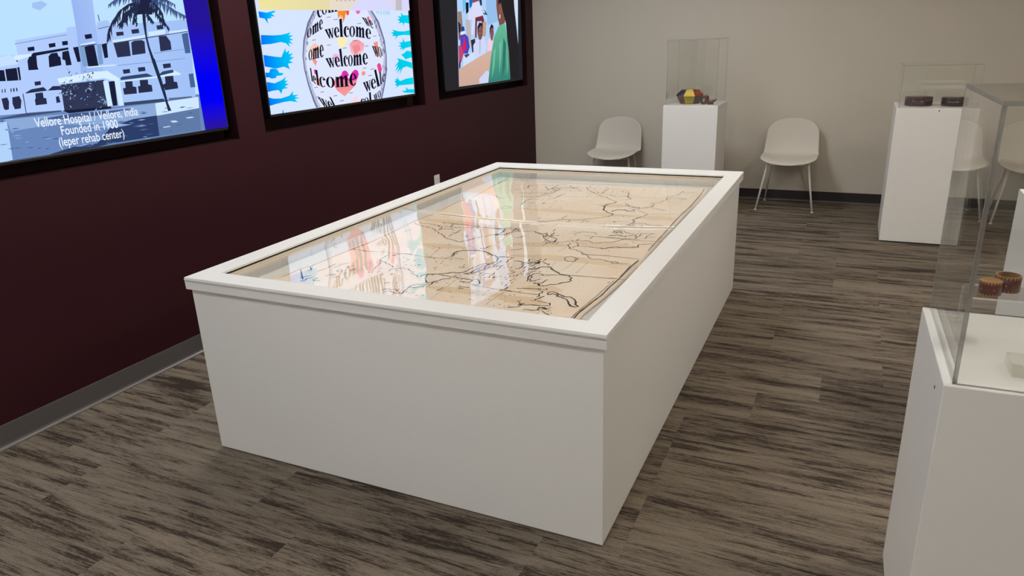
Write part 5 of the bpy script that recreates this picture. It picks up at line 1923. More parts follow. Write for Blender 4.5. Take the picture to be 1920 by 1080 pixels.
[[0,118,250],[15,654,191,630,299,619,386,719,387,667,450,695,429,651,506,656,446,621,513,611,426,577,490,552,396,544,418,480,322,514,186,499,11,531],[0,205,240],"y"],
[[0,118,250],[7,464,70,461,88,496,144,505,206,490,232,452,304,444,270,420,181,418,165,397,99,393,49,411,7,410],[0,205,240],"y"],
[[0,118,250],[7,363,132,340,259,369,334,402,302,359,358,355,303,329,369,317,289,292,353,273,250,268,217,215,182,262,94,261,2,253],[0,205,240],"y"],
[[0,118,250],[0,194,76,174,207,166,347,185,427,237,406,189,510,181,435,162,522,145,430,137,481,97,358,123,243,122,107,111,0,99],[0,205,240],"y"],
[[0,118,250],[188,0,208,42,216,33,215,0],[0,205,240],"y"],
[[0,196,232],[3084,1111,2947,1106,2882,1142,2891,1088,2788,1096,2852,1060,2774,1051,2846,1024,2790,997,2913,1007,2924,961,2966,1007,3084,994],[0,214,236],"y"],
[[0,196,232],[3084,904,2930,888,2790,889,2623,913,2669,881,2590,872,2647,849,2609,827,2711,826,2669,776,2763,829,2922,839,3084,832],[0,214,236],"y"],
[[0,196,232],[3084,757,2925,741,2888,803,2872,742,2766,735,2831,706,2741,690,2826,675,2767,634,2866,659,2817,615,2930,658,3084,672],[0,214,236],"y"],
[[0,196,232],[3084,529,3084,608,2960,620,2883,585,2802,569,2858,539,2905,500,3084,522],[0,214,236],"y"],
[[0,196,232],[3079,446,2902,482,2691,527,2725,479,2592,402,2700,434,2598,338,2719,396,2645,307,2761,376,2712,285,2815,383,2926,400,3081,361],[0,214,236],"y"],
[[0,196,232],[3077,236,2881,228,2717,204,2631,280,2658,232,2584,246,2620,216,2561,214,2614,179,2569,154,2631,150,2590,112,2690,146,3077,136],[0,214,236],"y"],
[[0,196,232],[3084,41,3081,65,2912,74,2864,115,2855,59,2730,64,2815,33,3084,9],[0,214,236],"y"],
[[110,205,220],[2279,1154,2295,1155,2305,1117,2292,1117]],
[[110,205,220],[2317,1155,2333,1155,2343,1118,2330,1118]],
[[110,205,220],[2375,1156,2391,1156,2398,1105,2385,1105]],
[[110,205,220],[2439,1157,2455,1157,2463,1106,2450,1105]],
[[110,205,220],[2485,1158,2501,1158,2509,1106,2496,1106]],
[[110,205,220],[2530,1159,2547,1159,2555,1107,2542,1107]],
[[110,205,220],[2570,1159,2587,1160,2595,1107,2581,1107]],
[[222,230,252],[963,1134,827,997,716,802,664,621,663,468,699,280,760,85,800,4,1147,0,2229,0,2325,171,2400,348,2432,563,2418,777,2314,1021,2180,1156]],
[[186,192,220],[963,1134,827,997,716,802,664,621,663,468,699,280,760,85,800,4,846,0,892,0,850,77,768,275,718,465,716,620,787,801,925,998,1051,1136]],
[[186,190,220],[2180,1156,2314,1021,2418,777,2432,563,2400,348,2325,171,2229,0,2134,0,2233,177,2299,353,2361,565,2322,778,2182,1020,2072,1154]],
[[110,116,150],[963,1134,827,997,716,802,664,621,663,468,699,280,760,85,800,4,836,1,794,82,725,278,684,467,684,621,743,801,864,997,996,1135]],
[[110,112,150],[2180,1156,2314,1021,2418,777,2432,563,2400,348,2325,171,2229,0,2197,0,2294,173,2366,350,2409,563,2386,777,2270,1021,2144,1155]],
[[80,84,110],[2333,298,2348,290,2338,240,2328,246]],
[[100,104,130],[921,1061,928,1055,934,1033,919,1037]],
[[100,104,130],[2329,620,2344,612,2339,561,2324,566]],
[[100,104,130],[852,987,863,981,854,942,847,947]],
[[80,84,110],[2217,1039,2231,1032,2230,987,2212,992]],
[[140,120,160],[823,144,830,137,819,91,817,97]],
[[80,84,110],[2381,661,2391,654,2396,600,2375,606]],
[[80,84,110],[829,860,836,854,835,836,828,841]],
[[100,104,130],[2238,985,2255,978,2251,938,2235,944]],
[[140,120,160],[745,319,753,312,759,292,743,298]],
[[100,104,130],[2337,654,2346,647,2339,607,2333,612]],
[[140,120,160],[773,758,781,752,773,721,769,726]],
[[100,104,130],[2323,672,2334,664,2328,625,2319,631]],
[[100,104,130],[769,792,780,786,774,746,764,750]],
[[80,84,110],[2239,145,2253,137,2250,105,2237,111]],
[[80,84,110],[963,1078,969,1072,968,1041,959,1046]],
[[140,120,160],[2371,426,2385,418,2382,391,2369,397]],
[[100,104,130],[815,955,824,949,821,911,810,916]],
[[80,84,110],[2242,965,2256,958,2246,932,2240,937]],
[[80,84,110],[686,443,696,437,694,408,682,413]],
[[100,104,130],[2363,678,2374,670,2376,622,2358,628]],
[[140,120,160],[848,920,856,914,853,869,842,874]],
[[100,104,130],[2306,448,2322,440,2305,401,2302,407]],
[[140,120,160],[743,689,749,683,757,663,741,668]],
[[100,104,130],[2397,414,2415,406,2411,363,2393,369]],
[[100,104,130],[736,224,744,217,739,180,731,186]],
[[80,84,110],[2233,969,2250,962,2234,921,2229,926]],
[[100,104,130],[881,1027,889,1021,890,979,875,984]],
[[140,120,160],[2341,333,2354,325,2350,289,2338,295]],
[[140,120,160],[762,873,774,867,757,822,755,827]],
[[140,120,160],[2321,754,2330,747,2330,696,2316,702]],
[[140,120,160],[779,893,789,887,788,855,775,860]],
[[100,104,130],[2295,858,2306,851,2311,820,2293,825]],
[[140,120,160],[772,290,782,283,773,262,770,267]],
[[100,104,130],[2360,428,2370,420,2363,372,2355,378]],
[[100,104,130],[691,448,702,441,693,405,686,410]],
[[80,84,110],[2246,1069,2260,1062,2261,1022,2242,1027]],
[[80,84,110],[950,1092,964,1086,955,1067,949,1071]],
[[80,84,110],[2372,761,2386,754,2391,727,2370,733]],
[[100,104,130],[719,609,731,603,726,567,714,572]],
[[100,104,130],[2307,802,2322,795,2309,744,2301,749]],
[[100,104,130],[783,786,795,779,793,751,780,756]],
[[80,84,110],[2323,618,2337,610,2328,563,2318,569]],
[[100,104,130],[875,944,881,938,871,896,869,900]],
[[100,104,130],[2309,1013,2324,1006,2318,977,2307,982]],
[[140,120,160],[789,841,802,835,799,808,786,813]],
[[250,236,180],[1355,816,1451,823,1587,805,1517,725,1426,686,1368,744]],
[[244,196,206],[1604,739,1698,787,1814,786,1930,733,1895,649,1705,578,1613,631],[242,150,160],"z"],
[[238,140,150],[1656,713,1806,735,1838,667,1693,596]],
[[240,180,225],[1237,618,1307,632,1369,598,1340,517,1264,545]],
[[244,160,150],[1229,326,1367,365,1537,338,1740,361,1640,216,1388,95,1244,177,1195,246],[236,110,160],"z"],
[[226,44,170],[1356,302,1368,368,1391,403,1444,419,1492,401,1537,338,1527,282,1440,304]],
[[226,44,170],[1527,282,1537,338,1598,389,1668,419,1728,396,1738,351,1706,307,1637,278]],
[[255,240,250],[1488,336,1540,355,1589,336,1529,292]],
[[244,150,140],[1801,370,1834,389,1893,377,1881,343,1838,325,1805,344]],
[[246,150,50],[1428,1142,1683,1147,1643,1114,1623,1082,1593,1117,1562,1049,1517,1000,1515,1080,1462,1032,1496,1096,1424,1048],[240,120,40],"y"],
[[226,60,60],[1615,1146,1649,1146,1663,1102,1634,1095]],
[[232,100,180],[1806,1149,1923,1151,1872,1109,1828,1110]],
[[240,120,130],[2043,1070,2092,1087,2129,1003,2091,994]],
[[232,70,140],[2173,448,2216,478,2259,466,2285,390,2229,321,2193,376]],
[[240,150,140],[820,585,860,599,920,550,880,497,848,537]],
[[226,60,150],[836,452,878,461,875,395,842,405]],
[[240,170,160],[836,350,938,352,970,245,871,268]],
[[246,200,180],[807,709,917,768,1009,720,937,612,823,600]],
[[240,150,130],[2141,746,2239,762,2254,569,2203,549]],
[[246,214,226],[1535,0,1503,21,1632,88,1692,5,1681,0]],
[[120,124,150],[1202,1064,1277,1071,1275,1063,1201,1056]],
[[120,124,150],[1334,1037,1410,1044,1409,1036,1332,1029]],
[[120,124,150],[1822,993,1905,1000,1904,992,1820,985]],
[[120,124,150],[874,800,944,805,943,797,872,792]],
[[120,124,150],[1697,782,1780,788,1778,779,1696,774]],
[[120,124,150],[1146,736,1220,740,1219,732,1144,728]],
[[120,124,150],[1935,707,2021,712,2020,704,1933,699]],
[[120,124,150],[1455,693,1534,698,1533,690,1454,685]],
[[120,124,150],[1841,428,1927,431,1925,423,1840,420]],
[[120,124,150],[2015,406,2103,409,2101,400,2013,397]],
[[120,124,150],[1945,326,2032,328,2031,319,1944,317]],
[[120,124,150],[804,249,875,250,874,242,803,241]],
[[120,124,150],[912,185,984,186,983,178,910,177]],
[[120,124,150],[1158,120,1234,121,1233,113,1156,112]],
[[120,124,150],[1282,49,1360,49,1358,40,1280,40]],
[[120,124,150],[1489,132,1570,132,1568,124,1487,123]],
[[120,124,150],[2140,832,2229,838,2228,830,2139,824]],
[[14,16,34],[1132,918,1170,922,1218,813,1205,812]],
[[14,16,34],[1139,918,1176,922,1225,813,1212,812]],
[[14,16,34],[1205,812,1215,813,1223,924,1214,923]],
[[14,16,34],[1212,812,1222,813,1230,924,1221,923]],
[[14,16,34],[1196,925,1234,930,1272,816,1259,815]],
[[14,16,34],[1203,925,1241,930,1279,816,1266,815]],
[[14,16,34],[1261,816,1269,816,1292,931,1282,930]],
[[14,16,34],[1267,815,1276,816,1299,931,1289,930]],
[[14,16,34],[1129,912,1182,918,1181,924,1128,918]],
[[14,16,34],[1136,912,1189,918,1188,924,1135,918]],
[[14,16,34],[1189,919,1242,925,1242,930,1188,925]],
[[14,16,34],[1196,919,1249,925,1249,930,1195,924]],
[[14,16,34],[1269,928,1308,932,1307,938,1269,933]],
[[14,16,34],[1276,928,1314,932,1314,938,1276,933]],
[[14,16,34],[1413,889,1412,908,1389,904,1389,887]],
[[14,16,34],[1420,889,1419,908,1396,904,1396,887]],
[[14,16,34],[1412,908,1405,925,1386,919,1389,904]],
[[14,16,34],[1419,908,1412,925,1393,919,1396,904]],
[[14,16,34],[1405,925,1394,938,1381,931,1386,919]],
[[14,16,34],[1412,925,1401,938,1388,931,1393,919]],
[[14,16,34],[1394,938,1380,946,1375,939,1381,931]],
[[14,16,34],[1401,938,1387,946,1382,939,1388,931]],
[[14,16,34],[1380,946,1363,948,1368,941,1375,939]],
[[14,16,34],[1387,946,1370,948,1375,941,1382,939]],
[[14,16,34],[1363,948,1347,943,1361,938,1368,941]],
[[14,16,34],[1370,948,1354,943,1368,938,1375,941]],
[[14,16,34],[1347,943,1332,934,1355,930,1361,938]],
[[14,16,34],[1354,943,1339,934,1362,930,1368,938]],
[[14,16,34],[1332,934,1320,919,1349,918,1355,930]],
[[14,16,34],[1339,934,1327,919,1356,918,1362,930]],
[[14,16,34],[1320,919,1313,902,1346,903,1349,918]],
[[14,16,34],[1327,919,1319,902,1353,903,1356,918]],
[[14,16,34],[1313,902,1310,883,1345,886,1346,903]],
[[14,16,34],[1319,902,1317,883,1352,886,1353,903]],
[[14,16,34],[1310,883,1312,864,1346,869,1345,886]],
[[14,16,34],[1317,883,1319,864,1353,869,1352,886]],
[[14,16,34],[1312,864,1319,847,1349,853,1346,869]],
[[14,16,34],[1319,864,1326,847,1356,853,1353,869]],
[[14,16,34],[1319,847,1330,834,1353,841,1349,853]],
[[14,16,34],[1326,847,1337,834,1360,841,1356,853]],
[[14,16,34],[1330,834,1343,824,1358,832,1353,841]],
[[14,16,34],[1337,834,1350,824,1365,832,1360,841]],
[[14,16,34],[1343,824,1357,821,1365,828,1358,832]],
[[14,16,34],[1350,824,1364,821,1372,828,1365,832]],
[[14,16,34],[1357,821,1372,823,1371,830,1365,828]],
[[14,16,34],[1364,821,1379,823,1378,830,1372,828]],
[[14,16,34],[1372,823,1386,831,1377,837,1371,830]],
[[14,16,34],[1379,823,1393,831,1384,837,1378,830]],
[[14,16,34],[1386,831,1398,844,1382,848,1377,837]],
[[14,16,34],[1393,831,1405,844,1389,848,1384,837]],
[[14,16,34],[1328,881,1409,889,1410,896,1328,888]],
[[14,16,34],[1335,881,1417,889,1417,896,1335,888]],
[[14,16,34],[1428,833,1472,833,1491,1050,1426,1036,1442,1031]],
[[14,16,34],[1435,833,1479,833,1498,1050,1433,1036,1450,1031]],
[[14,16,34],[1413,828,1491,828,1492,835,1414,834]],
[[14,16,34],[1420,828,1498,828,1499,835,1421,834]],
[[14,16,34],[1606,945,1593,954,1588,947,1593,939]],
[[14,16,34],[1613,945,1600,954,1595,947,1600,939]],
[[14,16,34],[1593,954,1577,958,1581,951,1588,947]],
[[14,16,34],[1600,954,1584,958,1588,951,1595,947]],
[[14,16,34],[1577,958,1560,957,1574,950,1581,951]],
[[14,16,34],[1584,958,1567,957,1581,950,1588,951]],
[[14,16,34],[1560,957,1543,951,1566,944,1574,950]],
[[14,16,34],[1567,957,1551,951,1574,944,1581,950]],
[[14,16,34],[1543,951,1529,940,1559,935,1566,944]],
[[14,16,34],[1551,951,1536,940,1567,935,1574,944]],
[[14,16,34],[1529,940,1517,925,1554,922,1559,935]],
[[14,16,34],[1536,940,1524,925,1561,921,1567,935]],
[[14,16,34],[1517,925,1509,907,1549,906,1554,922]],
[[14,16,34],[1524,925,1516,907,1556,906,1561,921]],
[[14,16,34],[1509,907,1505,889,1546,889,1549,906]],
[[14,16,34],[1516,907,1512,889,1554,889,1556,906]],
[[14,16,34],[1505,889,1506,870,1546,873,1546,889]],
[[14,16,34],[1512,889,1514,870,1553,873,1554,889]],
[[14,16,34],[1506,870,1512,853,1547,858,1546,873]],
[[14,16,34],[1514,870,1519,853,1555,858,1553,873]],
[[14,16,34],[1512,853,1521,840,1551,846,1547,858]],
[[14,16,34],[1519,853,1528,840,1558,845,1555,858]],
[[14,16,34],[1521,840,1534,830,1556,837,1551,846]],
[[14,16,34],[1528,840,1541,830,1563,837,1558,845]],
[[14,16,34],[1534,830,1549,825,1562,832,1556,837]],
[[14,16,34],[1541,830,1556,825,1569,832,1563,837]],
[[14,16,34],[1549,825,1565,825,1569,833,1562,832]],
[[14,16,34],[1556,825,1572,825,1576,833,1569,832]],
[[14,16,34],[1565,825,1581,831,1576,838,1569,833]],
[[14,16,34],[1572,825,1588,831,1583,838,1576,833]],
[[14,16,34],[1581,831,1596,842,1583,847,1576,838]],
[[14,16,34],[1588,831,1603,842,1590,847,1583,838]],
[[14,16,34],[1582,912,1612,912,1615,938,1585,937]],
[[14,16,34],[1590,912,1619,912,1622,938,1593,937]],
[[14,16,34],[1749,893,1750,915,1712,912,1711,893]],
[[14,16,34],[1750,915,1744,934,1711,929,1712,912]],
[[14,16,34],[1744,934,1732,949,1708,942,1711,929]],
[[14,16,34],[1732,949,1715,958,1702,950,1708,942]],
[[14,16,34],[1715,958,1696,961,1694,953,1702,950]],
[[14,16,34],[1696,961,1675,957,1686,950,1694,953]],
[[14,16,34],[1675,957,1656,947,1677,941,1686,950]],
[[14,16,34],[1656,947,1639,932,1670,928,1677,941]],
[[14,16,34],[1639,932,1628,913,1664,911,1670,928]],
[[14,16,34],[1628,913,1622,892,1660,892,1664,911]],
[[14,16,34],[1622,892,1622,871,1658,874,1660,892]],
[[14,16,34],[1622,871,1628,852,1659,857,1658,874]],
[[14,16,34],[1628,852,1640,837,1663,844,1659,857]],
[[14,16,34],[1640,837,1656,828,1668,835,1663,844]],
[[14,16,34],[1656,828,1674,824,1676,832,1668,835]],
[[14,16,34],[1674,824,1694,828,1684,835,1676,832]],
[[14,16,34],[1694,828,1713,837,1692,844,1684,835]],
[[14,16,34],[1713,837,1730,853,1700,857,1692,844]],
[[14,16,34],[1730,853,1742,872,1706,874,1700,857]],
[[14,16,34],[1742,872,1749,893,1711,893,1706,874]],
[[14,16,34],[1760,832,1798,828,1817,948,1769,959,1768,952,1780,948]],
[[14,16,34],[1767,832,1805,828,1825,948,1777,959,1776,952,1788,948]],
[[14,16,34],[1746,828,1810,822,1811,828,1747,835]],
[[14,16,34],[1754,828,1817,822,1818,828,1755,835]],
[[14,16,34],[1823,825,1862,821,1877,927,1864,951,1838,945,1813,924,1812,914,1840,932]],
[[14,16,34],[1831,825,1869,821,1885,927,1871,951,1845,945,1821,924,1819,914,1847,932]],
[[14,16,34],[1812,821,1874,815,1875,821,1813,828]],
[[14,16,34],[1819,821,1881,815,1882,821,1820,828]],
[[14,16,34],[1892,818,1931,814,1943,917,1930,943,1904,937,1875,917,1874,907,1906,924]],
[[14,16,34],[1899,818,1938,814,1951,917,1937,943,1911,937,1883,917,1882,907,1914,924]],
[[14,16,34],[1880,814,1947,807,1948,814,1881,821]],
[[14,16,34],[1888,814,1955,807,1956,813,1889,821]],
[[14,16,34],[2093,855,2092,876,2065,877,2065,859]],
[[14,16,34],[2101,855,2100,876,2073,877,2073,859]],
[[14,16,34],[2092,876,2085,896,2063,894,2065,877]],
[[14,16,34],[2100,876,2093,895,2071,894,2073,877]],
[[14,16,34],[2085,896,2074,912,2059,907,2063,894]],
[[14,16,34],[2093,895,2081,912,2067,907,2071,894]],
[[14,16,34],[2074,912,2058,924,2053,917,2059,907]],
[[14,16,34],[2081,912,2066,923,2061,917,2067,907]],
[[14,16,34],[2058,924,2041,929,2045,921,2053,917]],
[[14,16,34],[2066,923,2048,929,2053,921,2061,917]],
[[14,16,34],[2041,929,2022,929,2037,920,2045,921]],
[[14,16,34],[2048,929,2030,929,2045,920,2053,921]],
[[14,16,34],[2022,929,2005,922,2029,913,2037,920]],
[[14,16,34],[2030,929,2013,922,2037,913,2045,920]],
[[14,16,34],[2005,922,1990,910,2022,901,2029,913]],
[[14,16,34],[2013,922,1998,910,2030,901,2037,913]],
[[14,16,34],[1990,910,1979,893,2017,886,2022,901]],
[[14,16,34],[1998,910,1987,893,2025,886,2030,901]],
[[14,16,34],[1979,893,1973,873,2013,868,2017,886]],
[[14,16,34],[1987,893,1980,873,2021,868,2025,886]],
[[14,16,34],[1973,873,1972,852,2012,850,2013,868]],
[[14,16,34],[1980,873,1980,852,2020,850,2021,868]],
[[14,16,34],[1972,852,1977,832,2014,832,2012,850]],
[[14,16,34],[1980,852,1985,832,2022,832,2020,850]],
[[14,16,34],[1977,832,1988,815,2018,818,2014,832]],
[[14,16,34],[1985,832,1996,815,2026,818,2022,832]],
[[14,16,34],[1988,815,2003,803,2024,808,2018,818]],
[[14,16,34],[1996,815,2011,803,2032,807,2026,818]],
[[14,16,34],[2003,803,2021,796,2031,802,2024,808]],
[[14,16,34],[2011,803,2029,796,2039,802,2032,807]],
[[14,16,34],[2021,796,2040,795,2039,803,2031,802]],
[[14,16,34],[2029,796,2048,795,2047,803,2039,802]],
[[14,16,34],[2040,795,2058,801,2048,809,2039,803]],
[[14,16,34],[2048,795,2066,801,2055,809,2047,803]],
[[14,16,34],[2058,801,2074,812,2055,820,2048,809]],
[[14,16,34],[2066,801,2082,812,2063,819,2055,809]],
[[14,16,34],[1994,867,2089,856,2090,864,1994,875]],
[[14,16,34],[2001,867,2097,856,2098,863,2002,874]],
[[14,16,34],[1078,579,1114,581,1167,465,1153,465]],
[[14,16,34],[1085,579,1121,581,1173,464,1160,464]],
[[14,16,34],[1153,465,1163,465,1166,578,1157,578]],
[[14,16,34],[1160,464,1170,464,1173,578,1164,578]],
[[14,16,34],[1140,582,1176,583,1221,465,1207,465]],
[[14,16,34],[1146,582,1183,583,1227,465,1214,465]],
[[14,16,34],[1209,465,1217,465,1232,581,1223,581]],
[[14,16,34],[1216,465,1224,465,1239,581,1230,580]],
[[14,16,34],[1076,573,1126,576,1125,581,1074,579]],
[[14,16,34],[1083,573,1133,575,1132,581,1081,579]],
[[14,16,34],[1133,576,1184,578,1183,584,1132,582]],
[[14,16,34],[1140,576,1191,578,1190,583,1139,581]],
[[14,16,34],[1210,579,1247,580,1246,586,1209,585]],
[[14,16,34],[1217,579,1254,580,1253,586,1216,585]],
[[14,16,34],[1354,530,1351,550,1329,547,1331,530]],
[[14,16,34],[1361,530,1358,549,1336,547,1338,529]],
[[14,16,34],[1351,550,1343,567,1324,562,1329,547]],
[[14,16,34],[1358,549,1350,567,1331,562,1336,547]],
[[14,16,34],[1343,567,1331,581,1319,574,1324,562]],
[[14,16,34],[1350,567,1338,580,1326,574,1331,562]],
[[14,16,34],[1331,581,1316,589,1312,582,1319,574]],
[[14,16,34],[1338,580,1323,589,1319,582,1326,574]],
[[14,16,34],[1316,589,1300,592,1305,585,1312,582]],
[[14,16,34],[1323,589,1307,592,1312,585,1319,582]],
[[14,16,34],[1300,592,1284,589,1298,583,1305,585]],
[[14,16,34],[1307,592,1291,589,1305,583,1312,585]],
[[14,16,34],[1284,589,1270,580,1293,575,1298,583]],
[[14,16,34],[1291,589,1277,580,1300,575,1305,583]],
[[14,16,34],[1270,580,1260,567,1289,564,1293,575]],
[[14,16,34],[1277,580,1267,567,1296,563,1300,575]],
[[14,16,34],[1260,567,1254,550,1287,549,1289,564]],
[[14,16,34],[1267,567,1261,550,1294,548,1296,563]],
[[14,16,34],[1254,550,1253,531,1287,532,1287,549]],
[[14,16,34],[1261,550,1260,531,1294,531,1294,548]],
[[14,16,34],[1253,531,1257,512,1290,515,1287,532]],
[[14,16,34],[1260,531,1264,512,1297,514,1294,531]],
[[14,16,34],[1257,512,1265,495,1294,499,1290,515]],
[[14,16,34],[1264,512,1272,494,1301,499,1297,514]],
[[14,16,34],[1265,495,1277,480,1299,486,1294,499]],
[[14,16,34],[1272,494,1284,480,1306,486,1301,499]],
[[14,16,34],[1277,480,1290,470,1306,477,1299,486]],
[[14,16,34],[1284,480,1297,470,1313,477,1306,486]],
[[14,16,34],[1290,470,1305,466,1312,473,1306,477]],
[[14,16,34],[1297,470,1312,465,1319,473,1313,477]],
[[14,16,34],[1305,466,1320,467,1318,474,1312,473]],
[[14,16,34],[1312,465,1327,467,1325,474,1319,473]],
[[14,16,34],[1320,467,1333,475,1324,481,1318,474]],
[[14,16,34],[1327,467,1340,474,1331,480,1325,474]],
[[14,16,34],[1333,475,1344,487,1328,492,1324,481]],
[[14,16,34],[1340,474,1351,487,1335,491,1331,480]],
[[14,16,34],[1271,528,1351,530,1350,538,1271,535]],
[[14,16,34],[1278,528,1358,530,1357,537,1278,535]],
[[14,16,34],[1375,475,1409,474,1407,689,1351,675,1367,669]],
[[14,16,34],[1382,475,1416,474,1415,688,1358,675,1374,668]],
[[14,16,34],[1361,470,1425,469,1425,475,1361,476]],
[[14,16,34],[1368,470,1432,469,1432,475,1368,476]],
[[14,16,34],[1512,586,1501,595,1497,588,1502,580]],
[[14,16,34],[1520,586,1508,595,1504,588,1509,580]],
[[14,16,34],[1501,595,1487,599,1491,592,1497,588]],
[[14,16,34],[1508,595,1495,599,1499,592,1504,588]],
[[14,16,34],[1487,599,1473,598,1485,591,1491,592]],
[[14,16,34],[1495,599,1480,598,1492,591,1499,592]],
[[14,16,34],[1473,598,1460,591,1479,585,1485,591]],
[[14,16,34],[1480,598,1467,591,1487,585,1492,591]],
[[14,16,34],[1460,591,1448,580,1474,575,1479,585]],
[[14,16,34],[1467,591,1455,580,1481,575,1487,585]],
[[14,16,34],[1448,580,1439,565,1470,562,1474,575]],
[[14,16,34],[1455,580,1446,565,1477,562,1481,575]],
[[14,16,34],[1439,565,1434,548,1467,547,1470,562]],
[[14,16,34],[1446,565,1441,548,1474,546,1477,562]],
[[14,16,34],[1434,548,1432,529,1466,530,1467,547]],
[[14,16,34],[1441,548,1439,529,1473,530,1474,546]],
[[14,16,34],[1432,529,1434,511,1466,513,1466,530]],
[[14,16,34],[1439,529,1441,510,1473,513,1473,530]],
[[14,16,34],[1434,511,1440,494,1468,498,1466,513]],
[[14,16,34],[1441,510,1447,494,1475,498,1473,513]],
[[14,16,34],[1440,494,1448,480,1471,486,1468,498]],
[[14,16,34],[1447,494,1455,480,1478,485,1475,498]],
[[14,16,34],[1448,480,1458,470,1475,477,1471,486]],
[[14,16,34],[1455,480,1466,470,1482,476,1478,485]],
[[14,16,34],[1458,470,1470,465,1480,472,1475,477]],
[[14,16,34],[1466,470,1478,465,1487,472,1482,476]],
[[14,16,34],[1470,465,1483,465,1486,473,1480,472]],
[[14,16,34],[1478,465,1490,465,1493,472,1487,472]],
[[14,16,34],[1483,465,1495,471,1491,478,1486,473]],
[[14,16,34],[1490,465,1503,470,1498,477,1493,472]],
[[14,16,34],[1495,471,1507,481,1496,487,1491,478]],
[[14,16,34],[1503,470,1514,481,1504,487,1498,477]],
[[14,16,34],[1494,553,1518,553,1520,579,1495,578]],
[[14,16,34],[1501,552,1525,553,1527,579,1503,578]],
[[14,16,34],[1629,534,1631,556,1600,553,1598,533]],
[[14,16,34],[1631,556,1626,576,1600,570,1600,553]],
[[14,16,34],[1626,576,1617,591,1597,584,1600,570]],
[[14,16,34],[1617,591,1603,601,1592,593,1597,584]],
[[14,16,34],[1603,601,1587,604,1586,596,1592,593]],
[[14,16,34],[1587,604,1570,599,1579,592,1586,596]],
[[14,16,34],[1570,599,1554,589,1572,583,1579,592]],
[[14,16,34],[1554,589,1540,573,1565,569,1572,583]],
[[14,16,34],[1540,573,1531,554,1560,552,1565,569]],
[[14,16,34],[1531,554,1526,533,1557,533,1560,552]],
[[14,16,34],[1526,533,1527,511,1556,514,1557,533]],
[[14,16,34],[1527,511,1532,492,1557,496,1556,514]],
[[14,16,34],[1532,492,1541,476,1559,483,1557,496]],
[[14,16,34],[1541,476,1554,466,1564,474,1559,483]],
[[14,16,34],[1554,466,1568,462,1569,470,1564,474]],
[[14,16,34],[1568,462,1584,466,1576,473,1569,470]],
[[14,16,34],[1584,466,1599,475,1582,482,1576,473]],
[[14,16,34],[1599,475,1612,491,1589,496,1582,482]],
[[14,16,34],[1612,491,1623,511,1594,514,1589,496]],
[[14,16,34],[1623,511,1629,534,1598,533,1594,514]],
[[14,16,34],[1637,471,1674,472,1694,598,1648,602,1647,595,1658,593]],
[[14,16,34],[1644,471,1682,472,1701,598,1656,602,1655,595,1666,593]],
[[14,16,34],[1624,465,1686,467,1687,474,1625,472]],
[[14,16,34],[1632,465,1693,467,1694,474,1633,472]],
[[14,16,34],[1699,473,1737,474,1751,587,1738,610,1713,599,1690,574,1688,563,1715,586]],
[[14,16,34],[1707,472,1745,474,1758,587,1745,610,1721,599,1697,574,1696,563,1723,585]],
[[14,16,34],[1688,467,1749,469,1750,476,1689,474]],
[[14,16,34],[1696,467,1757,468,1757,475,1697,474]],
[[14,16,34],[1767,475,1805,476,1814,587,1801,613,1776,602,1749,576,1748,565,1778,588]],
[[14,16,34],[1774,474,1813,475,1822,587,1808,613,1784,602,1757,576,1756,565,1786,588]],
[[14,16,34],[1755,469,1821,471,1822,478,1756,476]],
[[14,16,34],[1763,469,1829,470,1830,477,1764,475]],
[[14,16,34],[1960,545,1958,568,1932,564,1933,544]],
[[14,16,34],[1968,545,1966,568,1940,564,1941,544]],
[[14,16,34],[1958,568,1950,588,1929,582,1932,564]],
[[14,16,34],[1966,568,1958,588,1937,582,1940,564]],
[[14,16,34],[1950,588,1938,604,1924,597,1929,582]],
[[14,16,34],[1958,588,1946,604,1932,596,1937,582]],
[[14,16,34],[1938,604,1923,614,1918,606,1924,597]],
[[14,16,34],[1946,604,1930,614,1926,606,1932,596]],
[[14,16,34],[1923,614,1906,618,1911,609,1918,606]],
[[14,16,34],[1930,614,1914,617,1918,609,1926,606]],
[[14,16,34],[1906,618,1888,614,1903,607,1911,609]],
[[14,16,34],[1914,617,1896,614,1911,606,1918,609]],
[[14,16,34],[1888,614,1872,604,1896,598,1903,607]],
[[14,16,34],[1896,614,1880,603,1904,597,1911,606]],
[[14,16,34],[1872,604,1859,588,1890,584,1896,598]],
[[14,16,34],[1880,603,1866,588,1898,584,1904,597]],
[[14,16,34],[1859,588,1849,568,1885,566,1890,584]],
[[14,16,34],[1866,588,1857,567,1893,566,1898,584]],
[[14,16,34],[1849,568,1844,545,1883,546,1885,566]],
[[14,16,34],[1857,567,1851,545,1891,546,1893,566]],
[[14,16,34],[1844,545,1844,523,1883,526,1883,546]],
[[14,16,34],[1851,545,1852,523,1891,526,1891,546]],
[[14,16,34],[1844,523,1850,502,1885,508,1883,526]],
[[14,16,34],[1852,523,1857,502,1893,507,1891,526]],
[[14,16,34],[1850,502,1861,485,1890,492,1885,508]],
[[14,16,34],[1857,502,1868,485,1897,492,1893,507]],
[[14,16,34],[1861,485,1876,474,1896,482,1890,492]],
[[14,16,34],[1868,485,1884,473,1904,482,1897,492]],
[[14,16,34],[1876,474,1894,469,1904,477,1896,482]],
[[14,16,34],[1884,473,1902,468,1911,477,1904,482]],
[[14,16,34],[1894,469,1912,471,1912,479,1904,477]],
[[14,16,34],[1902,468,1920,470,1919,479,1911,477]],
[[14,16,34],[1912,471,1930,480,1919,487,1912,479]],
[[14,16,34],[1920,470,1938,479,1927,486,1919,479]],
[[14,16,34],[1930,480,1945,495,1926,500,1919,487]],
[[14,16,34],[1938,479,1953,494,1933,499,1927,486]],
[[14,16,34],[1864,542,1956,545,1956,554,1864,550]],
[[14,16,34],[1872,542,1964,545,1964,553,1872,550]],
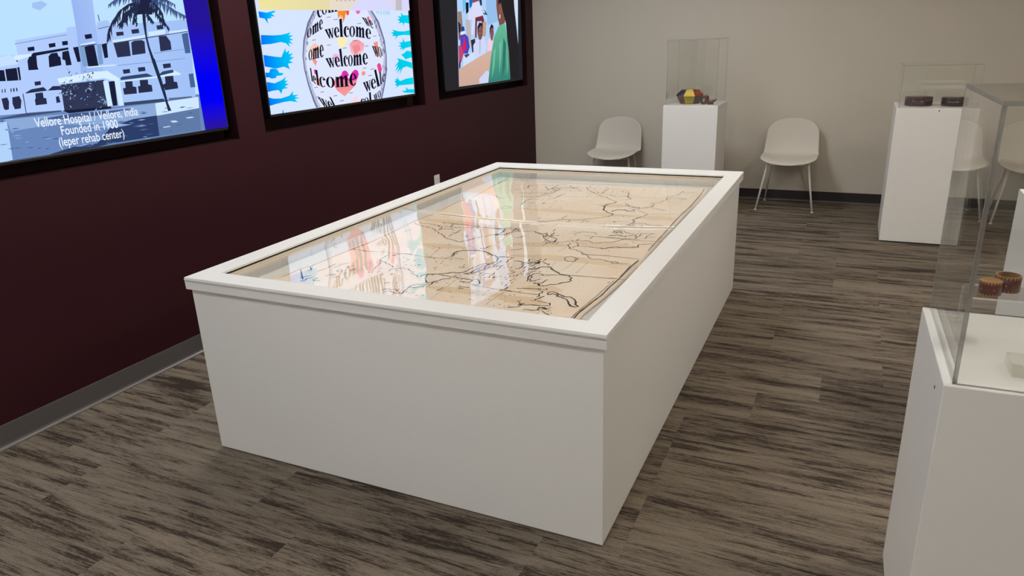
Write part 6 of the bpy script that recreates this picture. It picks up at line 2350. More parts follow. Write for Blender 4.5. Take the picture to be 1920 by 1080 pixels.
[[14,16,34],[764,330,781,319,777,476,754,482,760,473]],
[[14,16,34],[770,330,788,319,783,475,760,482,767,473]],
[[14,16,34],[758,331,789,310,789,315,758,335]],
[[14,16,34],[764,330,795,310,795,314,764,335]],
[[14,16,34],[844,328,841,344,825,346,826,332]],
[[14,16,34],[850,328,848,343,831,345,832,332]],
[[14,16,34],[841,344,836,359,822,358,825,346]],
[[14,16,34],[848,343,842,358,829,358,831,345]],
[[14,16,34],[836,359,827,371,820,369,822,358]],
[[14,16,34],[842,358,834,371,826,369,829,358]],
[[14,16,34],[827,371,819,381,817,377,820,369]],
[[14,16,34],[834,371,825,380,824,376,826,369]],
[[14,16,34],[819,381,812,388,814,381,817,377]],
[[14,16,34],[825,380,819,387,821,381,824,376]],
[[14,16,34],[812,388,806,390,812,381,814,381]],
[[14,16,34],[819,387,812,390,818,381,821,381]],
[[14,16,34],[806,390,800,387,809,377,812,381]],
[[14,16,34],[812,390,806,387,815,377,818,381]],
[[14,16,34],[800,387,795,381,807,370,809,377]],
[[14,16,34],[806,387,801,380,814,369,815,377]],
[[14,16,34],[795,381,792,370,806,359,807,370]],
[[14,16,34],[801,380,798,370,812,359,814,369]],
[[14,16,34],[792,370,791,356,806,347,806,359]],
[[14,16,34],[798,370,797,356,812,346,812,359]],
[[14,16,34],[791,356,792,341,806,333,806,347]],
[[14,16,34],[797,356,798,341,813,333,812,346]],
[[14,16,34],[792,341,795,326,808,321,806,333]],
[[14,16,34],[798,341,801,326,814,320,813,333]],
[[14,16,34],[795,326,800,312,810,309,808,321]],
[[14,16,34],[801,326,806,312,816,309,814,320]],
[[14,16,34],[800,312,806,300,813,301,810,309]],
[[14,16,34],[806,312,812,300,819,300,816,309]],
[[14,16,34],[806,300,812,293,815,296,813,301]],
[[14,16,34],[812,300,819,292,822,295,819,300]],
[[14,16,34],[812,293,819,289,818,295,815,296]],
[[14,16,34],[819,292,825,289,825,294,822,295]],
[[14,16,34],[819,289,826,291,821,298,818,295]],
[[14,16,34],[825,289,832,290,827,298,825,294]],
[[14,16,34],[826,291,835,297,823,305,821,298]],
[[14,16,34],[832,290,841,297,829,304,827,298]],
[[14,16,34],[799,349,841,329,841,334,799,354]],
[[14,16,34],[805,348,847,328,847,334,805,354]],
[[14,16,34],[859,279,889,268,885,452,843,443,855,437]],
[[14,16,34],[865,278,896,267,891,452,850,443,861,437]],
[[14,16,34],[848,279,903,258,903,264,847,284]],
[[14,16,34],[854,278,910,258,910,264,854,283]],
[[14,16,34],[1000,349,980,359,975,353,983,345]],
[[14,16,34],[1006,349,987,359,981,353,990,344]],
[[14,16,34],[980,359,958,365,965,357,975,353]],
[[14,16,34],[987,359,965,364,972,357,981,353]],
[[14,16,34],[958,365,938,365,956,357,965,357]],
[[14,16,34],[965,364,945,365,962,357,972,357]],
[[14,16,34],[938,365,928,361,947,353,956,357]],
[[14,16,34],[945,365,934,361,953,352,962,357]],
[[14,16,34],[928,361,919,353,940,344,947,353]],
[[14,16,34],[934,361,925,352,947,344,953,352]],
[[14,16,34],[919,353,912,341,937,332,940,344]],
[[14,16,34],[925,352,919,340,944,332,947,344]],
[[14,16,34],[912,341,908,326,936,318,937,332]],
[[14,16,34],[919,340,915,326,942,318,944,332]],
[[14,16,34],[908,326,908,310,936,303,936,318]],
[[14,16,34],[915,326,914,310,942,303,942,318]],
[[14,16,34],[908,310,910,293,937,287,936,303]],
[[14,16,34],[914,310,917,293,944,287,942,303]],
[[14,16,34],[910,293,915,276,940,273,937,287]],
[[14,16,34],[917,293,922,276,946,272,944,287]],
[[14,16,34],[915,276,923,261,943,260,940,273]],
[[14,16,34],[922,276,930,261,950,260,946,272]],
[[14,16,34],[923,261,933,249,951,251,943,260]],
[[14,16,34],[930,261,940,249,958,251,950,260]],
[[14,16,34],[933,249,944,241,960,246,951,251]],
[[14,16,34],[940,249,951,240,967,246,958,251]],
[[14,16,34],[944,241,966,239,969,246,960,246]],
[[14,16,34],[951,240,972,238,976,245,967,246]],
[[14,16,34],[966,239,986,242,978,250,969,246]],
[[14,16,34],[972,238,992,242,984,249,976,245]],
[[14,16,34],[986,242,1004,251,985,258,978,250]],
[[14,16,34],[992,242,1010,250,992,257,984,249]],
[[14,16,34],[974,320,1013,317,1013,341,973,344]],
[[14,16,34],[980,320,1020,317,1020,341,980,344]],
[[14,16,34],[1200,284,1197,305,1148,305,1148,287]],
[[14,16,34],[1197,305,1187,324,1144,322,1148,305]],
[[14,16,34],[1187,324,1169,340,1137,336,1144,322]],
[[14,16,34],[1169,340,1145,351,1128,345,1137,336]],
[[14,16,34],[1145,351,1118,356,1117,349,1128,345]],
[[14,16,34],[1118,356,1090,354,1106,346,1117,349]],
[[14,16,34],[1090,354,1066,347,1096,339,1106,346]],
[[14,16,34],[1066,347,1046,333,1088,326,1096,339]],
[[14,16,34],[1046,333,1034,316,1082,310,1088,326]],
[[14,16,34],[1034,316,1030,296,1080,292,1082,310]],
[[14,16,34],[1030,296,1033,276,1081,274,1080,292]],
[[14,16,34],[1033,276,1045,257,1085,257,1081,274]],
[[14,16,34],[1045,257,1063,240,1092,244,1085,257]],
[[14,16,34],[1063,240,1085,229,1101,234,1092,244]],
[[14,16,34],[1085,229,1111,223,1111,230,1101,234]],
[[14,16,34],[1111,223,1136,223,1121,232,1111,230]],
[[14,16,34],[1136,223,1160,231,1131,240,1121,232]],
[[14,16,34],[1160,231,1180,244,1139,252,1131,240]],
[[14,16,34],[1180,244,1194,263,1145,268,1139,252]],
[[14,16,34],[1194,263,1200,284,1148,287,1145,268]],
[[14,16,34],[1224,224,1275,223,1285,345,1217,349,1216,343,1233,340]],
[[14,16,34],[1230,223,1282,222,1292,345,1224,349,1223,342,1240,340]],
[[14,16,34],[1206,219,1292,217,1293,224,1206,226]],
[[14,16,34],[1213,219,1299,217,1300,223,1213,225]],
[[14,16,34],[1310,222,1363,221,1372,334,1350,356,1314,346,1283,322,1282,311,1319,333]],
[[14,16,34],[1317,222,1370,221,1379,333,1357,356,1321,346,1290,321,1290,310,1326,332]],
[[14,16,34],[1295,217,1380,215,1381,222,1296,224]],
[[14,16,34],[1302,217,1387,215,1388,222,1303,223]],
[[14,16,34],[1404,220,1455,221,1464,335,1444,359,1409,348,1371,323,1370,312,1413,334]],
[[14,16,34],[1411,220,1462,220,1471,334,1451,359,1416,348,1378,322,1377,311,1421,334]],
[[14,16,34],[1389,215,1477,216,1477,223,1389,222]],
[[14,16,34],[1396,214,1484,215,1484,223,1397,221]],
[[14,16,34],[1660,299,1657,324,1623,318,1623,297]],
[[14,16,34],[1667,299,1665,323,1630,318,1631,296]],
[[14,16,34],[1657,324,1647,345,1619,338,1623,318]],
[[14,16,34],[1665,323,1655,345,1626,337,1630,318]],
[[14,16,34],[1647,345,1631,362,1613,353,1619,338]],
[[14,16,34],[1655,345,1639,361,1620,352,1626,337]],
[[14,16,34],[1631,362,1611,371,1604,362,1613,353]],
[[14,16,34],[1639,361,1618,371,1612,362,1620,352]],
[[14,16,34],[1611,371,1588,374,1594,365,1604,362]],
[[14,16,34],[1618,371,1595,373,1602,365,1612,362]],
[[14,16,34],[1588,374,1564,368,1584,362,1594,365]],
[[14,16,34],[1595,373,1572,368,1592,361,1602,365]],
[[14,16,34],[1564,368,1542,356,1574,352,1584,362]],
[[14,16,34],[1572,368,1550,356,1582,351,1592,361]],
[[14,16,34],[1542,356,1524,338,1566,337,1574,352]],
[[14,16,34],[1550,356,1531,338,1573,336,1582,351]],
[[14,16,34],[1524,338,1511,317,1560,318,1566,337]],
[[14,16,34],[1531,338,1518,317,1567,317,1573,336]],
[[14,16,34],[1511,317,1504,294,1556,297,1560,318]],
[[14,16,34],[1518,317,1511,293,1564,296,1567,317]],
[[14,16,34],[1504,294,1505,270,1556,275,1556,297]],
[[14,16,34],[1511,293,1512,270,1564,275,1564,296]],
[[14,16,34],[1505,270,1513,249,1559,256,1556,275]],
[[14,16,34],[1512,270,1520,249,1566,255,1564,275]],
[[14,16,34],[1513,249,1527,232,1565,240,1559,256]],
[[14,16,34],[1520,249,1534,231,1572,239,1566,255]],
[[14,16,34],[1527,232,1547,220,1573,229,1565,240]],
[[14,16,34],[1534,231,1554,219,1580,228,1572,239]],
[[14,16,34],[1547,220,1570,215,1583,224,1573,229]],
[[14,16,34],[1554,219,1577,214,1590,224,1580,228]],
[[14,16,34],[1570,215,1594,217,1593,226,1583,224]],
[[14,16,34],[1577,214,1601,217,1600,225,1590,224]],
[[14,16,34],[1594,217,1617,227,1603,234,1593,226]],
[[14,16,34],[1601,217,1625,226,1611,234,1600,225]],
[[14,16,34],[1617,227,1637,243,1612,249,1603,234]],
[[14,16,34],[1625,226,1644,243,1619,248,1611,234]],
[[14,16,34],[1531,291,1654,299,1654,308,1532,300]],
[[14,16,34],[1539,290,1662,298,1662,308,1539,299]],
[[14,16,34],[871,903,872,918,845,905,843,891]],
[[14,16,34],[872,918,868,930,845,917,845,905]],
[[14,16,34],[868,930,860,938,843,925,845,917]],
[[14,16,34],[860,938,849,939,839,930,843,925]],
[[14,16,34],[849,939,835,935,834,929,839,930]],
[[14,16,34],[835,935,820,926,828,924,834,929]],
[[14,16,34],[820,926,806,913,821,916,828,924]],
[[14,16,34],[806,913,794,897,815,903,821,916]],
[[14,16,34],[794,897,784,880,810,889,815,903]],
[[14,16,34],[784,880,779,863,806,875,810,889]],
[[14,16,34],[779,863,778,848,804,861,806,875]],
[[14,16,34],[778,848,782,836,804,849,804,861]],
[[14,16,34],[782,836,789,829,806,840,804,849]],
[[14,16,34],[789,829,801,827,810,836,806,840]],
[[14,16,34],[801,827,814,830,815,836,810,836]],
[[14,16,34],[814,830,829,838,822,840,815,836]],
[[14,16,34],[829,838,843,851,828,849,822,840]],
[[14,16,34],[843,851,856,867,834,861,828,849]],
[[14,16,34],[856,867,865,885,839,876,834,861]],
[[14,16,34],[865,885,871,903,843,891,839,876]],
[[14,16,34],[877,862,905,873,923,969,887,956,886,951,895,954]],
[[14,16,34],[883,862,911,873,930,969,893,956,892,951,901,954]],
[[14,16,34],[867,854,913,872,914,878,868,859]],
[[14,16,34],[873,854,919,872,920,878,874,859]],
[[14,16,34],[923,880,949,891,966,979,959,993,939,977,920,951,918,942,940,967]],
[[14,16,34],[930,880,956,890,972,979,965,993,945,977,926,951,924,942,946,967]],
[[14,16,34],[915,873,956,889,957,894,916,878]],
[[14,16,34],[921,873,963,889,964,894,922,878]],
[[14,16,34],[967,897,991,905,1004,992,998,1009,982,995,964,970,962,961,983,986]],
[[14,16,34],[974,897,997,905,1011,992,1004,1009,988,995,970,970,969,961,989,986]],
[[14,16,34],[960,890,1001,904,1001,909,961,896]],
[[14,16,34],[967,890,1007,904,1008,909,968,896]],
[[14,16,34],[1090,990,1089,1007,1074,999,1073,983]],
[[14,16,34],[1096,990,1096,1007,1080,999,1080,983]],
[[14,16,34],[1089,1007,1086,1022,1073,1013,1074,999]],
[[14,16,34],[1096,1007,1093,1022,1080,1013,1080,999]],
[[14,16,34],[1086,1022,1080,1032,1071,1023,1073,1013]],
[[14,16,34],[1093,1022,1086,1032,1078,1023,1080,1013]],
[[14,16,34],[1080,1032,1071,1037,1068,1029,1071,1023]],
[[14,16,34],[1086,1032,1078,1037,1074,1030,1078,1023]],
[[14,16,34],[1071,1037,1061,1036,1064,1031,1068,1029]],
[[14,16,34],[1078,1037,1068,1036,1070,1031,1074,1030]],
[[14,16,34],[1061,1036,1051,1029,1059,1027,1064,1031]],
[[14,16,34],[1068,1036,1057,1029,1066,1027,1070,1031]],
[[14,16,34],[1051,1029,1040,1018,1054,1018,1059,1027]],
[[14,16,34],[1057,1029,1047,1018,1061,1018,1066,1027]],
[[14,16,34],[1040,1018,1031,1002,1050,1006,1054,1018]],
[[14,16,34],[1047,1018,1038,1002,1056,1006,1061,1018]],
[[14,16,34],[1031,1002,1024,985,1046,991,1050,1006]],
[[14,16,34],[1038,1002,1030,985,1052,991,1056,1006]],
[[14,16,34],[1024,985,1019,966,1043,975,1046,991]],
[[14,16,34],[1030,985,1026,966,1049,975,1052,991]],
[[14,16,34],[1019,966,1018,949,1041,959,1043,975]],
[[14,16,34],[1026,966,1024,949,1048,959,1049,975]],
[[14,16,34],[1018,949,1020,934,1042,945,1041,959]],
[[14,16,34],[1024,949,1026,934,1048,945,1048,959]],
[[14,16,34],[1020,934,1025,923,1043,934,1042,945]],
[[14,16,34],[1026,934,1032,923,1050,934,1048,945]],
[[14,16,34],[1025,923,1034,916,1047,927,1043,934]],
[[14,16,34],[1032,923,1040,916,1053,927,1050,934]],
[[14,16,34],[1034,916,1044,916,1051,924,1047,927]],
[[14,16,34],[1040,916,1051,916,1057,924,1053,927]],
[[14,16,34],[1044,916,1056,921,1056,927,1051,924]],
[[14,16,34],[1051,916,1062,921,1062,927,1057,924]],
[[14,16,34],[1056,921,1067,931,1061,935,1056,927]],
[[14,16,34],[1062,921,1074,931,1067,935,1062,927]],
[[14,16,34],[1067,931,1077,946,1066,946,1061,935]],
[[14,16,34],[1074,931,1083,946,1072,946,1067,935]],
[[14,16,34],[1031,968,1087,989,1088,996,1032,974]],
[[14,16,34],[1038,968,1094,989,1094,996,1039,974]],
[[14,16,34],[830,636,832,656,810,649,808,632]],
[[14,16,34],[832,656,830,673,811,665,810,649]],
[[14,16,34],[830,673,825,685,810,676,811,665]],
[[14,16,34],[825,685,816,692,808,683,810,676]],
[[14,16,34],[816,692,805,692,804,685,808,683]],
[[14,16,34],[805,692,793,686,798,681,804,685]],
[[14,16,34],[793,686,781,675,793,672,798,681]],
[[14,16,34],[781,675,770,660,787,660,793,672]],
[[14,16,34],[770,660,761,642,782,644,787,660]],
[[14,16,34],[761,642,756,623,778,627,782,644]],
[[14,16,34],[756,623,754,604,775,610,778,627]],
[[14,16,34],[754,604,756,588,774,595,775,610]],
[[14,16,34],[756,588,761,575,775,583,774,595]],
[[14,16,34],[761,575,770,568,778,576,775,583]],
[[14,16,34],[770,568,780,566,782,573,778,576]],
[[14,16,34],[780,566,792,571,787,577,782,573]],
[[14,16,34],[792,571,805,581,793,585,787,577]],
[[14,16,34],[805,581,815,597,798,598,793,585]],
[[14,16,34],[815,597,824,616,803,614,798,598]],
[[14,16,34],[824,616,830,636,808,632,803,614]],
[[14,16,34],[831,581,854,584,876,701,847,699,846,692,853,692]],
[[14,16,34],[838,581,860,584,883,701,853,698,852,692,859,692]],
[[14,16,34],[823,575,860,580,861,587,824,581]],
[[14,16,34],[829,575,867,580,868,586,831,581]],
[[14,16,34],[869,586,892,589,912,696,906,716,889,704,872,678,870,668,889,691]],
[[14,16,34],[875,586,899,589,918,696,912,716,895,703,878,678,876,668,895,691]],
[[14,16,34],[861,580,900,585,901,592,863,587]],
[[14,16,34],[868,580,906,585,907,591,869,586]],
[[14,16,34],[912,592,937,595,953,703,947,726,930,713,910,686,908,676,930,700]],
[[14,16,34],[918,592,944,595,960,703,953,726,936,713,917,686,915,675,937,700]],
[[14,16,34],[904,586,948,591,949,598,905,592]],
[[14,16,34],[910,585,954,591,955,597,912,592]],
[[14,16,34],[1045,674,1044,697,1028,691,1027,671]],
[[14,16,34],[1051,674,1051,697,1034,691,1033,671]],
[[14,16,34],[1044,697,1041,717,1027,709,1028,691]],
[[14,16,34],[1051,697,1047,717,1034,709,1034,691]],
[[14,16,34],[1041,717,1034,732,1025,723,1027,709]],
[[14,16,34],[1047,717,1041,732,1031,723,1034,709]],
[[14,16,34],[1034,732,1025,741,1021,732,1025,723]],
[[14,16,34],[1041,732,1032,740,1028,732,1031,723]],
[[14,16,34],[1025,741,1014,742,1017,734,1021,732]],
[[14,16,34],[1032,740,1021,742,1024,734,1028,732]],
[[14,16,34],[1014,742,1003,737,1012,731,1017,734]],
[[14,16,34],[1021,742,1010,737,1019,731,1024,734]],
[[14,16,34],[1003,737,992,725,1007,721,1012,731]],
[[14,16,34],[1010,737,999,725,1013,721,1019,731]],
[[14,16,34],[992,725,982,708,1002,707,1007,721]],
[[14,16,34],[999,725,988,708,1008,707,1013,721]],
[[14,16,34],[982,708,974,687,997,689,1002,707]],
[[14,16,34],[988,708,980,687,1004,689,1008,707]],
[[14,16,34],[974,687,969,665,994,669,997,689]],
[[14,16,34],[980,687,975,665,1001,669,1004,689]],
[[14,16,34],[969,665,967,643,993,649,994,669]],
[[14,16,34],[975,665,974,643,999,649,1001,669]],
[[14,16,34],[967,643,969,623,993,631,993,649]],
[[14,16,34],[974,643,976,623,999,631,999,649]],
[[14,16,34],[969,623,975,607,995,616,993,631]],
[[14,16,34],[976,623,981,607,1001,616,999,631]],
[[14,16,34],[975,607,984,597,998,606,995,616]],
[[14,16,34],[981,607,991,597,1005,606,1001,616]],
[[14,16,34],[984,597,995,593,1003,602,998,606]],
[[14,16,34],[991,597,1002,593,1009,602,1005,606]],
[[14,16,34],[995,593,1008,596,1008,604,1003,602]],
[[14,16,34],[1002,593,1015,596,1015,604,1009,602]],
[[14,16,34],[1008,596,1020,606,1014,612,1008,604]],
[[14,16,34],[1015,596,1027,605,1020,612,1015,604]],
[[14,16,34],[1020,606,1031,622,1019,626,1014,612]],
[[14,16,34],[1027,605,1038,621,1025,625,1020,612]],
[[14,16,34],[982,663,1042,674,1042,682,983,672]],
[[14,16,34],[988,663,1048,674,1049,682,989,671]],
[[14,16,34],[1912,1068,1942,1064,2025,958,2016,960]],
[[14,16,34],[1919,1068,1950,1064,2033,958,2024,960]],
[[14,16,34],[2016,960,2023,959,1987,1054,1979,1055]],
[[14,16,34],[2024,960,2031,959,1995,1054,1987,1055]],
[[14,16,34],[1963,1061,1994,1057,2062,951,2053,953]],
[[14,16,34],[1971,1061,2002,1057,2070,951,2061,953]],
[[14,16,34],[2054,953,2060,952,2041,1044,2034,1047]],
[[14,16,34],[2062,953,2068,952,2049,1044,2042,1047]],
[[14,16,34],[1912,1064,1954,1058,1951,1063,1909,1068]],
[[14,16,34],[1920,1064,1962,1058,1959,1063,1916,1069]],
[[14,16,34],[1960,1057,2003,1051,2000,1056,1957,1062]],
[[14,16,34],[1968,1057,2011,1051,2008,1056,1965,1062]],
[[14,16,34],[2024,1048,2052,1039,2050,1044,2022,1053]],
[[14,16,34],[2032,1048,2060,1040,2058,1044,2030,1053]],
[[14,16,34],[2141,970,2135,986,2120,990,2124,976]],
[[14,16,34],[2149,970,2143,986,2128,990,2132,976]],
[[14,16,34],[2135,986,2127,1002,2114,1003,2120,990]],
[[14,16,34],[2143,986,2135,1002,2122,1003,2128,990]],
[[14,16,34],[2127,1002,2115,1016,2107,1014,2114,1003]],
[[14,16,34],[2135,1002,2123,1016,2115,1014,2122,1003]],
[[14,16,34],[2115,1016,2102,1027,2101,1022,2107,1014]],
[[14,16,34],[2123,1016,2110,1027,2109,1022,2115,1014]],
[[14,16,34],[2102,1027,2090,1034,2095,1027,2101,1022]],
[[14,16,34],[2110,1027,2098,1034,2103,1027,2109,1022]],
[[14,16,34],[2090,1034,2078,1036,2090,1027,2095,1027]],
[[14,16,34],[2098,1034,2086,1036,2098,1027,2103,1027]],
[[14,16,34],[2078,1036,2070,1033,2088,1022,2090,1027]],
[[14,16,34],[2086,1036,2078,1033,2096,1022,2098,1027]],
[[14,16,34],[2070,1033,2065,1025,2087,1014,2088,1022]],
[[14,16,34],[2078,1033,2073,1025,2095,1014,2096,1022]],
[[14,16,34],[2065,1025,2065,1013,2089,1003,2087,1014]],
[[14,16,34],[2073,1025,2073,1013,2097,1003,2095,1014]],
[[14,16,34],[2065,1013,2068,998,2093,989,2089,1003]],
[[14,16,34],[2073,1013,2076,998,2101,989,2097,1003]],
[[14,16,34],[2068,998,2076,981,2098,975,2093,989]],
[[14,16,34],[2076,998,2084,981,2106,975,2101,989]],
[[14,16,34],[2076,981,2086,965,2104,961,2098,975]],
[[14,16,34],[2084,981,2093,965,2112,961,2106,975]],
[[14,16,34],[2086,965,2097,950,2111,949,2104,961]],
[[14,16,34],[2093,965,2105,950,2119,949,2112,961]],
[[14,16,34],[2097,950,2108,939,2117,941,2111,949]],
[[14,16,34],[2105,950,2116,939,2125,941,2119,949]],
[[14,16,34],[2108,939,2119,932,2122,936,2117,941]],
[[14,16,34],[2116,939,2127,932,2130,936,2125,941]],
[[14,16,34],[2119,932,2129,929,2126,935,2122,936]],
[[14,16,34],[2127,932,2137,929,2134,935,2130,936]],
[[14,16,34],[2129,929,2136,932,2129,939,2126,935]],
[[14,16,34],[2137,929,2144,932,2137,939,2134,935]],
[[14,16,34],[2136,932,2141,939,2129,947,2129,939]],
[[14,16,34],[2144,932,2149,939,2137,947,2137,939]],
[[14,16,34],[2082,990,2138,971,2137,977,2080,996]],
[[14,16,34],[2090,990,2147,971,2145,977,2088,996]],
[[14,16,34],[2075,704,2102,702,2157,562,2147,564]],
[[14,16,34],[2083,704,2110,702,2165,562,2155,564]],
[[14,16,34],[2147,564,2154,563,2141,694,2135,695]],
[[14,16,34],[2155,564,2162,563,2149,694,2143,694]],
[[14,16,34],[2121,701,2148,699,2194,555,2184,557]],
[[14,16,34],[2129,701,2157,699,2202,555,2193,557]],
[[14,16,34],[2186,557,2191,556,2191,689,2184,691]],
[[14,16,34],[2194,557,2200,556,2199,689,2192,691]],
[[14,16,34],[2074,698,2112,695,2110,702,2072,704]],
[[14,16,34],[2082,698,2120,695,2118,702,2080,704]],
[[14,16,34],[2117,695,2155,692,2154,699,2116,701]],
[[14,16,34],[2125,694,2163,692,2162,698,2124,701]],
[[14,16,34],[2174,690,2203,686,2202,693,2173,697]],
[[14,16,34],[2183,690,2211,686,2210,693,2181,697]],
[[14,16,34],[2288,612,2286,634,2263,635,2265,616]],
[[14,16,34],[2286,634,2280,654,2260,653,2263,635]],
[[14,16,34],[2280,654,2271,671,2256,668,2260,653]],
[[14,16,34],[2271,671,2258,684,2251,677,2256,668]],
[[14,16,34],[2258,684,2245,689,2245,681,2251,677]],
[[14,16,34],[2245,689,2231,688,2240,679,2245,681]],
[[14,16,34],[2231,688,2220,680,2236,671,2240,679]],
[[14,16,34],[2220,680,2213,666,2234,658,2236,671]],
[[14,16,34],[2213,666,2210,646,2233,640,2234,658]],
[[14,16,34],[2210,646,2211,624,2234,620,2233,640]],
[[14,16,34],[2211,624,2216,601,2237,600,2234,620]],
[[14,16,34],[2216,601,2224,580,2240,582,2237,600]],
[[14,16,34],[2224,580,2233,563,2245,568,2240,582]],
[[14,16,34],[2233,563,2244,551,2249,558,2245,568]],
[[14,16,34],[2244,551,2254,546,2254,555,2249,558]],
[[14,16,34],[2254,546,2264,549,2258,557,2254,555]],
[[14,16,34],[2264,549,2273,558,2261,566,2258,557]],
[[14,16,34],[2273,558,2281,572,2264,579,2261,566]],
[[14,16,34],[2281,572,2286,591,2265,596,2264,579]],
[[14,16,34],[2286,591,2288,612,2265,616,2265,596]],
[[14,16,34],[1788,242,1825,247,1875,121,1861,119]],
[[14,16,34],[1796,241,1833,246,1883,120,1869,118]],
[[14,16,34],[1861,119,1871,120,1878,249,1868,247]],
[[14,16,34],[1869,118,1879,120,1886,248,1876,247]],
[[14,16,34],[1851,250,1888,255,1929,128,1915,126]],
[[14,16,34],[1859,250,1896,255,1937,128,1923,126]],
[[14,16,34],[1917,127,1925,128,1945,257,1936,256]],
[[14,16,34],[1925,126,1933,127,1953,257,1944,256]],
[[14,16,34],[1786,235,1837,242,1836,248,1784,242]],
[[14,16,34],[1793,235,1845,241,1844,248,1792,241]],
[[14,16,34],[1845,243,1897,250,1896,256,1844,249]],
[[14,16,34],[1852,242,1904,249,1904,256,1851,249]],
[[14,16,34],[1923,253,1960,258,1960,264,1922,259]],
[[14,16,34],[1931,253,1968,258,1968,264,1930,259]],
[[14,16,34],[2080,224,2073,244,2049,237,2053,219]],
[[14,16,34],[2088,224,2082,244,2057,236,2061,218]],
[[14,16,34],[2073,244,2063,261,2043,252,2049,237]],
[[14,16,34],[2082,244,2071,261,2051,252,2057,236]],
[[14,16,34],[2063,261,2048,273,2036,264,2043,252]],
[[14,16,34],[2071,261,2056,273,2044,264,2051,252]],
[[14,16,34],[2048,273,2032,280,2029,272,2036,264]],
[[14,16,34],[2056,273,2040,279,2037,271,2044,264]],
[[14,16,34],[2032,280,2015,280,2021,273,2029,272]],
[[14,16,34],[2040,279,2023,279,2029,273,2037,271]],
[[14,16,34],[2015,280,1999,274,2014,270,2021,273]],
[[14,16,34],[2023,279,2007,273,2022,269,2029,273]],
[[14,16,34],[1999,274,1985,262,2008,260,2014,270]],
[[14,16,34],[2007,273,1993,261,2017,260,2022,269]],
[[14,16,34],[1985,262,1973,245,2004,247,2008,260]],
[[14,16,34],[1993,261,1981,244,2012,246,2017,260]],
[[14,16,34],[1973,245,1966,225,2002,230,2004,247]],
[[14,16,34],[1981,244,1974,225,2011,230,2012,246]],
[[14,16,34],[1966,225,1965,205,2003,212,2002,230]],
[[14,16,34],[1974,225,1973,204,2011,211,2011,230]],
[[14,16,34],[1965,205,1968,184,2005,194,2003,212]],
[[14,16,34],[1973,204,1976,184,2013,193,2011,211]],
[[14,16,34],[1968,184,1975,166,2010,177,2005,194]],
[[14,16,34],[1976,184,1983,165,2018,177,2013,193]],
[[14,16,34],[1975,166,1989,153,2017,164,2010,177]],
[[14,16,34],[1983,165,1997,152,2025,164,2018,177]],
[[14,16,34],[1989,153,2006,145,2025,156,2017,164]],
[[14,16,34],[1997,152,2014,144,2033,155,2025,164]],
[[14,16,34],[2006,145,2024,143,2033,153,2025,156]],
[[14,16,34],[2014,144,2032,143,2041,152,2033,155]],
[[14,16,34],[2024,143,2043,149,2041,156,2033,153]],
[[14,16,34],[2032,143,2051,148,2049,155,2041,152]],
[[14,16,34],[2043,149,2059,160,2047,164,2041,156]],
[[14,16,34],[2051,148,2068,159,2056,164,2049,155]],
[[14,16,34],[2059,160,2072,176,2052,177,2047,164]],
[[14,16,34],[2068,159,2080,175,2060,177,2056,164]],
[[14,16,34],[1985,204,2076,223,2074,231,1984,212]],
[[14,16,34],[1993,204,2084,223,2082,231,1992,212]],
[[14,16,34],[2112,170,2161,179,2108,400,2057,377,2073,373]],
[[14,16,34],[2120,169,2169,179,2117,400,2065,377,2081,373]],
[[14,16,34],[2095,161,2184,179,2183,185,2094,168]],
[[14,16,34],[2103,161,2193,178,2191,185,2102,167]],
[[60,60,90],[2184,189,2215,202,2218,367,2174,348,2185,345]],
[[60,60,90],[2192,189,2224,201,2227,367,2182,347,2194,345]],
[[60,60,90],[2173,181,2229,203,2230,208,2173,186]],
[[60,60,90],[2181,180,2238,203,2238,208,2181,185]],
[[60,60,90],[2304,328,2294,329,2291,322,2295,318]],
[[60,60,90],[2312,327,2302,329,2299,322,2303,318]],
[[60,60,90],[2294,329,2283,326,2286,322,2291,322]],
[[60,60,90],[2302,329,2291,326,2295,322,2299,322]],
[[60,60,90],[2283,326,2271,319,2281,319,2286,322]],
[[60,60,90],[2291,326,2279,318,2290,319,2295,322]],
[[60,60,90],[2271,319,2260,308,2276,312,2281,319]],
[[60,60,90],[2279,318,2268,308,2285,312,2290,319]],
[[60,60,90],[2260,308,2250,295,2272,303,2276,312]],
[[60,60,90],[2268,308,2259,294,2280,302,2285,312]],
[[60,60,90],[2250,295,2243,280,2269,291,2272,303]],
[[60,60,90],[2259,294,2251,279,2277,291,2280,302]],
[[60,60,90],[2243,280,2238,265,2266,278,2269,291]],
[[60,60,90],[2251,279,2246,265,2275,278,2277,291]],
[[60,60,90],[2238,265,2236,251,2265,265,2266,278]],
[[60,60,90],[2246,265,2245,251,2274,265,2275,278]],
[[60,60,90],[2236,251,2238,238,2266,253,2265,265]],
[[60,60,90],[2245,251,2246,237,2274,253,2274,265]],
[[60,60,90],[2238,238,2243,227,2268,243,2266,253]],
[[60,60,90],[2246,237,2251,227,2276,243,2274,253]],
[[60,60,90],[2243,227,2250,221,2271,236,2268,243]],
[[60,60,90],[2251,227,2259,220,2279,235,2276,243]],
[[60,60,90],[2250,221,2260,218,2275,231,2271,236]],
[[60,60,90],[2259,220,2268,218,2283,231,2279,235]],
[[60,60,90],[2260,218,2271,220,2280,230,2275,231]],
[[60,60,90],[2268,218,2279,220,2288,230,2283,231]],
[[60,60,90],[2271,220,2282,226,2285,233,2280,230]],
[[60,60,90],[2279,220,2291,226,2293,232,2288,230]],
[[60,60,90],[2282,226,2294,236,2289,239,2285,233]],
[[60,60,90],[2291,226,2302,236,2298,239,2293,232]],
[[60,60,90],[2294,236,2303,249,2294,249,2289,239]],
[[60,60,90],[2302,236,2312,249,2302,248,2298,239]],
[[60,60,90],[2289,295,2310,306,2311,326,2290,314]],
[[60,60,90],[2298,295,2318,306,2319,325,2298,314]],
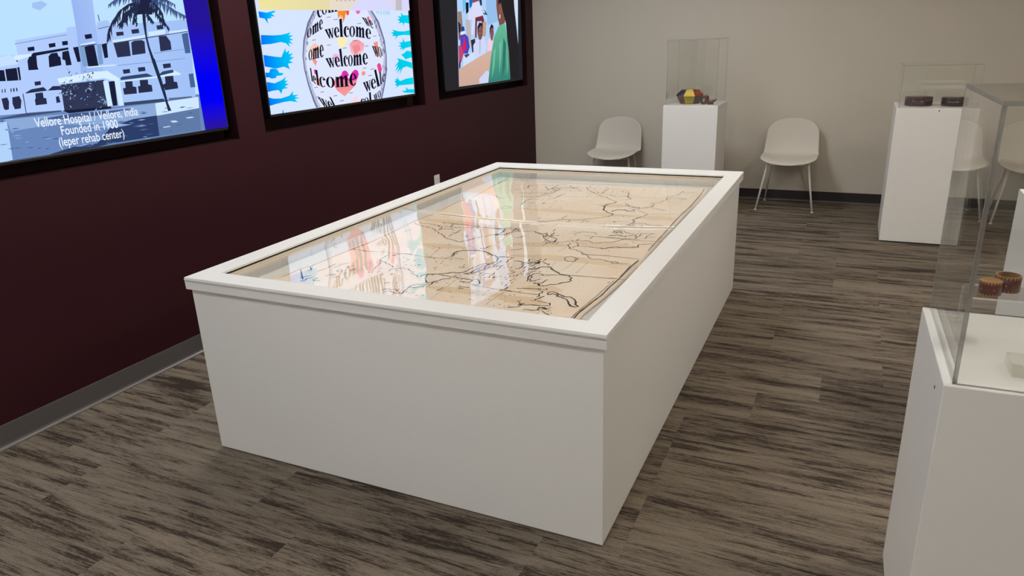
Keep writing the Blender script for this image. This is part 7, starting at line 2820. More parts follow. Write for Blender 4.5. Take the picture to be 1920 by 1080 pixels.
[[14,16,34],[933,0,815,140,851,126,942,0]],
[[14,16,34],[940,0,822,140,858,125,948,0]],
[[14,16,34],[936,0,943,0,904,101,895,105]],
[[14,16,34],[942,0,949,0,911,101,902,104]],
[[14,16,34],[965,0,876,116,913,102,976,0]],
[[14,16,34],[972,0,883,115,920,101,983,0]],
[[14,16,34],[976,0,983,0,970,76,961,79]],
[[14,16,34],[983,0,990,0,977,75,968,79]],
[[14,16,34],[816,135,866,116,862,122,811,142]],
[[14,16,34],[822,134,872,115,869,121,818,141]],
[[14,16,34],[873,113,923,93,920,99,869,119]],
[[14,16,34],[879,112,930,93,927,98,876,118]],
[[14,16,34],[949,83,985,69,983,74,946,89]],
[[14,16,34],[955,83,992,68,990,74,953,88]],
[[14,16,34],[1087,9,1078,24,1060,26,1067,12]],
[[14,16,34],[1094,9,1085,24,1067,25,1074,12]],
[[14,16,34],[1078,24,1066,39,1052,38,1060,26]],
[[14,16,34],[1085,24,1073,38,1059,38,1067,25]],
[[14,16,34],[1066,39,1052,51,1044,49,1052,38]],
[[14,16,34],[1073,38,1059,51,1051,48,1059,38]],
[[14,16,34],[1052,51,1038,61,1037,56,1044,49]],
[[14,16,34],[1059,51,1045,60,1044,56,1051,48]],
[[14,16,34],[1038,61,1025,66,1031,60,1037,56]],
[[14,16,34],[1045,60,1031,66,1037,59,1044,56]],
[[14,16,34],[1025,66,1013,67,1026,59,1031,60]],
[[14,16,34],[1031,66,1020,67,1033,59,1037,59]],
[[14,16,34],[1013,67,1005,63,1024,55,1026,59]],
[[14,16,34],[1020,67,1011,62,1030,54,1033,59]],
[[14,16,34],[1005,63,999,54,1023,46,1024,55]],
[[14,16,34],[1011,62,1006,54,1030,45,1030,54]],
[[14,16,34],[999,54,997,42,1025,34,1023,46]],
[[14,16,34],[1006,54,1004,41,1032,34,1030,45]],
[[14,16,34],[997,42,1000,27,1029,21,1025,34]],
[[14,16,34],[1004,41,1007,26,1036,20,1032,34]],
[[14,16,34],[1000,27,1007,10,1035,7,1029,21]],
[[14,16,34],[1007,26,1014,9,1042,6,1036,20]],
[[14,16,34],[1007,10,1013,0,1039,0,1035,7]],
[[14,16,34],[1014,9,1020,0,1045,0,1042,6]],
[[14,16,34],[1016,20,1084,10,1081,15,1014,26]],
[[14,16,34],[1023,20,1091,9,1088,15,1021,26]],
[[14,16,34],[1106,0,1138,0,1073,110,1037,116,1051,108]],
[[14,16,34],[1113,0,1144,0,1080,109,1044,116,1057,107]],
[[14,16,34],[1068,1162,1056,1167,1053,1160,1059,1155]],
[[14,16,34],[1074,1163,1062,1167,1060,1161,1065,1155]],
[[14,16,34],[1056,1167,1043,1167,1048,1162,1053,1160]],
[[14,16,34],[1062,1167,1050,1167,1054,1162,1060,1161]],
[[14,16,34],[1043,1167,1030,1163,1042,1160,1048,1162]],
[[14,16,34],[1050,1167,1037,1163,1049,1160,1054,1162]],
[[14,16,34],[1030,1163,1019,1155,1037,1154,1042,1160]],
[[14,16,34],[1037,1163,1025,1155,1044,1154,1049,1160]],
[[14,16,34],[1019,1155,1009,1143,1034,1145,1037,1154]],
[[14,16,34],[1025,1155,1016,1143,1040,1145,1044,1154]],
[[14,16,34],[1009,1143,1002,1128,1031,1133,1034,1145]],
[[14,16,34],[1016,1143,1009,1128,1038,1133,1040,1145]],
[[14,16,34],[1002,1128,999,1112,1031,1120,1031,1133]],
[[14,16,34],[1009,1128,1005,1112,1037,1120,1038,1133]],
[[14,16,34],[999,1112,999,1096,1031,1106,1031,1120]],
[[14,16,34],[1005,1112,1005,1096,1038,1106,1037,1120]],
[[14,16,34],[999,1096,1003,1081,1034,1093,1031,1106]],
[[14,16,34],[1005,1096,1009,1081,1040,1093,1038,1106]],
[[14,16,34],[1003,1081,1010,1069,1037,1082,1034,1093]],
[[14,16,34],[1009,1081,1016,1069,1044,1082,1040,1093]],
[[14,16,34],[1010,1069,1019,1060,1042,1073,1037,1082]],
[[14,16,34],[1016,1069,1026,1060,1049,1073,1044,1082]],
[[14,16,34],[1019,1060,1031,1056,1048,1067,1042,1073]],
[[14,16,34],[1026,1060,1038,1056,1054,1067,1049,1073]],
[[14,16,34],[1031,1056,1044,1056,1053,1066,1048,1067]],
[[14,16,34],[1038,1056,1051,1056,1060,1066,1054,1067]],
[[14,16,34],[1044,1056,1057,1061,1059,1068,1053,1066]],
[[14,16,34],[1051,1056,1064,1061,1066,1068,1060,1066]],
[[14,16,34],[1057,1061,1069,1070,1064,1074,1059,1068]],
[[14,16,34],[1064,1061,1076,1070,1070,1074,1066,1068]],
[[14,16,34],[1069,1070,1079,1082,1068,1083,1064,1074]],
[[14,16,34],[1076,1070,1086,1082,1074,1083,1070,1074]],
[[14,16,34],[1056,1132,1078,1139,1076,1159,1053,1152]],
[[14,16,34],[1062,1132,1085,1139,1083,1159,1060,1153]],
[[14,16,34],[1192,1155,1187,1170,1157,1161,1160,1148]],
[[14,16,34],[1187,1170,1176,1182,1152,1172,1157,1161]],
[[14,16,34],[1176,1182,1163,1190,1147,1181,1152,1172]],
[[14,16,34],[1163,1190,1149,1193,1140,1186,1147,1181]],
[[14,16,34],[1149,1193,1133,1192,1134,1186,1140,1186]],
[[14,16,34],[1133,1192,1118,1185,1128,1182,1134,1186]],
[[14,16,34],[1118,1185,1105,1174,1123,1174,1128,1182]],
[[14,16,34],[1105,1174,1096,1160,1120,1163,1123,1174]],
[[14,16,34],[1096,1160,1091,1143,1119,1150,1120,1163]],
[[14,16,34],[1091,1143,1090,1126,1120,1135,1119,1150]],
[[14,16,34],[1090,1126,1094,1111,1123,1122,1120,1135]],
[[14,16,34],[1094,1111,1103,1099,1127,1110,1123,1122]],
[[14,16,34],[1103,1099,1116,1091,1133,1101,1127,1110]],
[[14,16,34],[1116,1091,1130,1088,1139,1097,1133,1101]],
[[14,16,34],[1130,1088,1146,1091,1146,1097,1139,1097]],
[[14,16,34],[1146,1091,1162,1099,1152,1101,1146,1097]],
[[14,16,34],[1162,1099,1175,1111,1156,1109,1152,1101]],
[[14,16,34],[1175,1111,1185,1125,1159,1121,1156,1109]],
[[14,16,34],[1185,1125,1191,1140,1161,1134,1159,1121]],
[[14,16,34],[1191,1140,1192,1155,1160,1148,1161,1134]],
[[14,16,34],[1219,1115,1255,1120,1245,1207,1194,1203,1195,1198,1207,1198]],
[[14,16,34],[1225,1115,1262,1120,1251,1207,1201,1203,1201,1198,1214,1199]],
[[14,16,34],[1207,1110,1268,1118,1268,1123,1206,1115]],
[[14,16,34],[1214,1110,1275,1118,1274,1123,1213,1115]],
[[14,16,34],[1280,1123,1317,1128,1309,1207,1290,1221,1265,1210,1247,1190,1248,1182,1271,1201]],
[[14,16,34],[1287,1123,1324,1128,1316,1207,1297,1221,1272,1210,1253,1190,1254,1183,1278,1202]],
[[14,16,34],[1270,1118,1330,1125,1330,1130,1270,1123]],
[[14,16,34],[1277,1118,1337,1126,1336,1130,1276,1123]],
[[14,16,34],[1346,1131,1384,1136,1377,1216,1358,1232,1333,1221,1310,1199,1310,1192,1338,1212]],
[[14,16,34],[1353,1132,1391,1136,1384,1216,1365,1232,1340,1221,1316,1200,1317,1192,1345,1212]],
[[14,16,34],[1336,1126,1401,1134,1401,1139,1336,1131]],
[[14,16,34],[1343,1126,1408,1134,1408,1139,1343,1131]],
[[40,40,64],[2015,0,1995,60,2016,68,2029,0]],
[[40,40,64],[2023,0,2003,60,2024,67,2037,0]],
[[40,40,64],[2029,0,2035,0,2046,74,2041,72]],
[[40,40,64],[2037,0,2043,0,2054,74,2049,72]],
[[40,40,64],[2055,0,2031,73,2052,80,2067,0]],
[[40,40,64],[2063,0,2039,72,2061,80,2075,0]],
[[40,40,64],[2062,0,2067,0,2085,88,2079,86]],
[[40,40,64],[2071,0,2076,0,2093,88,2087,85]],
[[40,40,64],[1993,55,2023,65,2023,70,1993,59]],
[[40,40,64],[2001,54,2031,64,2031,69,2001,59]],
[[40,40,64],[2027,67,2057,77,2057,82,2027,71]],
[[40,40,64],[2035,66,2065,76,2065,81,2035,71]],
[[40,40,64],[2072,82,2094,91,2093,95,2072,87]],
[[40,40,64],[2080,82,2102,90,2102,95,2080,86]],
[[40,40,64],[2170,78,2165,92,2145,82,2148,70]],
[[40,40,64],[2165,92,2156,103,2140,93,2145,82]],
[[40,40,64],[2156,103,2147,110,2136,101,2140,93]],
[[40,40,64],[2147,110,2136,113,2131,106,2136,101]],
[[40,40,64],[2136,113,2126,111,2126,106,2131,106]],
[[40,40,64],[2126,111,2116,105,2123,102,2126,106]],
[[40,40,64],[2116,105,2107,94,2120,95,2123,102]],
[[40,40,64],[2107,94,2101,81,2118,84,2120,95]],
[[40,40,64],[2101,81,2097,66,2117,72,2118,84]],
[[40,40,64],[2097,66,2096,51,2118,59,2117,72]],
[[40,40,64],[2096,51,2099,37,2120,46,2118,59]],
[[40,40,64],[2099,37,2105,25,2124,35,2120,46]],
[[40,40,64],[2105,25,2115,18,2129,27,2124,35]],
[[40,40,64],[2115,18,2127,15,2134,22,2129,27]],
[[40,40,64],[2127,15,2140,17,2139,22,2134,22]],
[[40,40,64],[2140,17,2153,23,2144,26,2139,22]],
[[40,40,64],[2153,23,2163,34,2148,33,2144,26]],
[[40,40,64],[2163,34,2170,47,2150,44,2148,33]],
[[40,40,64],[2170,47,2172,62,2150,56,2150,44]],
[[40,40,64],[2172,62,2170,78,2148,70,2150,56]],
[[14,16,34],[1755,33,1745,37,1742,33,1746,28]],
[[14,16,34],[1763,32,1752,37,1749,32,1754,27]],
[[14,16,34],[1745,37,1733,39,1736,35,1742,33]],
[[14,16,34],[1752,37,1740,38,1744,34,1749,32]],
[[14,16,34],[1733,39,1720,37,1731,34,1736,35]],
[[14,16,34],[1740,38,1728,36,1739,33,1744,34]],
[[14,16,34],[1720,37,1708,32,1726,30,1731,34]],
[[14,16,34],[1728,36,1716,32,1734,29,1739,33]],
[[14,16,34],[1708,32,1698,25,1722,23,1726,30]],
[[14,16,34],[1716,32,1706,24,1729,23,1734,29]],
[[14,16,34],[1698,25,1691,15,1718,15,1722,23]],
[[14,16,34],[1706,24,1699,14,1726,14,1729,23]],
[[14,16,34],[1691,15,1686,3,1716,5,1718,15]],
[[14,16,34],[1699,14,1694,3,1724,5,1726,14]],
[[14,16,34],[1686,3,1686,0,1716,0,1716,5]],
[[14,16,34],[1694,3,1694,0,1724,0,1724,5]],
[[14,16,34],[1740,11,1762,14,1763,29,1741,27]],
[[14,16,34],[1748,11,1770,13,1770,28,1748,26]],
[[14,16,34],[1869,9,1867,21,1838,19,1839,8]],
[[14,16,34],[1867,21,1860,32,1836,28,1838,19]],
[[14,16,34],[1860,32,1849,41,1832,36,1836,28]],
[[14,16,34],[1849,41,1836,46,1826,41,1832,36]],
[[14,16,34],[1836,46,1820,47,1820,42,1826,41]],
[[14,16,34],[1820,47,1805,44,1814,40,1820,42]],
[[14,16,34],[1805,44,1792,37,1808,35,1814,40]],
[[14,16,34],[1792,37,1781,27,1804,27,1808,35]],
[[14,16,34],[1781,27,1774,15,1801,16,1804,27]],
[[14,16,34],[1774,15,1771,2,1799,5,1801,16]],
[[14,16,34],[1771,2,1772,0,1799,0,1799,5]],
[[14,16,34],[1867,0,1869,9,1839,8,1838,0]],
[[14,16,34],[1889,0,1926,0,1928,109,1879,100,1892,96]],
[[14,16,34],[1897,0,1934,0,1936,108,1886,100,1899,96]],
[[238,228,160],[22,1126,88,1632,1352,1724,1236,1145],[228,216,170],"y"],
[[232,220,196],[3084,1732,3084,1172,1236,1145,1352,1724,1469,1732],[214,214,252],"y"],
[[216,216,252],[1678,1153,1809,1247,2123,1355,2497,1351,2664,1168]],
[[196,188,196],[2715,1167,2834,1732,2945,1732,2880,1170]],
[[150,140,150],[1385,1267,1393,1255,1419,1254,1438,1268,1421,1262,1399,1261]],
[[150,140,150],[1471,1269,1479,1257,1506,1256,1525,1271,1508,1264,1486,1263]],
[[150,140,150],[1558,1272,1567,1259,1594,1259,1613,1274,1596,1267,1573,1266]],
[[150,140,150],[1647,1275,1656,1262,1684,1261,1703,1276,1685,1269,1663,1269]],
[[150,140,150],[1737,1277,1746,1265,1775,1264,1795,1279,1776,1272,1753,1271]]],
[[[40,40,44],[0,0,3076,0,3076,1732,0,1732]],
[[176,208,248],[574,1732,550,1375,448,18,1548,11,2487,14,2871,14,2965,1447,2985,1732]],
[[150,190,235],[1618,1732,2136,1732,2071,1064,1618,991,1598,1269]],
[[150,128,116],[547,1324,545,1196,681,1205,698,989,742,750,532,754]],
[[120,190,235],[722,1732,892,1732,848,1254,735,1173]],
[[20,24,46],[844,1345,948,1348,930,1189,837,1168]],
[[30,110,190],[978,1467,1160,1473,1062,1284,968,1263]],
[[190,180,185],[797,1082,961,1070,978,828,918,585,818,763]],
[[150,70,80],[1084,1470,1289,1517,1371,1400,1209,1355,1114,1339]],
[[110,75,70],[1136,1525,1260,1530,1269,1477,1130,1472]],
[[216,218,248],[1083,1338,1274,1377,1423,1292,1466,1156,1189,1126,1055,827,981,855,1054,1084,915,1070,900,1189,1027,1244]],
[[40,60,90],[1328,1439,1438,1429,1442,1320,1376,1305]],
[[30,90,110],[1416,1238,1546,1237,1643,1159,1490,1168]],
[[190,215,240],[1423,1235,1529,1232,1540,1185,1444,1197]],
[[120,46,58],[1165,1112,1455,1149,1496,1074,1500,809,1402,810,1397,1059,1221,1052,1175,785,1118,786]],
[[190,160,140],[1444,1046,1575,1054,1541,823,1408,810]],
[[50,45,60],[953,747,1111,772,1126,634,989,528]],
[[72,72,190],[591,832,727,870,868,802,903,640,821,533,569,541]],
[[232,30,70],[721,817,771,696,769,602,660,562,655,645]],
[[220,230,250],[612,884,775,897,785,857,605,832]],
[[30,70,130],[636,963,739,970,761,903,628,897]],
[[44,38,60],[541,1054,632,1002,612,884,539,859]],
[[120,80,80],[545,859,598,865,589,792,535,780]],
[[192,70,112],[509,662,593,686,674,537,599,432,492,343]],
[[60,40,50],[491,383,559,461,536,327,485,289]],
[[206,222,248],[668,511,1054,553,1402,515,624,321]],
[[60,70,90],[684,517,836,533,895,517,753,467]],
[[206,216,246],[1036,664,1187,757,1467,810,1546,625,1468,513,1105,448,1034,513]],
[[176,186,220],[1270,729,1329,741,1288,519,1247,520]],
[[130,90,90],[1276,977,1389,991,1426,880,1371,769,1297,742,1252,763,1214,853]],
[[40,30,36],[1214,853,1227,963,1314,1038,1408,1018,1433,921,1376,988,1282,949]],
[[50,30,35],[1269,892,1308,894,1307,886,1268,883]],
[[50,30,35],[1347,897,1386,899,1385,891,1346,888]],
[[90,50,55],[1286,818,1358,823,1350,811,1292,807]],
[[236,206,226],[1585,738,1697,779,1846,734,1743,505,1573,560]],
[[130,88,88],[1714,949,1835,963,1861,848,1794,734,1742,728,1708,793]],
[[40,30,36],[1681,793,1696,935,1772,1012,1847,984,1867,906,1824,956,1732,927]],
[[50,30,35],[1728,889,1770,892,1769,883,1728,881]],
[[50,30,35],[1797,893,1838,896,1837,887,1796,885]],
[[206,168,152],[480,300,1674,565,1808,532,1566,178,1227,111,1184,18,448,18],[214,178,160],"z"],
[[206,212,242],[1193,99,1504,228,1608,191,1555,15,1200,17]],
[[206,222,238],[2739,1587,2977,1596,2904,899,2811,1084,2771,1293]],
[[124,80,70],[2064,1701,2115,1732,2235,1732,2297,1570,2242,1368,2372,1139,2340,1029,2105,980,2043,1135,2007,1305,2017,1503]],
[[38,35,38],[2097,1336,2079,1505,2125,1732,2752,1732,2790,1293,2857,948,2919,593,2887,13,2479,12,2440,544,2390,1022,2281,1210,2201,1381]],
[[140,92,80],[2124,1322,2201,1381,2232,1267,2168,1151,2124,1179]],
[[235,235,240],[2124,1172,2159,1173,2153,1108,2118,1110]],
[[52,132,118],[2062,974,2207,1007,2360,1014,2407,800,2466,543,2495,15,1542,13,1696,448,1850,777],[104,186,152],"z"],
[[110,190,165],[2068,672,2181,729,2114,404,2023,139]],
[[48,118,106],[2257,772,2358,666,2282,247,2115,43,2186,402]],
[[110,185,160],[1811,561,1921,616,1836,297,1691,69]],
[[110,170,140],[2360,696,2402,545,2412,241,2342,91]]]]
CAPTIONS = [["Vellore Hospital / Vellore, India",[1.8931,1.2343,2.3792,1.2374]],["Founded in 1900",[1.9947,1.1907,2.2633,1.1908]],["(leper rehab center)",[1.9742,1.1458,2.285,1.1397]]]

def drawing(name, ops, y0, z0, x, parent, h):
    me = bpy.data.meshes.new(name)
    verts, faces, cols = [], [], []
    for k, e in enumerate(ops):
        c, fl = e[0], e[1]
        pts = [(fl[i] / 2000, fl[i+1] / 2000) for i in range(0, len(fl), 2)]
        base = len(verts)
        for a, b_ in pts: verts.append((x + 0.000012 * k, y0 + a, z0 + b_))
        faces.append(list(range(base, len(verts))))
        ca = lin(c)
        if len(e) > 2:
            cb = lin(e[2]); ax = 0 if e[3] == 'y' else 1
            lo = min(p[ax] for p in pts); hi = max(p[ax] for p in pts)
            for p in pts:
                t = (p[ax] - lo) / (hi - lo + 1e-9)
                cols.append(tuple(ca[i] * (1 - t) + cb[i] * t for i in range(4)))
        else: cols += [ca] * len(pts)
    me.from_pydata(verts, [], faces)
    at = me.color_attributes.new('picture', 'FLOAT_COLOR', 'CORNER')
    li = 0
    flat = []
    for poly in me.polygons:
        for vi in poly.vertices: flat += cols[vi]
    at.data.foreach_set('color', flat)
    # concave outlines: triangulate with the ear clipper
    bm = bmesh.new(); bm.from_mesh(me)
    bmesh.ops.triangulate(bm, faces=bm.faces, ngon_method='EAR_CLIP')
    bm.normal_update()
    for f in bm.faces:
        if f.normal.x < 0: f.normal_flip()
    bm.to_mesh(me); bm.free()
    me.materials.append(M['picture'])
    o = bpy.data.objects.new(name, me); COL.objects.link(o); o.parent = parent
    return o

def wall_screen(label, y0, z0, ops, captions=None):
    W_, H_ = 1.54, 0.866
    t = thing('wall_screen', label, 'screen', (-ND, y0 + W_ / 2, z0), 0, 'screens in the maroon wall')
    ox = ND; cy = -(y0 + W_ / 2)
    X = -0.03
    b = MB().box((X - .05, y0 - .012, z0 - .014), (X - .002, y0 + W_ + .012, z0 + H_ + .014), 0, 0.003)
    b.build('housing', M['bezel'], t).location = (ox, cy, -z0)
    b = MB()
    # thin raised bezel round the picture
    for (a, c, d, e) in ((y0 - .012, y0 - .002, z0 - .014, z0 + H_ + .014), (y0 + W_ + .002, y0 + W_ + .012, z0 - .014, z0 + H_ + .014), (y0 - .012, y0 + W_ + .012, z0 - .014, z0 - .002), (y0 - .012, y0 + W_ + .012, z0 + H_ + .002, z0 + H_ + .014)):
        b.box((X - .004, a, d), (X + .004, c, e), 0, 0.001, 1)
    b.build('bezel', M['bezel'], t).location = (ox, cy, -z0)
    p = drawing('picture', ops, y0, z0, X, t, H_)
    p.location = (ox, cy, -z0)
    b = MB().box((-ND, y0 + .5, z0 + .25), (X - .05, y0 + W_ - .5, z0 + H_ - .25))
    b.build('wall_bracket', M['black'], t).location = (ox, cy, -z0)
    for txt, (ya, za, yb, zb) in (captions or []):
        cu = bpy.data.curves.new('caption', 'FONT'); cu.body = txt; cu.size = 1.0; cu.align_x = 'LEFT'; cu.offset = 0.006
        ob = bpy.data.objects.new('caption', cu); COL.objects.link(ob)
        bpy.context.view_layer.update()
        dg = bpy.context.evaluated_depsgraph_get()
        me = bpy.data.meshes.new_from_object(ob.evaluated_get(dg))
        bpy.data.objects.remove(ob)
        xs = [v.co.x for v in me.vertices]
        x0_, x1_ = min(xs), max(xs)
        sx = (yb - ya) / (x1_ - x0_)
        sy = 0.0535
        for v in me.vertices:
            v.co = Vector((X + 0.008, ya + (v.co.x - x0_) * sx, za + v.co.y * sy))
        me.materials.clear(); me.materials.append(M['caption'])
        for pg in me.polygons: pg.material_index = 0
        c = bpy.data.objects.new('caption', me); COL.objects.link(c); c.parent = t; c.location = (ox, cy, -z0)
        c['label'] = 'white caption line reading ' + txt
    return t
wall_screen('wall screen showing a white hospital building with palm tree and caption', 1.365, 1.119, TV_DRAWINGS[0], CAPTIONS)
wall_screen('wall screen showing a welcome globe between blue reaching hands', 3.246, 1.147, TV_DRAWINGS[1])
wall_screen('wall screen showing people around a desk, nearest the room corner', 5.262, 1.140, TV_DRAWINGS[2])

# ------------------------------------------------------------------ pedestals and their clear covers
def pedestal(label, W_, D_, H_, loc, rz=0.0, hole=None):
    t = thing('display_pedestal', label, 'pedestal', loc, rz, 'white display pedestals')
    MB().box((.012, .012, 0), (W_ - .012, D_ - .012, .009)).build('plinth', M['black'], t)  # recessed foot, its black colours in the shade above the carpet
    MB().box((0, 0, .008), (W_, D_, H_), 0, 0.0022, 2).build('body', M['white'], t)
    if hole:
        a, b_ = hole
        b = MB()
        if a[0] == 'front': b.lathe([(0.0001, 0.0006), (.0045, 0.0006), (.0045, -.002)], 12)
        else: b.lathe([(0.0001, 0.0006), (.0045, 0.0006), (.0045, -.002)], 12)
        o = b.build('screw_hole', M['hole'], t)
        if a[0] == 'front': o.rotation_euler = (math.pi / 2, 0, 0); o.location = (a[1], 0, b_)
        else: o.rotation_euler = (0, -math.pi / 2, 0); o.location = (0, a[1], b_)
    return t

def cover(label, W_, D_, H_, loc, rz=0.0, th=0.005, dark=True):
    """five-sided clear acrylic cover standing on a pedestal"""
    t = thing('clear_cover', label, 'display cover', loc, rz, 'clear acrylic covers')
    def slab(name, a, b_, axis):
        m_ = MB().box(a, b_)
        for f in m_.bm.faces:
            n = f.normal if f.normal.length else f.calc_center_median()
        m_.bm.normal_update()
        for f in m_.bm.faces:
            if abs(f.normal[axis]) < 0.5: f.material_index = 1
        m_.build(name, [M['acrylic'], M['edge_dark'] if dark else M['edge_soft']], t)
    slab('front_panel', (0, 0, 0), (W_, th, H_ - th), 1)
    slab('back_panel', (0, D_ - th, 0), (W_, D_, H_ - th), 1)
    slab('side_panel', (0, th, 0), (th, D_ - th, H_ - th), 0)
    slab('side_panel', (W_ - th, th, 0), (W_, D_ - th, H_ - th), 0)
    slab('lid_panel', (0, 0, H_ - th), (W_, D_, H_), 2)
    return t

def at(loc, rz, x, y, z):
    c, s = math.cos(rz), math.sin(rz)
    return (loc[0] + c * x - s * y, loc[1] + s * x + c * y, loc[2] + z)

# nearest pedestal, right edge of the picture
P1 = (3.2337, 1.5644, 0.0); R1 = 0.02
pedestal('nearest white pedestal at right edge, with riser and wooden rings under cover', 0.50, 0.4795, 0.80, P1, R1, (('side', 0.10), 0.748))
cover('largest clear acrylic cover, on the nearest pedestal at right', 0.4666, 0.467, 0.5649, at(P1, R1, .0167, .0104, .80), R1, 0.009)
# pedestal with the two dark boxes
P2 = (3.2684, 5.7675, 0.0)
pedestal('white pedestal with two dark wooden boxes, between the right-hand chairs', 0.4992, 0.4896, 0.9551, P2, 0, (('front', 0.262), 0.940))
cover('low clear acrylic cover over two dark wooden boxes', 0.4716, 0.4396, 0.2838, (P2[0] + .0138, P2[1] + .0254, .9551), 0, 0.004, False)
# pedestal with the colourful box
P0 = (1.5557, 6.0992, 0.0)
pedestal('white pedestal behind the display case, carrying the colourful lidded box', 0.4464, 0.4682, 0.9399, P0)
cover('tall clear acrylic cover over the colourful lidded box', 0.410, 0.441, 0.5161, (P0[0] + .0182, P0[1] + .0137, .9399), 0, 0.004, False)
# pedestal half hidden behind the nearest one
pedestal('white pedestal seen through the nearest clear cover, at right picture edge', 0.48, 0.48, 0.90, (3.6035, 2.756, 0.0))

# ------------------------------------------------------------------ chairs against the back wall
def chair(label, loc, rz=0.0):
    t = thing('side_chair', label, 'chair', loc, rz, 'moulded shell chairs along the back wall')
    prof = [(-.262, .414), (-.235, .423), (-.16, .427), (-.06, .424), (.03, .426), (.09, .441), (.128, .476), (.150, .530), (.166, .60), (.180, .67), (.192, .748)]
    halfw = [.216, .226, .232, .235, .236, .234, .231, .227, .222, .216, .206]
    def samp(T, v):
        k = min(int(v * (len(T) - 1)), len(T) - 2); f = v * (len(T) - 1) - k
        # Catmull-Rom
        def g(i): return T[max(0, min(len(T) - 1, i))]
        def cr(a, b_, c, d): return 0.5 * ((2*b_) + (-a + c) * f + (2*a - 5*b_ + 4*c - d) * f*f + (-a + 3*b_ - 3*c + d) * f**3)
        if isinstance(T[0], tuple): return tuple(cr(g(k-1)[i], g(k)[i], g(k+1)[i], g(k+2)[i]) for i in range(2))
        return cr(g(k-1), g(k), g(k+1), g(k+2))
    nu, nv = 22, 48
    # arc length table
    arc = [0.0]; pts = [samp(prof, j / 200) for j in range(201)]
    for a, b_ in zip(pts, pts[1:]): arc.append(arc[-1] + math.hypot(b_[0]-a[0], b_[1]-a[1]))
    Lt = arc[-1]
    bm = bmesh.new(); G = []
    for j in range(nv + 1):
        v = j / nv
        v = 0.5 - 0.5 * math.cos(math.pi * v) * (0.55 + 0.45 * abs(math.cos(math.pi * v)) ** 0.5) if 0 else v
        y, z = samp(prof, v)
        s = arc[min(200, int(round(v * 200)))]
        hw = samp(halfw, v)
        rf, rb = 0.105, 0.112
        if s < rf: hw = hw - rf * 1.0 + math.sqrt(max(0, rf*rf - (rf - s)**2)) * 1.0 if s < rf else hw
        if Lt - s < rb: hw = hw - rb + math.sqrt(max(0, rb*rb - (rb - (Lt - s))**2))
        r = []
        for i in range(nu + 1):
            u = -1 + 2 * i / nu
            seat = max(0.0, min(1.0, (0.62 - v) / 0.25)); back = 1 - seat
            au = abs(u * hw / 0.235)
            zz = z + seat * 0.034 * au ** 2.4 * (0.35 + 0.65 * min(1, v / 0.3))
            yy = y - back * 0.040 * au ** 2.4
            if v < 0.12: yy -= 0.014 * (1 - u*u) * (1 - v / 0.12); zz -= 0.008 * (1 - u*u) * (1 - v / 0.12)
            if v > 0.9: zz += 0.012 * (1 - u*u) * ((v - 0.9) / 0.1)
            r.append(bm.verts.new((u * hw, yy, zz)))
        G.append(r)
    for j in range(nv):
        for i in range(nu):
            f = bm.faces.new((G[j][i], G[j][i+1], G[j+1][i+1], G[j+1][i])); f.smooth = True
    bmesh.ops.recalc_face_normals(bm, faces=bm.faces)
    me = bpy.data.meshes.new('seat_shell'); bm.to_mesh(me); bm.free(); me.materials.append(M['shell'])
    sh = bpy.data.objects.new('seat_shell', me); COL.objects.link(sh); sh.parent = t
    so = sh.modifiers.new('thickness', 'SOLIDIFY'); so.thickness = 0.009; so.offset = -1
    sd = sh.modifiers.new('smooth', 'SUBSURF'); sd.levels = 1; sd.render_levels = 1
    tops = {(-1, -1): (-.165, -.13), (1, -1): (.165, -.13), (-1, 1): (-.15, .10), (1, 1): (.15, .10)}
    b = MB()
    b.tube([(-.165, -.13, .404), (.165, -.13, .404)], [.009, .009]); b.tube([(-.15, .10, .411), (.15, .10, .411)], [.009, .009])
    b.tube([(-.09, -.13, .407), (-.09, .10, .413)], [.008, .008]); b.tube([(.09, -.13, .407), (.09, .10, .413)], [.008, .008])
    b.build('seat_frame', M['leg'], t)
    for (sx, sy), (tx, ty) in tops.items():
        fx, fy = sx * (.233 if sy < 0 else .202), (-.205 if sy < 0 else .205)
        zt = .407 if sy < 0 else .413
        leg = MB().tube([(tx, ty, zt), (tx + (fx-tx)*.05, ty + (fy-ty)*.05, zt - .02), (fx, fy, .008)], [.0098, .0098, .0078], 14).build('leg', M['leg'], t)
        MB().tube([(fx, fy, .009), (fx, fy, .004), (fx, fy, 0.0)], [.0085, .0125, .0125], 14).build('foot_pad', M['leg'], leg)
    return t
chair_a = chair('pale beige shell chair left of the pedestal with colourful box', (0.945, 6.765, 0), 0.0)
for label, loc, rz in (('pale beige shell chair between the two far pedestals', (2.530, 6.775, 0), 0.0),
                       ('pale beige shell chair at right edge, behind the nearest clear cover', (4.300, 6.755, 0), 0.0)):
    c = copy_tree(chair_a)
    c.location = loc; c.rotation_euler = (0, 0, rz); c['label'] = label

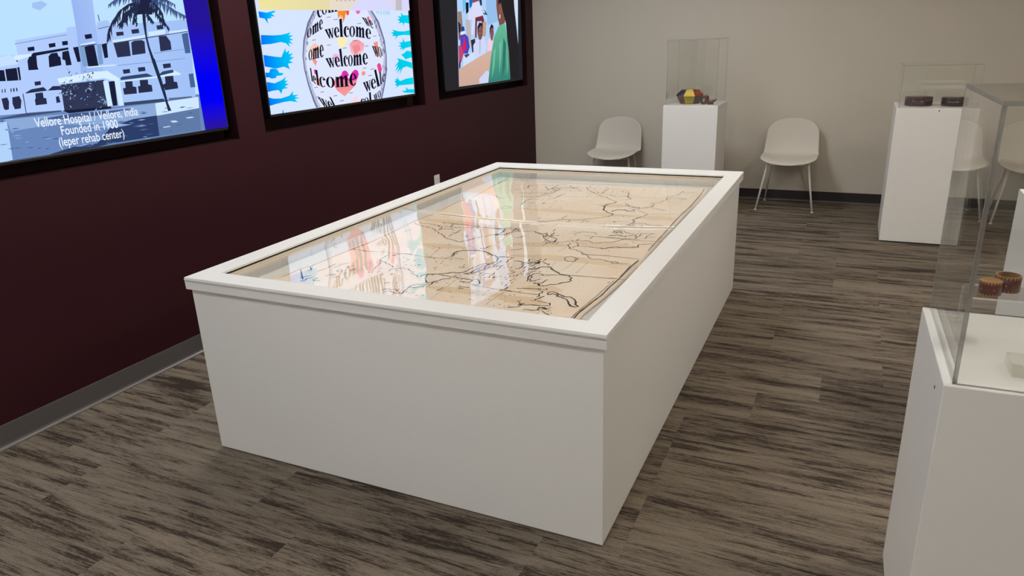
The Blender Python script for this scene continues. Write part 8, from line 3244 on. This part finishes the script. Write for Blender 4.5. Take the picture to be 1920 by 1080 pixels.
# ------------------------------------------------------------------ things under the covers
def lacquer(name, col, rough=0.22): return surface(name, col, rough, 0.5, 0.06, 35)
LQ = [lacquer('lacquer_navy', (42, 46, 62)), lacquer('lacquer_yellow', (222, 190, 84)), lacquer('lacquer_red', (138, 44, 28)),
      lacquer('lacquer_green', (160, 150, 36)), lacquer('lacquer_maroon', (104, 34, 36)), lacquer('lacquer_brown', (66, 44, 46)),
      lacquer('lacquer_black', (30, 18, 18)), lacquer('lacquer_gold', (214, 176, 70))]
t = thing('lidded_box', 'eight-sided lacquered lidded box in yellow, red, navy and green panels', 'box', (1.727, 6.335, 0.9399), 0)
PH = math.radians(-90 - 22.5 + 8)
up_c = [1, 2, 7, 2, 1, 0, 7, 0]      # lid panels, counted from the one facing the room
lo_c = [3, 5, 3, 4, 3, 5, 3, 4]
MB().lathe([(0.0, 0.0), (.086, 0.0), (.086, .006), (.112, .058), (.114, .060)], 8, lambda j, k: 6 if j < 2 else lo_c[k], smooth=False, phase=PH).build('bowl', LQ, t)
lid = MB().lathe([(.1165, .060), (.1185, .062), (.1185, .073), (.1165, .0755), (.072, .114), (.0, .117)], 8, lambda j, k: 6 if j == 2 and 0 else up_c[k], smooth=False, phase=PH).build('lid', LQ, t)
b = MB()
for k in range(8):
    a = PH + 2 * math.pi * k / 8
    d = Vector((math.cos(a), math.sin(a), 0))
    b.tube([tuple(d * .1175 + Vector((0, 0, .0745))), tuple(d * .0725 + Vector((0, 0, .1145)))], [.0016, .0016], 6)
    n_ = PH + 2 * math.pi * (k + 1) / 8
    d2 = Vector((math.cos(n_), math.sin(n_), 0))
    b.tube([tuple(d * .118 + Vector((0, 0, .0615))), tuple(d2 * .118 + Vector((0, 0, .0615)))], [.0016, .0016], 6)
b.build('seam_lines', LQ[6], t)

wood = lacquer('dark_carved_wood', (74, 40, 26), 0.35)
t = thing('carved_figurine', 'small dark carved wooden figurine beside the colourful box', 'figurine', (1.897, 6.235, 0.9399), 0)
def skin(name, joints, edges, rad, mat, parent, lv=2):
    me = bpy.data.meshes.new(name); me.from_pydata(joints, edges, [])
    o = bpy.data.objects.new(name, me); COL.objects.link(o)
    sk = o.modifiers.new('skin', 'SKIN')
    for v, r in zip(me.skin_vertices[0].data, rad): v.radius = (r, r)
    me.skin_vertices[0].data[0].use_root = True
    sb = o.modifiers.new('sub', 'SUBSURF'); sb.levels = lv; sb.render_levels = lv
    for m_ in (mat,): me.materials.append(m_)
    o.parent = parent
    return o
# crouching figure whose arm makes a loop
skin('figure', [(-.012, 0, .022), (-.016, 0, .045), (-.010, -.004, .062), (-.004, -.004, .078),   # trunk, neck, head
                (-.034, -.004, .064), (-.052, -.004, .045), (-.054, 0, .022), (-.052, 0, .010),      # arm loop down to base
                (.006, -.012, .030), (.010, -.014, .012),                                           # leg
                (-.020, .010, .012), (-.042, .004, .010)],
     [(0,1),(1,2),(2,3),(2,4),(4,5),(5,6),(6,7),(0,8),(8,9),(0,10),(10,11),(11,7)],
     [.0175, .015, .0115, .0145, .010, .0085, .011, .013, .012, .011, .014, .013], wood, t)
b = MB()
# upturned boat-shaped tray
sec = []
for i in range(9):
    u = i / 8
    x = -.004 + .072 * u; wd = .017 * math.sin(math.pi * (0.18 + 0.72 * u)) + .004; zb = .003 + .030 * u ** 3; zt = .030 + .018 * u ** 1.5
    sec.append([b.bm.verts.new(p) for p in ((x, -wd, zt), (x, -wd * .75, zb + .004), (x, 0, zb), (x, wd * .75, zb + .004), (x, wd, zt), (x, wd * .8, zt), (x, 0, zb + .010), (x, -wd * .8, zt))])
for s0, s1 in zip(sec, sec[1:]):
    for k in range(8):
        b.bm.faces.new((s0[k], s0[(k+1) % 8], s1[(k+1) % 8], s1[k])).smooth = True
b.bm.faces.new(sec[0]); b.bm.faces.new(sec[-1])
b.box((-.004, -.016, 0), (.046, .016, .008))
b.build('tray', lacquer('reddish_carved_wood', (98, 54, 34), 0.4), t)

def dark_box(name, label, x, y, r, h, mat, mat2):
    t = thing('wooden_box', label, 'box', (x, y, 0.9551), 0.2)
    MB().lathe([(0, 0), (r * .97, 0), (r, .004), (r, h * .60), (r * .985, h * .62)], 40, 0).build('bowl', mat, t)
    MB().lathe([(r * .985, h * .63), (r * 1.005, h * .645), (r * 1.005, h * .90), (r * .97, h * .96), (r * .6, h * 1.0), (0, h * 1.02)], 40, lambda j, k: 0 if k // 5 % 2 else 1).build('lid', [mat, mat2], t)
    return t
dark_box('wooden_box', 'round reddish brown wooden lidded box under the low cover', 3.414, 6.00, .0885, .064, lacquer('red_brown_wood', (52, 15, 12)), lacquer('red_brown_wood_light', (62, 21, 17)))
dark_box('wooden_box', 'round nearly black wooden lidded box under the low cover', 3.634, 5.985, .0830, .060, lacquer('black_brown_wood', (32, 17, 20)), lacquer('black_brown_wood_light', (44, 26, 30)))

# riser, rings and clear block on the nearest pedestal
RB = at(P1, R1, 0, 0, 0.80)
rz0 = 0.1094
t = thing('clear_riser', 'clear bent acrylic riser carrying two patterned rings', 'riser', (3.290, 1.8290, 0.80), R1)
b = MB()
Wd, Dp, th = 0.30, 0.105, 0.0045
prof = [(0, 0)] + [(0, rz0 - .012)] + [(.012 - .012 * math.cos(a), rz0 - .012 + .012 * math.sin(a)) for a in (math.pi / 8 * i for i in range(1, 5))]
prof += [(Wd - .012 + .012 * math.sin(a), rz0 - .012 + .012 * math.cos(a)) for a in (math.pi / 8 * i for i in range(0, 4))] + [(Wd, rz0 - .012), (Wd, 0)]
inn = []
for i, (x, z) in enumerate(prof):
    cx, cz = Wd / 2, 0
    inn.append((min(max(x, th), Wd - th) if True else x, min(z, rz0 - th)))
V = lambda p, y: b.bm.verts.new((p[0], y, p[1]))
A0, A1, B0, B1 = [V(p, 0) for p in prof], [V(p, Dp) for p in prof], [V(p, 0) for p in inn], [V(p, Dp) for p in inn]
for i in range(len(prof) - 1):
    for q, mi in (((A0[i], A0[i+1], A1[i+1], A1[i]), 0), ((B0[i], B1[i], B1[i+1], B0[i+1]), 0), ((A0[i], B0[i], B0[i+1], A0[i+1]), 1), ((A1[i], A1[i+1], B1[i+1], B1[i]), 1)):
        try: f = b.bm.faces.new(q); f.material_index = mi
        except ValueError: pass
bmesh.ops.remove_doubles(b.bm, verts=b.bm.verts, dist=1e-6)
o = b.build('shelf', [M['acrylic'], M['edge']], t)

ring_base = lacquer('ring_maroon', (84, 32, 32), 0.4); ring_tan = lacquer('ring_tan', (158, 112, 56), 0.45); ring_in = lacquer('ring_inside', (112, 74, 38), 0.5); ring_dot = lacquer('ring_dots', (190, 96, 60), 0.4); ring_blue = lacquer('ring_blue_dots', (84, 74, 96), 0.4)
def patterned_ring(label, loc, r, h, rz, solid=False):
    t = thing('wooden_ring', label, 'ring', loc, rz, 'patterned rings on the clear riser')
    b = MB()
    if solid: b.lathe([(0, 0.0), (r, 0.0), (r, h), (r * .96, h + .0006), (0, h + .0006)], 40, lambda j, k: 0 if j == 1 else 1)
    else: b.lathe([(r * .86, 0.0), (r, 0.0), (r, h), (r * .86, h), (r * .86, 0.0)], 40, lambda j, k: (1, 0, 1, 4)[j])
    N = 22
    for k in range(N):
        a0, a1, am = (2 * math.pi * (k + q) / N for q in (0.05, 0.95, 0.5))
        R_ = r * 1.008
        p = lambda a, z: (R_ * math.cos(a), R_ * math.sin(a), z)
        b.face([p(a0, 0.0002), p(a1, 0.0002), p(am, h * .17)], 1); b.face([p(a0, h - .0002), p(am, h * .78), p(a1, h - .0002)], 1)
        if k % 2 == 0:
            q = 0.0022 / r
            b.face([p(am - q, h * .46), p(am, h * .38), p(am + q, h * .46), p(am, h * .54)], 2 if k % 4 == 0 else 3)
    b.build('band', [ring_base, ring_tan, ring_dot, ring_blue, ring_in], t)
    return t
zt = 0.80 + rz0
patterned_ring('smaller patterned wooden ring with tan top, front left on the clear riser', (3.334, 1.868, zt), .0228, .0315, 0.2, True)
patterned_ring('larger patterned wooden ring, behind right on the clear riser', (3.372, 1.905, zt), .0262, .0375, 0.9)

t = thing('clear_block', 'small clear acrylic block lying on the nearest pedestal', 'block', (3.362, 1.652, 0.80), R1)
MB().box((0, 0, 0), (.10, .075, .026), 0, 0.0008, 1).build('block', acrylic('clear_block', (0.90, 0.90, 0.87)), t)

# power outlet low on the maroon wall
t = thing('power_outlet', 'white power outlet plate low on maroon wall behind the case', 'outlet', (0.0, 4.970, 0.44), 0)
MB().box((0, -.040, -.058), (.006, .040, .058), 0, 0.002, 2).build('cover_plate', M['outlet'], t)
for dz in (-.026, .026):
    r = MB().box((.006, -.017, dz - .014), (.008, .017, dz + .014), 0, 0.001, 1).build('socket', M['outlet'], t)
    MB().box((.008, -.008, dz - .003), (.0083, -.006, dz + .006)).box((.008, .006, dz - .003), (.0083, .008, dz + .006)).build('slots', M['hole'], r)
